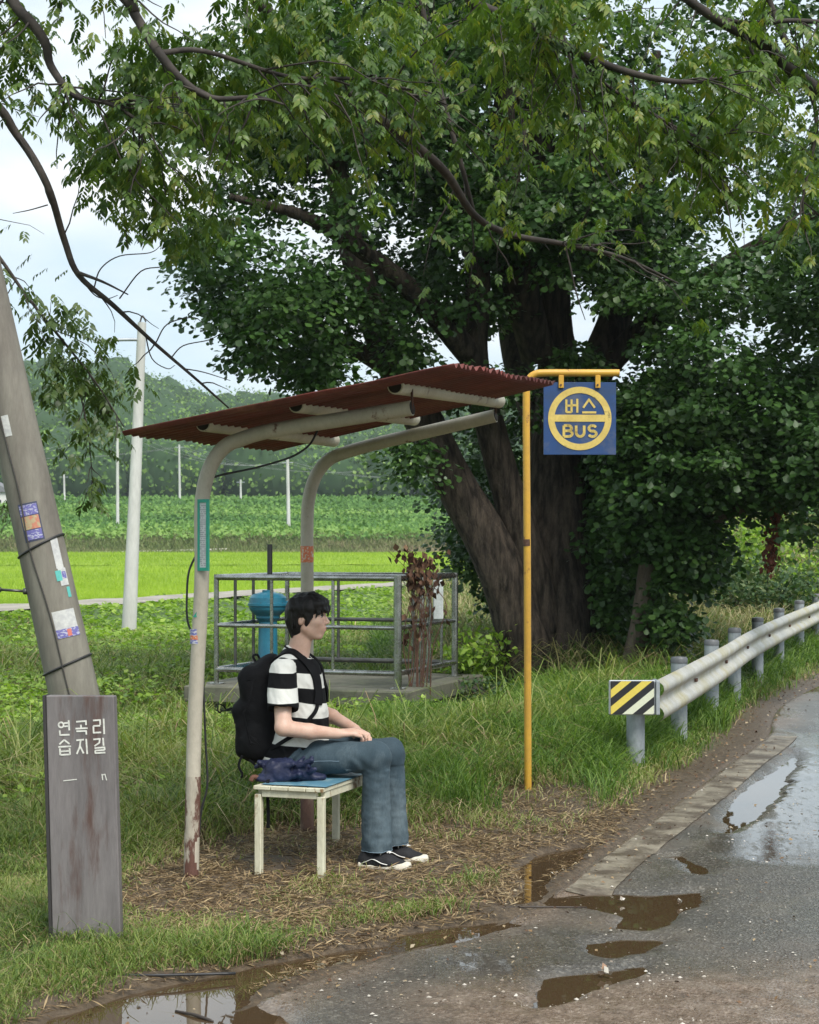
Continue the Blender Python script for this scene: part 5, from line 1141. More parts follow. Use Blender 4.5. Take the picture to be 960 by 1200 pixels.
for a in np.linspace(0, 2*pi, 10, endpoint=False): mb = MB(); mb.tube([vc+[cos(a)*.19, sin(a)*.19, .762], vc+[cos(a)*.19, sin(a)*.19, .806]], .012, 6); mb.build('bolt', Mst2, o)
mb = MB(); mb.tube([vc+[.20, 0, .765], vc+[.30, -.02, .765]], .055, 14); mb.tube([vc+[.30, -.02, .765], vc+[.40, -.04, .765]], .02, 12); mb.build('input_shaft', Mvl, vl, True, 35)
mb = MB(); mb.lathe(vc+[.42, -.04, .765], [(.11, -.012), (.125, 0), (.11, .012), (.10, 0)], 24, (1, -.1, 0)); mb.build('hand_wheel', Mst2, vl, True)
mb = MB(); mb.tube([vc+[0.02, 0, .93], vc+[0.02, 0, 1.42]], .028, 12); mb.build('stem', M_black, vl, True, 40)
# withered vine over the railing
dv = empty('withered_vine', pp(.45, .08, .1), 'withered vine of dark red-brown leaves climbing over the railing corner', 'plant')
mb = MB(); rr_ = np.random.default_rng(12); roots = []
for k in range(16):
    u0 = 492+rr_.normal(0, 8); P = [W(u0+rr_.normal(0, 3), 815, 17.6), W(u0+rr_.normal(0, 6), 760, 17.55), W(u0+rr_.normal(0, 10), 710, 17.5), W(u0+rr_.normal(0, 11), 680, 17.5), W(u0+rr_.normal(0, 14), 640+20*rr_.random(), 17.5)]
    P = spline(P, 5); mb.tube(P, np.linspace(.007, .003, len(P)), 5, cap=False); roots.append(P[6:])
mb.build('stems', M_dead if False else mat('vine_stem', (.09, .045, .03), .9, fine=.2), dv, True)
R_ = np.concatenate(roots); n = 330; P = R_[rr_.integers(0, len(R_), n)]+rr_.normal(0, .045, (n, 3))
vv = HZ-(P[:, 2]-CAMZ)/P[:, 1]*FPX; k = (vv < 690) | (rr_.random(n) < .35); P = P[k]; n = len(P)
leaves('withered_leaves', P, .05+.05*rr_.random(n), rdir(n, rr_)*.6-Zv, rdir(n, rr_), LEAF_KITE, M_dead, dv, rnd=rr_.random(n))
hv = empty('dead_vine', W(908, 595, 18.2), 'rust-brown dead vine hanging from the drooping crown over the bank', 'plant')
mb = MB(); P = spline([W(905, 560, 18.2), W(909, 600, 18.2), W(905, 635, 18.2), W(902, 662, 18.2)], 6); mb.tube(P, .012, 6); mb.build('stem', bpy.data.materials['vine_stem'], hv, True)
n = 330; P = P[rr_.integers(0, len(P), n)]+rr_.normal(0, .035, (n, 3)); leaves('dry_leaves', P, .04+.04*rr_.random(n), rdir(n, rr_)*.6-Zv, rdir(n, rr_), LEAF_KITE, leafmat('rusty_leaf', [(.09, .03, .02), (.16, .055, .035), (.24, .09, .05)], .15, .7, .2, (1, 1, 1)), hv, rnd=rr_.random(n))

# ---------------- utility poles
Mpole = mat('weathered_concrete_pole', (.22, .205, .17), .8, (.14, .125, .105), 1.4, 7, .38, .62, (2.5, 2.5, .5), bump=.15, bscale=40, fine=.12, fscale=18, col3=(.13, .115, .10), scale3=1.6, lo3=.58, hi3=.75)
Yp = 12.3; b0 = np.array([(150-480)/FPX*Yp, Yp, -.4]); 
pA = W(82, 792, Yp); pB = W(4, 440, Yp-.0); dirp = unit((pB-pA)[None])[0]
base_ = pA-dirp*((pA[2]+.4)/dirp[2]); topp = base_+dirp*9.0
up_ = empty('utility_pole', base_+dirp*.4/dirp[2], 'stout tilted concrete utility pole covered with stickers behind the slab sign', 'utility pole')
mb = MB(); mb.tube([base_+dirp*k for k in np.linspace(0, 9, 12)], np.linspace(.178, .115, 12), 36); mb.build('shaft', Mpole, up_, True, 40)
def on_pole(v, ang, r_off=.002):   # point on the pole surface at picture height v and angle (0 = facing the camera, + = right)
    z_ = None
    k = ((CAMZ-(v-HZ)/FPX*Yp)-base_[2])/dirp[2]; c_ = base_+dirp*k; r_ = .178-.063*k/9+r_off
    side = unit(np.cross(dirp, [0, 1, 0])[None])[0]; side = side if side[0] > 0 else -side; fr = unit(np.cross(side, dirp)[None])[0]; fr = fr if fr[1] < 0 else -fr
    return c_+side*sin(ang)*r_+fr*cos(ang)*r_
def patch(v0, v1, a0, a1, name, m, off=.002, shear=0, parent=up_):
    n_, m_ = 9, 6; V = [on_pole(v, a+shear*(v-v0)/(v1-v0), off) for v in np.linspace(v0, v1, m_) for a in np.linspace(a0, a1, n_)]
    mb = MB(); mb.add(V, [(i*n_+j, i*n_+j+1, (i+1)*n_+j+1, (i+1)*n_+j) for i in range(m_-1) for j in range(n_-1)]); return mb.build(name, m, parent, True)
Mpur = mat('violet_print', (.14, .13, .36), .45, (.40, .40, .52), 45, 2, .52, .56, (1, 1, 2), fine=.1); Mpap = mat('pale_paper', (.55, .55, .53), .5, (.45, .45, .45), 20, 2, fine=.08); Mtan = mat('tan_print', (.42, .33, .20), .5, (.50, .20, .13), 40, 2, .5, .55, fine=.1); Mnav = mat('navy_edge', (.05, .055, .10), .5, fine=.1); Mteal = mat('teal_tape', (.10, .42, .38), .4, fine=.1)
s1 = patch(590, 634, -.42, .42, 'sticker', Mnav, .0015); patch(592, 604, -.38, .38, 'print_block', Mpur, .003, parent=s1); patch(605, 620, -.36, .36, 'print_block', Mtan, .003, parent=s1); patch(621, 632, -.33, .36, 'print_block', Mpur, .0035, parent=s1)
patch(488, 512, -.30, .02, 'sticker', Mpap, .002)
s2 = patch(635, 670, .62, .98, 'sticker', Mpap, .002); patch(670, 690, .66, 1.05, 'sticker', Mpap, .003); patch(672, 684, .52, .78, 'tape', Mteal, .0035); patch(692, 704, .88, 1.05, 'tape', Mteal, .003); patch(674, 682, .80, 1.0, 'print_block', Mpur, .0045, parent=s2)
s3 = patch(717, 738, .02, 1.0, 'sticker', Mpap, .002, .02); patch(738, 748, .04, 1.02, 'print_block', Mpur, .0035, .02, parent=s3)
patch(739, 747, .48, .66, 'seal', mat('red_seal', (.55, .16, .12), .5, fine=.05), .0045, parent=s3)
for v_, dv_ in ((640, -8), (779, -6)):
    mb = MB(); V = [on_pole(v_+dv_*sin(a), a, .004) for a in np.linspace(-pi, pi, 40)]; mb.tube(np.array(V), .0085, 6); mb.build('wire_band', M_black, up_, True)
mb = MB(); V = [on_pole(v, a, .006) for v, a in ((300, -.1), (400, -.22), (470, -.36), (520, -.30), (580, -.22), (640, -.30), (700, -.1), (740, -.02), (790, .0), (830, .05))]; mb.tube(spline(V, 5), .005, 8); mb.build('ground_cable', mat('ground_cable', (.05, .045, .04), .7, fine=.1), up_, True)
mb = MB(); a_ = on_pole(687, -1.25, 0); mb.tube([a_, a_+np.array([-.17, -.02, .012])], .0095, 10); mb.tube([a_+np.array([-.17, -.02, .012]), a_+np.array([-.178, -.02, .012])], .018, 10); mb.tube([a_+[.01, 0, 0], a_+[-.02, 0, 0]], .022, 10); mb.build('step_bolt', Mst2, up_, True)

def pole(u0, v0, u1, v1, Y, r0, r1, label, m, arm=None, n=14, group=None, cap=False):
    a = W(u0, v0, Y); b = W(u1, v1, Y); a2 = a-[0, 0, .5]
    e = empty('utility_pole', a, label, 'utility pole', group)
    mb = MB(); mb.tube([a2, a, b], [r0, r0, r1], n); mb.build('shaft', m, e, True, 40)
    return e, a, b
Mpw = mat('pale_concrete_pole', (.58, .58, .55), .75, (.46, .46, .43), 1.2, 6, .4, .6, (2, 2, .4), fine=.1, fscale=10)
e, a, b = pole(151, 744, 166.5, 378, 32, .135, .078, 'pale concrete pole with a short lamp arm standing beside the farm path', Mpw, n=10)
mb = MB(); p = W(165, 398, 32); mb.tube(spline([p, W(145, 398, 31.9), W(124, 399, 31.8)], 4), .03, 8); mb.build('lamp_arm', Mgal, e, True)
mb = MB(); p = W(120, 399.5, 31.8); mb.box(p, [.16, 0, 0], [0, .07, 0], [0, 0, .035], .015); mb.build('lamp_head', Mgal, e)
mb = MB(); mb.tube(spline([W(164, 378, 32), W(167, 370, 32), W(171, 377, 32)], 5), .015, 6); mb.build('top_hook', Mst2, e, True)
ends = []
for (u0, v0, u1, v1, Y, r_, lab) in ((138, 628, 137.5, 497, 176, .17, 'thin grey pole in the crops just left of the pale roadside pole foot'), (211, 606, 210, 521, 238, .17, 'thin pale pole against the wooded hill near the roof tip'),
        (282.5, 606, 282, 562, 238, .16, 'short pale pole with a yellow foot at the edge of the crops'), (338.5, 624, 337, 538, 180, .20, 'white pole in the crops seen between the shelter posts'), (76, 606, 75, 556, 240, .16, 'short thin pole beside the hanging dead leaf of the left tree')):
    e, a, b = pole(u0, v0, u1, v1, Y, r_, r_*.75, lab, Mpw, n=8, group='distant utility poles in the fields'); ends.append(b)
    mb = MB(); mb.box(b-Zv*.35, [.55, 0, 0], [0, .05, 0], Zv*.05); mb.build('cross_arm', Mgal, e)
    if u0 == 282.5: mb = MB(); mb.tube([a, a+Zv*1.2], r_*1.05, 8); mb.build('foot_band', My1, e, True)
order = [ends[4], ends[0], ends[1], ends[2], ends[3]]
mb = MB()
def wire(p, q, sag, r_=.013): 
    t = np.linspace(0, 1, 14)[:, None]; P = p+(q-p)*t; P[:, 2] -= sag*4*(t*(1-t))[:, 0]; mb.tube(P, r_, 4, cap=False)
wl = W(-60, 530, 238)
for dx in (-.5, .5):
    o_ = np.array([dx, 0, -.3])
    wire(wl+o_, ends[2-1]+o_, 1.0) ; wire(ends[1]+o_, ends[3]+o_, 1.2); wire(ends[3]+o_, W(560, 545, 190)+o_, 1.3); wire(W(-60, 540, 176)+o_, ends[0]+o_, .8); wire(ends[0]+o_, ends[3]+o_, 1.6)
    wire(ends[1]+o_, W(420, 550, 240)+o_, 1.2)
o = mb.build('overhead_wires', mat('wire_grey', (.25, .26, .26), .6, fine=0)); tag(o, 'thin overhead wires strung between the distant poles', 'wires')
# farmhouse at the far left
fh = empty('farmhouse', W(-6, 606, 232), 'small white farmhouse with a grey roof glimpsed beside the tilted pole', 'house'); c_ = W(-6, 606, 232)
mb = MB(); mb.box(c_+Zv*1.6, [2.6, 0, 0], [0, 2.5, 0], Zv*1.6); wl_ = mb.build('wall', mat('white_render', (.62, .61, .58), .8, fine=.05), fh)
mb = MB(); mb.prism([(-3.0, 0), (3.0, 0), (0, 1.5)], c_+[0, -2.8, 3.2], (1, 0, 0), (0, 0, 1), (0, 5.6, 0)); mb.build('roof', mat('grey_roof', (.16, .16, .17), .7, fine=.1), fh)
mb = MB(); mb.box(c_+[.9, -2.52, 1.7], [.5, 0, 0], [0, .03, 0], Zv*.5); mb.build('window', mat('dark_pane', (.03, .035, .04), .1, fine=0), fh)
# pale canal kerb in front of the crops
Mck = mat('canal_concrete', (.50, .47, .40), .8, fine=.1)
mb = MB(); y0 = 153; 
for u0, u1 in ((60, 262),):
    a = np.array([(u0-480)/FPX*y0, y0, 0]); b = np.array([(u1-480)/FPX*y0, y0+3, 0]); n_ = 12
    P = np.array([a+(b-a)*t for t in np.linspace(0, 1, n_)]); P[:, 2] = H(P[:, :2])+.35
    mb.tube(P, .16, 6)
o = mb.build('canal_kerb', Mck, None, False); tag(o, 'long pale concrete kerb of the canal beyond the rice', 'kerb')

# ---------------- litter on the ground
Mstick = mat('wet_stick', (.04, .03, .024), .6, fine=.2)
def stick(p, q, r_, lab, bend=.005):
    p = np.array(p, float); q = np.array(q, float); m = (p+q)/2+np.array([0, 0, bend]); mb = MB(); mb.tube(spline([p, m, q], 5), [r_*.8]*5+[r_]*5+[r_*.5], 7); o = mb.build('stick', Mstick, None, True); tag(o, lab, 'stick')
a = G(206, 1181); b = G(250, 1193); stick(a-[0, 0, .012], b-[0, 0, .012], .006, 'short dark stick lying in the puddle by the slab sign')
a = G(92, 1146); b = G(178, 1150); c_ = G(276, 1144)
mb = MB(); P = spline([a+Zv*.012, b+Zv*.022, c_+Zv*.010], 8); mb.tube(P, .0055, 8); o = mb.build('black_hose', M_black, None, True); tag(o, 'thin black hose lying in the grass before the slab sign', 'hose')
a = G(556, 1066); b = G(688, 1064); stick(a+Zv*.006, b+Zv*.002, .004, 'long pale straw-thin stick lying across the road edge by the puddle', .004)
M_scrap = leafmat('wet_leaf', [(.45, .43, .38), (.55, .52, .45), (.35, .2, .12)], .1, .3, .5, (1, 1, 1))
rr_ = np.random.default_rng(31)
for k, (u, v, s_, lab) in enumerate(((712, 1141, .035, 'pale crumpled leaf standing in the brown puddle nearest the camera'), (729, 1055, .02, 'small pale leaf floating in the middle of the brown road puddle'), (797, 1058, .02, 'small pale leaf at the right end of the brown road puddle'), (462, 1083, .035, 'dead reddish leaf at the grass tip by the bright puddle'), (650, 1025, .02, 'pale curled leaf on the muddy edge of the road'))):
    p = G(u, v); m_ = 5; Pn = np.tile(p, (m_, 1))+rr_.normal(0, s_*.18, (m_, 3)); Pn[:, 2] = -.004+rr_.random(m_)*s_*.4
    o = leaves('fallen_leaf', Pn, s_, rdir(m_, rr_)*.7+Zv*.6, rdir(m_, rr_), LEAF_KITE, M_scrap if k != 3 else M_dead, None); tag(o, lab, 'leaf')
# ================================================================== PERSON (figure space: x forward, y to his left, z up; metres)
class SDF:
    def __init__(s, lo, hi, h):
        s.lo = np.array(lo, float); s.h = h; s.n = np.ceil((np.array(hi)-s.lo)/h).astype(int)+1
        s.F = np.full(s.n, 1.0, np.float32); s.A = None
    def win(s, lo, hi):
        a = np.clip(np.floor((np.array(lo)-s.lo)/s.h).astype(int), 0, s.n); b = np.clip(np.ceil((np.array(hi)-s.lo)/s.h).astype(int)+1, 0, s.n)
        sl = tuple(slice(i, j) for i, j in zip(a, b)); ax = [s.lo[k]+s.h*np.arange(a[k], b[k]) for k in range(3)]
        return sl, np.stack(np.meshgrid(*ax, indexing='ij'), -1)
    def op(s, fn, lo, hi, k=.01, mode='+', att=None):
        pad = k+.03; sl, P = s.win(np.array(lo)-pad, np.array(hi)+pad)
        if P.size == 0: return
        d = fn(P); f = s.F[sl]
        if att is not None:
            if s.A is None: s.A = np.zeros(s.n, np.float32)
            a = s.A[sl]; s.A[sl] = np.where(d < f, att, a)
        if mode == '-': d = -d; hh = np.clip(.5-.5*(d-f)/(-k if False else k)*-1, 0, 1); m = np.maximum(f, d); q = np.maximum(k-np.abs(f-d), 0)/k; s.F[sl] = m+q*q*k*.25
        else: q = np.maximum(k-np.abs(f-d), 0)/k; s.F[sl] = np.minimum(f, d)-q*q*k*.25
    def cap(s, a, b, ra, rb, k=.01, mode='+', att=None, sq=None):
        a = np.array(a, float); b = np.array(b, float); r = max(ra, rb)
        def fn(P):
            ab = b-a; t = np.clip(((P-a)@ab)/(ab@ab+1e-12), 0, 1); d = P-a-t[..., None]*ab
            if sq is not None: d = d/np.array(sq)
            return np.sqrt((d**2).sum(-1))-(ra+(rb-ra)*t)
        m = r*(max(sq) if sq is not None else 1)
        s.op(fn, np.minimum(a, b)-m, np.maximum(a, b)+m, k, mode, att)
    def ell(s, c, r, k=.01, mode='+', rot=None, att=None):
        c = np.array(c, float); r = np.array(r, float)
        def fn(P):
            Q = P-c
            if rot is not None: Q = Q@rot
            k0 = np.sqrt(((Q/r)**2).sum(-1)); k1 = np.sqrt(((Q/r**2)**2).sum(-1))+1e-9; return k0*(k0-1)/k1
        m = r.max(); s.op(fn, c-m, c+m, k, mode, att)
    def box(s, c, r, rd, k=.01, mode='+', rot=None, att=None):
        c = np.array(c, float); r = np.array(r, float)
        def fn(P):
            Q = P-c
            if rot is not None: Q = Q@rot
            q = np.abs(Q)-(r-rd); return np.sqrt((np.maximum(q, 0)**2).sum(-1))+np.minimum(q.max(-1), 0)-rd
        m = np.linalg.norm(r); s.op(fn, c-m, c+m, k, mode, att)
    def cut(s, p, n):     # remove the side n points to
        p = np.array(p, float); n = np.array(n, float); n /= np.linalg.norm(n)
        ax = [s.lo[k]+s.h*np.arange(s.n[k]) for k in range(3)]
        d = (ax[0][:, None, None]-p[0])*n[0]+(ax[1][None, :, None]-p[1])*n[1]+(ax[2][None, None, :]-p[2])*n[2]
        s.F = np.maximum(s.F, d.astype(np.float32))
    def disp(s, fn, band=.03):
        i = np.argwhere(np.abs(s.F) < band); P = s.lo+i*s.h; s.F[tuple(i.T)] += fn(P).astype(np.float32)
    def smooth(s, n=1):
        for _ in range(n):
            for ax in range(3): s.F = (np.roll(s.F, 1, ax)+2*s.F+np.roll(s.F, -1, ax))/4
    def samp(s, P, A=None):
        A = s.F if A is None else A; Q = (np.asarray(P)-s.lo)/s.h; Q = np.clip(Q, 0, s.n-1.001); i = Q.astype(int); f = Q-i; r = 0
        for a in (0, 1):
            for b in (0, 1):
                for c in (0, 1):
                    w_ = (f[:, 0] if a else 1-f[:, 0])*(f[:, 1] if b else 1-f[:, 1])*(f[:, 2] if c else 1-f[:, 2]); r = r+w_*A[i[:, 0]+a, i[:, 1]+b, i[:, 2]+c]
        return r
    def snap(s, P, off, it=8):
        P = np.array(P, float)
        for _ in range(it):
            d = s.samp(P)-off; g = np.stack([s.samp(P+e)-s.samp(P-e) for e in np.eye(3)*s.h], 1); g = unit(g); P = P-g*np.clip(d, -.03, .03)[:, None]
        return P
    def mesh(s):
        F = s.F; I = F < 0; nx, ny, nz = s.n
        c = np.zeros((nx-1, ny-1, nz-1), np.int8)
        for a in (0, 1):
            for b in (0, 1):
                for d in (0, 1): c += I[a:nx-1+a, b:ny-1+b, d:nz-1+d]
        cells = np.argwhere((c > 0) & (c < 8)); idx = np.full(c.shape, -1, np.int64); idx[tuple(cells.T)] = np.arange(len(cells))
        S = np.zeros((len(cells), 3)); N_ = np.zeros(len(cells))
        cor = [(a, b, d) for a in (0, 1) for b in (0, 1) for d in (0, 1)]
        for p in cor:
            for k in range(3):
                if p[k] == 0:
                    q = list(p); q[k] = 1
                    f0 = F[tuple((cells+p).T)]; f1 = F[tuple((cells+q).T)]; m = (f0 < 0) != (f1 < 0)
                    t = f0/(f0-f1+1e-20*(f0 == f1)); v = np.tile(np.array(p, float), (len(cells), 1)); v[:, k] += np.where(m, t, 0)
                    S[m] += v[m]; N_ += m
        V = s.lo+(cells+S/N_[:, None])*s.h; Q = []
        for k in range(3):
            a, b = [(1, 2), (2, 0), (0, 1)][k]
            sl0 = [slice(1, -1)]*3; sl0[k] = slice(0, -1); sl1 = list(sl0); sl1[k] = slice(1, None)
            A = I[tuple(sl0)]; B = I[tuple(sl1)]; e = np.argwhere(A != B); fl = A[tuple(e.T)]
            off = np.array([1, 1, 1]); off[k] = 0; e = e+off
            ea = np.zeros(3, int); ea[a] = 1; eb = np.zeros(3, int); eb[b] = 1
            q = np.stack([idx[tuple((e-ea-eb).T)], idx[tuple((e-eb).T)], idx[tuple(e.T)], idx[tuple((e-ea).T)]], 1)
            q[~fl] = q[~fl][:, ::-1]; Q.append(q)
        return V, np.concatenate(Q)
YAW = radians(-8.0); PLOC = np.array([-.575, 8.93, 0.0])
RZ = np.array([[cos(YAW), -sin(YAW), 0], [sin(YAW), cos(YAW), 0], [0, 0, 1]])
def tw(P): return np.asarray(P)@RZ.T+PLOC
per = empty('person', PLOC, 'person in striped T-shirt and blue jeans sitting on the bench, hands joined', 'person')
def put(s, name, m, parent, attrs=None, loc=True, smooth=True):
    V, F = s.mesh() if isinstance(s, SDF) else s
    return npmesh(name, tw(V), F, m, parent, attrs, smooth)
def skin_mat():
    m = mat('skin', (.64, .43, .335), .5, (.57, .355, .27), 14, 3, .4, .65, fine=.04, fscale=120, rvar=.05, spec=.4)
    b = m.node_tree.nodes['Principled BSDF']; b.inputs['Subsurface Weight'].default_value = .12; b.inputs['Subsurface Radius'].default_value = (.02, .008, .004); b.inputs['Subsurface Scale'].default_value = .5
    return m
M_skin = skin_mat()
# ---- body
HC = np.array([.056, 0, 1.247])
b = SDF([-.2, -.36, .04], [.64, .36, 1.40], .0042)
# torso, hips, legs (inside the clothes)
b.ell([-.01, 0, .90], [.085, .14, .17], .04); b.ell([.01, 0, .68], [.085, .125, .16], .05); b.ell([.0, 0, .53], [.10, .14, .08], .04)
for sy, kx_, ky in ((-1, .425, -.10), (1, .462, .10)):
    b.cap([.0, sy*.085, .53], [kx_, ky, .56], .075, .052, .03); b.cap([kx_, ky, .56], [kx_+.005, ky, .10], .05, .036, .02)
# neck
b.cap([.014, 0, 1.03], [.042, 0, 1.16], .054, .047, .03); b.cap([-.02, -.09, 1.0], [-.02, .09, 1.0], .045, .045, .04)
b.cap([.006, 0, 1.04], [.024, 0, 1.16], .046, .043, .02)
# head
def hc(x, y, z): return HC+np.array([x, y, z])
b.ell(hc(-.008, 0, .022), [.092, .072, .086], .02)
b.ell(hc(.035, 0, -.020), [.060, .060, .075], .03)           # face block
b.ell(hc(.032, 0, -.058), [.052, .052, .048], .025)          # jaw
b.cap(hc(.000, -.052, -.058), hc(.058, -.014, -.100), .014, .012, .025); b.cap(hc(.000, .052, -.058), hc(.058, .014, -.100), .014, .012, .025)   # jawline
b.ell(hc(.071, 0, -.097), [.013, .018, .014], .016)          # chin
b.ell(hc(.073, 0, .030), [.022, .050, .018], .02)            # brow
b.ell(hc(.060, 0, .055), [.034, .052, .040], .02)            # forehead
for sy in (-1, 1):
    b.ell(hc(.092, sy*.031, .004), [.016, .015, .009], .010, '-')      # eye socket
    b.ell(hc(.074, sy*.031, .003), [.0135, .0135, .0115], .004)        # eyeball
    b.cap(hc(.0875, sy*.018, .0085), hc(.079, sy*.044, .0065), .0032, .0028, .004)   # upper lid
    b.cap(hc(.0855, sy*.020, -.006), hc(.079, sy*.041, -.0045), .0026, .0024, .004)  # lower lid
    b.ell(hc(.060, sy*.042, -.026), [.022, .020, .020], .02)           # cheek
b.cap(hc(.090, 0, .014), hc(.110, 0, -.026), .0065, .0085, .012); b.ell(hc(.1115, 0, -.031), [.0095, .0095, .0085], .008)
for sy in (-1, 1): b.ell(hc(.100, sy*.0115, -.034), [.0105, .0065, .007], .006); b.ell(hc(.104, sy*.006, -.041), [.004, .0025, .003], .002, '-')
b.ell(hc(.083, 0, -.060), [.0165, .025, .032], .012)          # muzzle
b.ell(hc(.096, 0, -.0570), [.0072, .019, .0055], .004); b.ell(hc(.0935, 0, -.0690), [.0080, .016, .0060], .004)   # lips
b.ell(hc(.102, 0, -.0635), [.007, .020, .0014], .002, '-')
b.ell(hc(.098, 0, -.0835), [.006, .02, .004], .006, '-')     # fold above the chin
for sy in (-1, 1):                                                       # ears
    R_ = np.array([[cos(.25), 0, sin(.25)], [0, 1, 0], [-sin(.25), 0, cos(.25)]])
    b.ell(hc(-.010, sy*.070, -.012), [.017, .009, .031], .006, rot=R_); b.ell(hc(-.007, sy*.079, -.006), [.009, .006, .019], .003, '-', rot=R_); b.ell(hc(-.001, sy*.073, -.017), [.006, .006, .008], .003)
# arms: right (near the camera)
b.cap([-.03, -.17, .965], [-.005, -.265, .715], .049, .040, .02); b.cap([-.005, -.265, .712], [.115, -.205, .690], .040, .038, .015); b.cap([.115, -.205, .690], [.240, -.120, .672], .037, .026, .015)
b.cap([-.03, .17, .965], [.03, .25, .77], .048, .040, .02); b.cap([.03, .25, .77], [.15, .21, .725], .039, .036, .015); b.cap([.15, .21, .725], [.290, .10, .672], .035, .025, .015)
def hand(s, wrist, fwd, up_, side_thumb, curl, L=1.0, spread=.0, fold=0.0, tv=None):
    f = np.array(fwd, float); f /= np.linalg.norm(f); u = np.array(up_, float); u -= f*u.dot(f); u /= np.linalg.norm(u); sd_ = np.cross(f, u)*side_thumb   # toward the thumb
    wv = np.array(wrist, float)
    for o_, r_ in ((-.026, .013), (-.009, .0145), (.009, .015), (.025, .0145)): s.cap(wv+f*.012+sd_*o_*.55, wv+f*.078*L+sd_*o_, .0155, r_-.002, .012)
    for o_, ln, dz in ((-.030, .062, -.004), (-.0105, .078, 0), (.0105, .084, .001), (.0305, .074, -.001)):   # little .. index
        p = wv+f*(.080*L+(-.010 if o_ < -.02 else 0))+sd_*o_+u*dz; a_ = 0; seg = (.46, .30, .24); d = f
        for j, sg in enumerate(seg):
            a_ += curl[j]; d = f*cos(a_)-u*sin(a_)+sd_*spread*o_*10; d = d/np.linalg.norm(d); q = p+d*ln*sg*1.1
            s.cap(p, q, .0092-.0009*j, .0083-.0009*j, .0035); p = q
    tb_ = wv+f*.022+sd_*.022-u*.004; tdir = (f*.75+sd_*.55-u*.25) if tv is None else np.array(tv, float); tdir = tdir/np.linalg.norm(tdir)
    q = tb_+tdir*.040; s.cap(tb_, q, .0145, .0105, .010); t2 = tdir*.85+f*.5; t2 /= np.linalg.norm(t2); q2 = q+t2*.030; s.cap(q, q2, .0100, .0092, .004); s.cap(q2, q2+(t2*.7-u*.3)*.024, .0092, .0078, .004)
# left hand underneath, right hand laid over it
hand(b, [.297, .092, .666], [.62, -.76, -.10], [.25, .15, 1], -1 if False else 1, (.35, .7, .5), spread=.05)
hand(b, [.249, -.113, .673], [.90, .46, .05], [-.1, -.35, 1], -1, (.30, .75, .6), spread=.04)
body = b
put(b, 'body', M_skin, per)
# ---- lips, eyes, brows
mb = MB()
def blob(c, r, rot=None, n=12):
    import bmesh
    bm = bmesh.new(); bmesh.ops.create_uvsphere(bm, u_segments=n, v_segments=8, radius=1); V = np.array([v.co[:] for v in bm.verts])*np.array(r)
    F = [tuple(v.index for v in f.verts) for f in bm.faces]; bm.free()
    if rot is not None: V = V@rot.T
    m = MB(); m.add(tw(V+np.array(c)), [f for f in F if len(f) == 4], [f for f in F if len(f) == 3]); return m
M_lip = mat('lips', (.56, .22, .20), .4, fine=.03)
P = np.array([hc(.1000-.013*(t*t), .018*t, -.0575-.0015*t*t) for t in np.linspace(-1, 1, 9)]); mb = MB(); mb.tube(tw(P), [.001, .003, .004, .0045, .004, .0045, .004, .003, .001], 8)
P = np.array([hc(.0975-.013*(t*t), .016*t, -.0688+.002*t*t) for t in np.linspace(-1, 1, 9)]); mb.tube(tw(P), [.001, .003, .0045, .005, .005, .005, .0045, .003, .001], 8); mb.build('lips', M_lip, per, True)
M_eyew = mat('eye_white', (.6, .57, .53), .2, fine=0, rvar=0); M_iris = mat('iris', (.02, .012, .008), .15, fine=0, rvar=0); M_hair = mat('black_hair', (.006, .0052, .005), .5, (.011, .0095, .009), 8, 3, stretch=(1, 1, .4), bump=.35, bscale=90, fine=.25, fscale=120, spec=.3)
for sy in (-1, 1):
    e_ = blob(hc(.0775, sy*.032, .002), (.0130, .0136, .0085)).build('eye', M_eyew, per, True)
    blob(hc(.0868, sy*.0345, .002), (.0052, .0072, .0066)).build('iris', M_iris, e_, True)
    P = np.array([hc(.0935-.0095*((t+1)/2)**2, sy*(.020+.028*(t+1)/2), .0072+.0016*(1-t*t)) for t in np.linspace(-1, 1, 7)]); mb = MB(); mb.tube(tw(P), [.001, .0022, .0028, .003, .003, .0026, .0015], 6); mb.build('lashes', M_hair, e_, True)
    P = np.array([hc(.0965-.010*((t+1)/2)**1.5, sy*(.014+.038*(t+1)/2), .026+.004*(1-t*t)) for t in np.linspace(-1, 1, 7)]); mb = MB(); mb.tube(tw(P), [.001, .0026, .003, .003, .0028, .002, .001], 8, flat=.5); mb.build('eyebrow', M_hair, per, True)
# ---- hair
h = SDF([-.10, -.13, 1.08], [.19, .13, 1.42], .0036)
h.ell(hc(-.006, 0, .030), [.098, .084, .092], .02); h.ell(hc(.040, 0, .062), [.072, .072, .050], .03)
h.ell(hc(-.045, 0, -.012), [.060, .074, .080], .03)          # back of the head
h.ell(hc(-.042, 0, -.072), [.034, .050, .034], .03)         # nape
for sy in (-1, 1): h.ell(hc(.006, sy*.068, .008), [.040, .015, .045], .02); h.ell(hc(.014, sy*.066, -.022), [.011, .010, .026], .012)   # sides, sideburns
# remove the face, ears and neck
h.ell(hc(.128, 0, -.075), [.095, .120, .095], .012, '-')
h.box(hc(.115, 0, -.055), [.080, .10, .066], .03, .012, '-')
for sy in (-1, 1): h.ell(hc(-.006, sy*.082, -.026), [.022, .020, .038], .006, '-')
h.ell(hc(.05, 0, -.13), [.075, .10, .075], .01, '-')
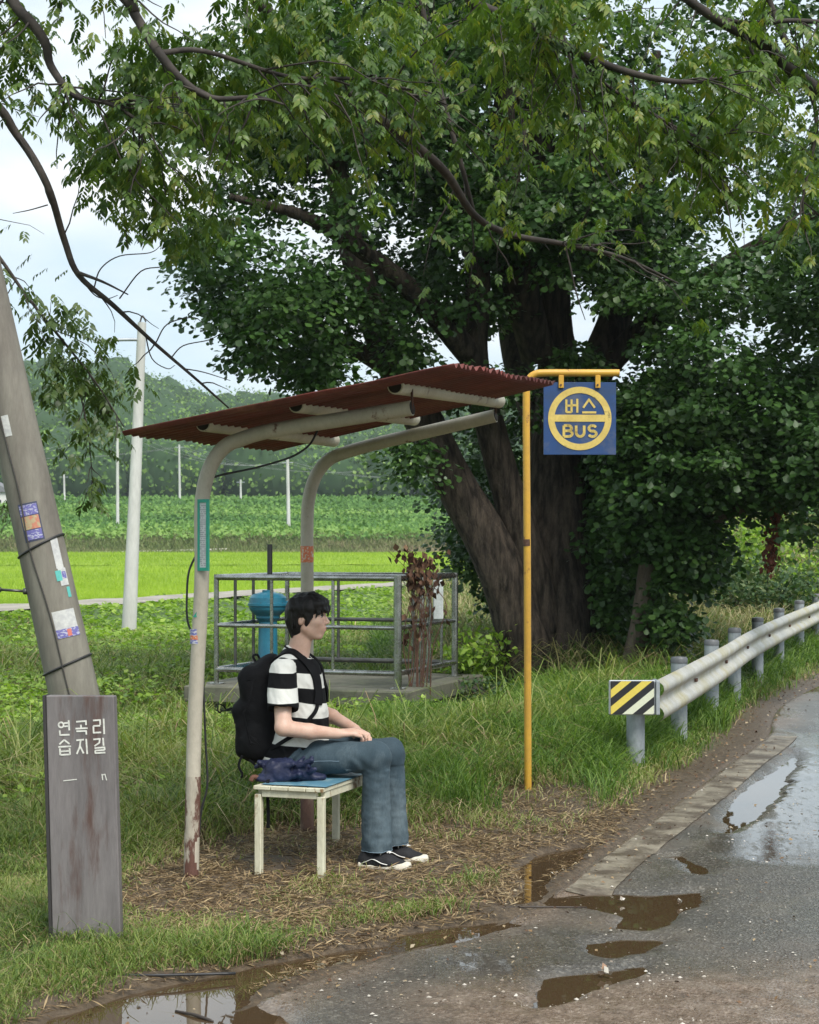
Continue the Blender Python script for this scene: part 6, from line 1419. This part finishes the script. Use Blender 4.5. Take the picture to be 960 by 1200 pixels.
# fringe: individual locks falling over the forehead
lr = np.random.default_rng(8)
for k in range(30):
    y_ = -.066+.132*k/29+lr.normal(0, .002); yr = y_/.07
    a_ = hc(.035-.02*abs(yr), y_*.75, .100-.020*yr*yr); m1 = hc(.098-.034*yr*yr, y_*1.0, .074-.012*abs(yr)); e_ = hc(.117-.048*yr*yr, y_*1.06+.006, .042-.012*abs(yr)+lr.normal(0, .006)); e2 = hc(.112-.050*yr*yr, y_*1.10+.009, .028-.020*abs(yr)+lr.normal(0, .010))
    h.cap(a_, m1, .016, .0105, .016); h.cap(m1, e_, .0095, .006, .006); h.cap(e_, e2, .006, .0022, .003)
for k in range(26):   # longer locks at the sides
    for sy in (-1, 1):
        x_ = -.075+.11*lr.random(); a_ = hc(x_, sy*.055, .085); m1 = hc(x_+.006, sy*(.076), .035+.02*lr.random()); e_ = hc(x_+.012, sy*(.074), .006-.022*lr.random()-(.05 if x_ < -.035 else 0))
        h.cap(a_, m1, .008, .008, .016); h.cap(m1, e_, .008, .003, .006)
for k in range(18):
    y_ = -.055+.11*lr.random(); h.cap(hc(-.085, y_, -.02), hc(-.070+.01*lr.random(), y_*.85, -.088-.015*lr.random()), .010, .003, .005)
for sy in (-1, 1): h.ell(hc(-.006, sy*.086, -.024), [.017, .016, .031], .004, '-')
h.disp(lambda P: .0022*vn(P*np.array([1, 1, .25]), 130, 3, 2)+.0025*vn(P, 28, 4, 2))
put(h, 'hair', M_hair, per)
# ---- T-shirt
t = SDF([-.24, -.36, .42], [.28, .36, 1.12], .0048)
t.ell([.020, 0, .915], [.122, .160, .150], .05, att=0); t.ell([.040, 0, .76], [.130, .152, .150], .06, att=0); t.ell([.020, 0, .62], [.150, .165, .135], .06, att=0); t.ell([-.03, 0, .55], [.160, .190, .10], .05, att=0)
t.cap([-.010, -.06, 1.02], [-.022, -.17, .985], .058, .058, .03, att=0); t.cap([-.010, .06, 1.02], [-.022, .17, .985], .058, .058, .03, att=0); t.cap([-.01, 0, .98], [0, 0, 1.045], .09, .066, .03, att=0)
t2 = SDF([-.24, -.36, .42], [.28, .36, 1.12], .0048)
for sy, el in ((-1, [-.010, -.275, .70]), (1, [.035, .262, .75])):
    a_ = np.array([-.022, sy*.175, .985]); e_ = np.array(el); d = unit((e_-a_)[None])[0]
    t2.cap(a_, a_+d*.27, .066, .083, .02)
hem = np.array([-.022, 0, .985])
# sleeves end in a clean plane
X = [t2.lo[k]+t2.h*np.arange(t2.n[k]) for k in range(3)]; GX, GY, GZ = np.meshgrid(*X, indexing='ij')
for sy, el in ((-1, [-.010, -.275, .70]), (1, [.035, .262, .75])):
    a_ = np.array([-.022, sy*.175, .985]); d = unit((np.array(el)-a_)[None])[0]; lim = .197
    dd = (GX-a_[0])*d[0]+(GY-a_[1])*d[1]+(GZ-a_[2])*d[2]-lim
    side = (GY*sy > 0); t2.F = np.where(side, np.maximum(t2.F, dd), t2.F).astype(np.float32)
    # hollow mouth
    r_ = np.sqrt((GX-a_[0]-d[0]*(dd+lim))**2+(GY-a_[1]-d[1]*(dd+lim))**2+(GZ-a_[2]-d[2]*(dd+lim))**2)
    inner = np.maximum(r_-(.060), -(dd+.05)); t2.F = np.where(side, np.maximum(t2.F, -inner), t2.F).astype(np.float32)
t.cut([0, 0, .495], [.35, 0, -1]); 
k_ = .014; q_ = np.maximum(k_-np.abs(t.F-t2.F), 0)/k_; slv = t2.F < t.F-.002; t.F = np.minimum(t.F, t2.F)-q_*q_*k_*.25
t.ell([.045, 0, 1.10], [.060, .062, .085], .008, '-')        # neckline
def folds(P):
    w1 = .0105*vn(P*np.array([1, 1, .55])+P[:, [2]]*np.array([.5, 0, 0]), 9, 6, 2); w2 = .0060*vn(P+P[:, [0]]*np.array([0, 0, 1.2]), 22, 7, 2)
    return w1+w2
t.disp(folds)
Vt, Ft = t.mesh(); isl = t.samp(Vt, slv.astype(np.float32))
str_c = Vt[:, 2]+.006*vn(Vt, 9, 8, 2)-.075*(isl > .5)+.10*Vt[:, 0]*(isl < .5)-.012
def shirt_mat():
    m = mat('striped_cotton', (.70, .70, .66), .85, fine=.03, bump=.12, bscale=260, spec=.15, rvar=0); N, L = nodes(m); b = N['Principled BSDF']
    a = N.new('ShaderNodeAttribute'); a.attribute_name = 'stripe'
    g = N.new('ShaderNodeMath'); g.operation = 'GREATER_THAN'; g.inputs[1].default_value = .5; L.new(a.outputs['Fac'], g.inputs[0])
    x = N.new('ShaderNodeMix'); x.data_type = 'RGBA'; L.new(g.outputs[0], x.inputs[0]); x.inputs[6].default_value = (.70, .70, .655, 1); x.inputs[7].default_value = (.007, .007, .008, 1); L.new(x.outputs[2], b.inputs['Base Color']); return m
ph = (str_c-.889)/.1435     # white from .889 .. .961 on the chest
fr = ph-np.floor(ph)
# smooth triangle so that the shader's threshold is crisp at the band edge
tri = 1-np.abs(2*fr-1)          # 0 at band starts, 1 at the middle of the period
sg = np.where(fr < .5, -np.minimum(fr, .5-fr), np.minimum(fr-.5, 1-fr))
stripe = .5+np.clip(sg*4, -.5, .5)
put((Vt, Ft), 'tshirt', shirt_mat(), per, {'stripe': stripe})
shirt = [o for o in per.children if o.name.startswith('tshirt')][0]
M_blk = mat('black_rib', (.007, .007, .008), .85, fine=.05, spec=.15)
a = np.linspace(0, 2*pi, 40); P = np.stack([.020+.060*np.cos(a), .068*np.sin(a), 1.058-.030*np.cos(a)+.0*a], 1); P = t.snap(P, .001)
mb = MB(); mb.tube(tw(P), .0075, 8, flat=.6, cap=False); mb.build('collar', M_blk, shirt, True)
# ---- jeans
j = SDF([-.22, -.24, .05], [.62, .26, .74], .005)
j.ell([-.02, 0, .540], [.135, .165, .100], .04)
for sy, kx_, ky, az_ in ((-1, .425, -.10, .432), (1, .468, .100, .488)):
    j.cap([.0, sy*.088, .545], [kx_-.005, ky, .558], .096, .070, .03); j.ell([kx_+.002, ky, .553], [.066, .068, .074], .03)
    j.cap([kx_, ky, .55], [az_, ky, .02], .066, .080, .03, sq=(1.0, .9, 1))
j.cut([0, 0, .072], [.05, 0, -1])
for sy, kx_, ky, az_ in ((-1, .425, -.10, .432), (1, .468, .100, .488)): j.cap([az_, ky, .02], [az_, ky, .10], .063, .061, .004, '-', sq=(1.0, .9, 1))
def jf(P):
    shin = (P[:, 0] > .28) & (P[:, 2] < .5)
    v = .0085*vn(P*np.array([1, 1, .30])+P[:, [2]]*np.array([.25, 0, 0]), 15, 9, 2)+.0040*vn(P*np.array([.6, 1, 1.4]), 26, 10, 2)
    th = .0095*vn(P*np.array([.5, 1, 1])+P[:, [0]]*np.array([0, 0, .6]), 12, 11, 2)
    hipf = .010*np.sin(P[:, 0]*75+P[:, 2]*60+3*vn(P, 10, 12))*np.exp(-((P[:, 0]-.33)/.045)**2-((P[:, 2]-.50)/.05)**2)
    lap = .008*np.sin(P[:, 0]*95-P[:, 2]*70+3*vn(P, 9, 19))*np.exp(-((P[:, 0]-.05)/.07)**2)
    hm = .006*np.sin(P[:, 2]*130+3*vn(P, 9, 18))*np.exp(-((P[:, 2]-.13)/.05)**2)*(P[:, 0] > .28)
    return np.where(shin, v, th)+hipf*.7+lap
j.disp(jf)
def denim():
    m = mat('blue_denim', (.034, .056, .072), .8, (.062, .092, .112), 5, 5, .35, .65, (1, 1, .35), fine=.14, fscale=180, bump=.15, bscale=300, spec=.2, col3=(.14, .18, .20), scale3=3.0, lo3=.56, hi3=.80); return m
M_den = denim()
jo = put(j, 'jeans', M_den, per)
M_seam = mat('pale_seam', (.17, .24, .30), .8, fine=.1)
mb = MB()
P = j.snap(np.array([[x, -.24, .52+.03*x] for x in np.linspace(.06, .26, 16)]), .0005); mb.tube(tw(P), .0018, 5, cap=False)
a = np.linspace(0, 2*pi, 40)
for ky, az_ in ((-.10, .432), (.100, .488)):
    P = j.snap(np.stack([az_+.12*np.cos(a), ky+.11*np.sin(a), .098+0*a], 1)*1.0, .0006, 12); mb.tube(tw(P), .0016, 5, cap=False)
mb.build('seams', M_seam, jo, True)
# ---- shoes
M_can = mat('black_canvas', (.016, .016, .018), .75, fine=.08, bump=.2, bscale=200, spec=.25); M_sole = mat('off_white_rubber', (.66, .62, .52), .6, (.50, .45, .35), 16, 4, .45, .7, fine=.06); M_swh = mat('white_stripe', (.72, .71, .67), .6, fine=.04)
for sy, hx, yy, z0, yaw, pit in ((-1, .340, -.105, .0, -.14, 0), (1, .395, .105, .0, -.10, 0)):
    R2 = np.array([[cos(yaw), -sin(yaw), 0], [sin(yaw), cos(yaw), 0], [0, 0, 1]]); o_ = np.array([hx, yy, z0])
    f_ = lambda P: np.asarray(P)@R2.T+o_
    s_ = SDF([-.02, -.07, -.01], [.30, .07, .12], .0035)
    s_.cap([.045, 0, .06], [.055, 0, .085], .034, .034, .02, sq=(1.15, .9, 1)); s_.cap([.05, 0, .045], [.15, 0, .045], .040, .040, .02, sq=(1, .95, 1)); s_.cap([.12, 0, .045], [.215, .003, .030], .040, .036, .03, sq=(1, 1.12, .85)); s_.ell([.045, 0, .035], [.045, .036, .045], .02)
    s_.cut([0, 0, .028], [0, 0, -1]); s_.cap([.055, 0, .10], [.06, 0, .13], .030, .034, .004, '-')
    sh = npmesh('shoe', tw(f_(s_.mesh()[0])), s_.mesh()[1], M_can, per, None, True)
    s2_ = SDF([-.02, -.07, -.01], [.30, .07, .06], .0035)
    s2_.cap([.042, 0, .008], [.12, 0, .008], .044, .040, .02, sq=(1, .92, .50)); s2_.cap([.12, 0, .008], [.222, .003, .010], .040, .044, .02, sq=(1, 1.05, .50)); s2_.box([.135, 0, .017], [.128, .037, .017], .008, .02); s2_.ell([.244, .002, .022], [.022, .036, .017], .01); s2_.cut([0, 0, .0015], [0, 0, -1]); s2_.lo[2] += .010; s_.lo[2] += .006
    V2, F2 = s2_.mesh(); npmesh('sole', tw(f_(V2)), F2, M_sole, sh, None, True)
    for sgn_ in (-1, 1):
        P = spline([(.018, sgn_*.06, .034), (.055, sgn_*.06, .050), (.080, sgn_*.06, .066), (.105, sgn_*.06, .060), (.135, sgn_*.06, .044), (.165, sgn_*.06, .036)], 6); P = s_.snap(P, .0005)
        mb = MB(); mb.tube(tw(f_(P)), [.003]+[.0052]*(len(P)-2)+[.003], 8, flat=.35); mb.build('side_stripe', M_swh, sh, True)
    mb = MB()
    for k in range(5):
        x_ = .105+.017*k; P = s_.snap(np.array([[x_, y_, .12] for y_ in np.linspace(-.024, .024, 9)]), .002, 12); mb.tube(tw(f_(P)), .0032, 6)
        P = s_.snap(np.array([[x_+.017*(y_+.024)/.048, y_, .12] for y_ in np.linspace(-.022, .022, 9)]), .004, 12); mb.tube(tw(f_(P)), .0026, 6)
    for sgn_ in (-1, 1): P = spline([(.105, 0, .095), (.112, sgn_*.02, .105), (.125, sgn_*.032, .09), (.12, sgn_*.024, .082), (.105, 0, .092)], 5); mb.tube(tw(f_(P)), .0022, 6)
    mb.build('laces', M_swh, sh, True)
# ---- socks hidden; backpack
bk_ = empty('backpack', tw([-.21, 0, .50]), 'black backpack worn on the back of the sitting person', 'backpack')
p = SDF([-.36, -.20, .46], [.02, .20, 1.10], .005)
ang = -.16; Rb = np.array([[cos(ang), 0, sin(ang)], [0, 1, 0], [-sin(ang), 0, cos(ang)]])
p.box([-.165, 0, .775], [.082, .150, .235], .065, .04, rot=Rb); p.ell([-.125, 0, .95], [.075, .125, .105], .05); p.box([-.222, 0, .69], [.070, .135, .150], .055, .03, rot=Rb); p.ell([-.19, 0, .60], [.10, .15, .085], .05)
p.ell([-.17, -.125, .62], [.07, .04, .09], .03); p.ell([-.17, .125, .62], [.07, .04, .09], .03)
p.disp(lambda P: .008*vn(P, 10, 13, 2)+.004*vn(P, 24, 14, 2))
M_bag = mat('black_nylon', (.005, .005, .006), .75, fine=.1, bump=.2, bscale=120, spec=.18)
M_bag2 = mat('black_webbing', (.006, .006, .007), .75, fine=.1, spec=.15)
V_, F_ = p.mesh(); npmesh('main_compartment', tw(V_), F_, M_bag, bk_, None, True)
mb = MB()
P = p.snap(np.array([[-.40+.05*abs(a_), .14*np.sin(a_*1.4), .70+.16*np.cos(a_*1.4)] for a_ in np.linspace(-1.1, 1.1, 30)]), .001, 14); mb.tube(tw(P), .0035, 6, cap=False)
P = p.snap(np.array([[-.22-.05*np.sin(z_*3), -.25, .56+.42*z_] for z_ in np.linspace(0, 1, 24)]), .001, 14); mb.tube(tw(P), .0035, 6, cap=False); mb.build('zips', M_bag2, bk_, True)
def band(P, w_, th, up__, m, name, parent, sn=None):
    P = np.asarray(P, float)
    T = unit(np.gradient(P, axis=0))
    if sn is not None:
        g = np.stack([sn.samp(P+e)-sn.samp(P-e) for e in np.eye(3)*sn.h*1.5], 1); Nn = unit(g)
    else: Nn = unit(np.tile(np.array(up__, float), (len(P), 1)))
    for _ in range(3): Nn = unit(Nn+np.roll(Nn, 1, 0)*.5*(np.arange(len(P))[:, None] > 0)+np.roll(Nn, -1, 0)*.5*(np.arange(len(P))[:, None] < len(P)-1))
    S_ = unit(np.cross(T, Nn)); V = []
    for i in range(len(P)):
        for a_, c_ in ((-1, -1), (1, -1), (1, 1), (-1, 1)): V.append(P[i]+S_[i]*a_*w_/2+Nn[i]*c_*th/2)
    n_ = len(P); q = [(i*4+k, i*4+(k+1) % 4, (i+1)*4+(k+1) % 4, (i+1)*4+k) for i in range(n_-1) for k in range(4)]
    mb = MB(); mb.add(tw(V), q, (), [(3, 2, 1, 0), tuple(range(n_*4-4, n_*4))]); return mb.build(name, m, parent, True, 50)
for sy in (-1, 1):
    P = spline([(-.13, sy*.075, 1.00), (-.06, sy*.088, 1.055), (.00, sy*.092, 1.070), (.07, sy*.095, 1.03), (.13, sy*.10, .95), (.16, sy*.115, .86), (.15, sy*.14, .79), (.10, sy*.165, .73), (.03, sy*.17, .67), (-.06, sy*.16, .61), (-.12, sy*.14, .58)], 7)
    P2 = t.snap(P, .007, 10); wgt = np.linspace(0, 1, len(P))[:, None]; keepw = np.clip(np.minimum((np.arange(len(P))-3)/6, (len(P)-3-np.arange(len(P)))/8), 0, 1)[:, None]; P2 = P*(1-keepw)+P2*keepw
    for _ in range(3): P2[1:-1] = (P2[:-2]+2*P2[1:-1]+P2[2:])/4
    n1 = int(len(P)*.55)
    band(P2[:n1+1], .050, .010, None, M_bag2, 'shoulder_strap', bk_, t); band(P2[n1:], .020, .004, None, M_bag2, 'strap_webbing', bk_, t)
mb = MB(); P = spline([(-.20, -.02, 1.02), (-.215, -.01, 1.045), (-.20, .02, 1.05), (-.185, .03, 1.02)], 6); mb.tube(tw(P), .006, 8); mb.build('grab_loop', M_bag2, bk_, True)
P = spline([(-.24, -.14, .56), (-.255, -.15, .51), (-.235, -.16, .47), (-.24, -.16, .45)], 6); band(P, .012, .003, (0, -1, 0), M_bag2, 'hanging_strap', bk_)
P = spline([(-.20, -.155, .54), (-.17, -.16, .515), (-.16, -.158, .50), (-.185, -.155, .535)], 6); band(P, .010, .003, (0, -1, 0), M_bag2, 'hanging_strap', bk_)
mb = MB(); mb.box(tw([-.222, -.142, .90]), RZ@np.array([.010, 0, 0]), RZ@np.array([0, .002, 0]), Zv*.016); mb.build('small_tag', mat('grey_tag', (.25, .25, .26), .5, fine=0), bk_)
# ---- navy jacket bundled on the bench (figure space), with a strap hanging over the edge
jk = SDF([-.20, -.44, .42], [.26, -.08, .60], .0045); jr = np.random.default_rng(14)
jk.ell([-.04, -.24, .495], [.075, .085, .066], .03); jk.ell([.05, -.22, .49], [.085, .07, .05], .03); jk.box([-.02, -.25, .50], [.06, .06, .05], .02, .02, rot=Rb); jk.ell([.14, -.20, .468], [.06, .045, .022], .02); jk.ell([-.09, -.27, .465], [.055, .06, .024], .02)
for k in range(26):
    a_ = np.array([-.12+.26*jr.random(), -.30+.12*jr.random(), .47+.075*jr.random()]); d = np.array([jr.normal(.02, .045), jr.normal(-.01, .04), jr.normal(0, .03)]); jk.cap(a_, a_+d*.7, .016, .011, .016)
jk.ell([-.065, -.318, .455], [.022, .014, .035], .015)
jk.cut([0, 0, .4475], [0, 0, -1]) if False else None
jk.disp(lambda P: .006*vn(P*np.array([1.2, .7, 1]), 28, 15, 3)+.004*np.abs(vn(P, 45, 16, 2)))
# keep it above the seat
zz_ = jk.lo[2]+jk.h*np.arange(jk.n[2]); seatm = np.where(zz_ < .452, .452-zz_, -1.0)
V_, F_ = jk.mesh(); V_[:, 2] = np.where(V_[:, 1] > -.335, np.maximum(V_[:, 2], .4535), V_[:, 2])
M_navy = mat('navy_nylon', (.010, .014, .042), .55, (.018, .024, .062), 12, 3, fine=.1, bump=.2, bscale=60, spec=.4)
jko = npmesh('jacket', tw(V_), F_, M_navy, None, None, True); tag(jko, 'crumpled navy blue jacket lying on the bench beside the person', 'jacket')
P = spline([(-.065, -.322, .470), (-.065, -.345, .458), (-.064, -.352, .43), (-.062, -.352, .36), (-.060, -.352, .30), (-.061, -.350, .235)], 6); band(P, .016, .004, (0, -1, 0), M_bag2, 'hanging_strap', jko)
P = spline([(-.12, -.30, .47), (-.145, -.31, .475), (-.155, -.315, .455)], 5); mb = MB(); mb.tube(tw(P), .012, 8); mb.build('brown_cuff', mat('brown_cord', (.12, .05, .03), .7, fine=.1), jko, True)
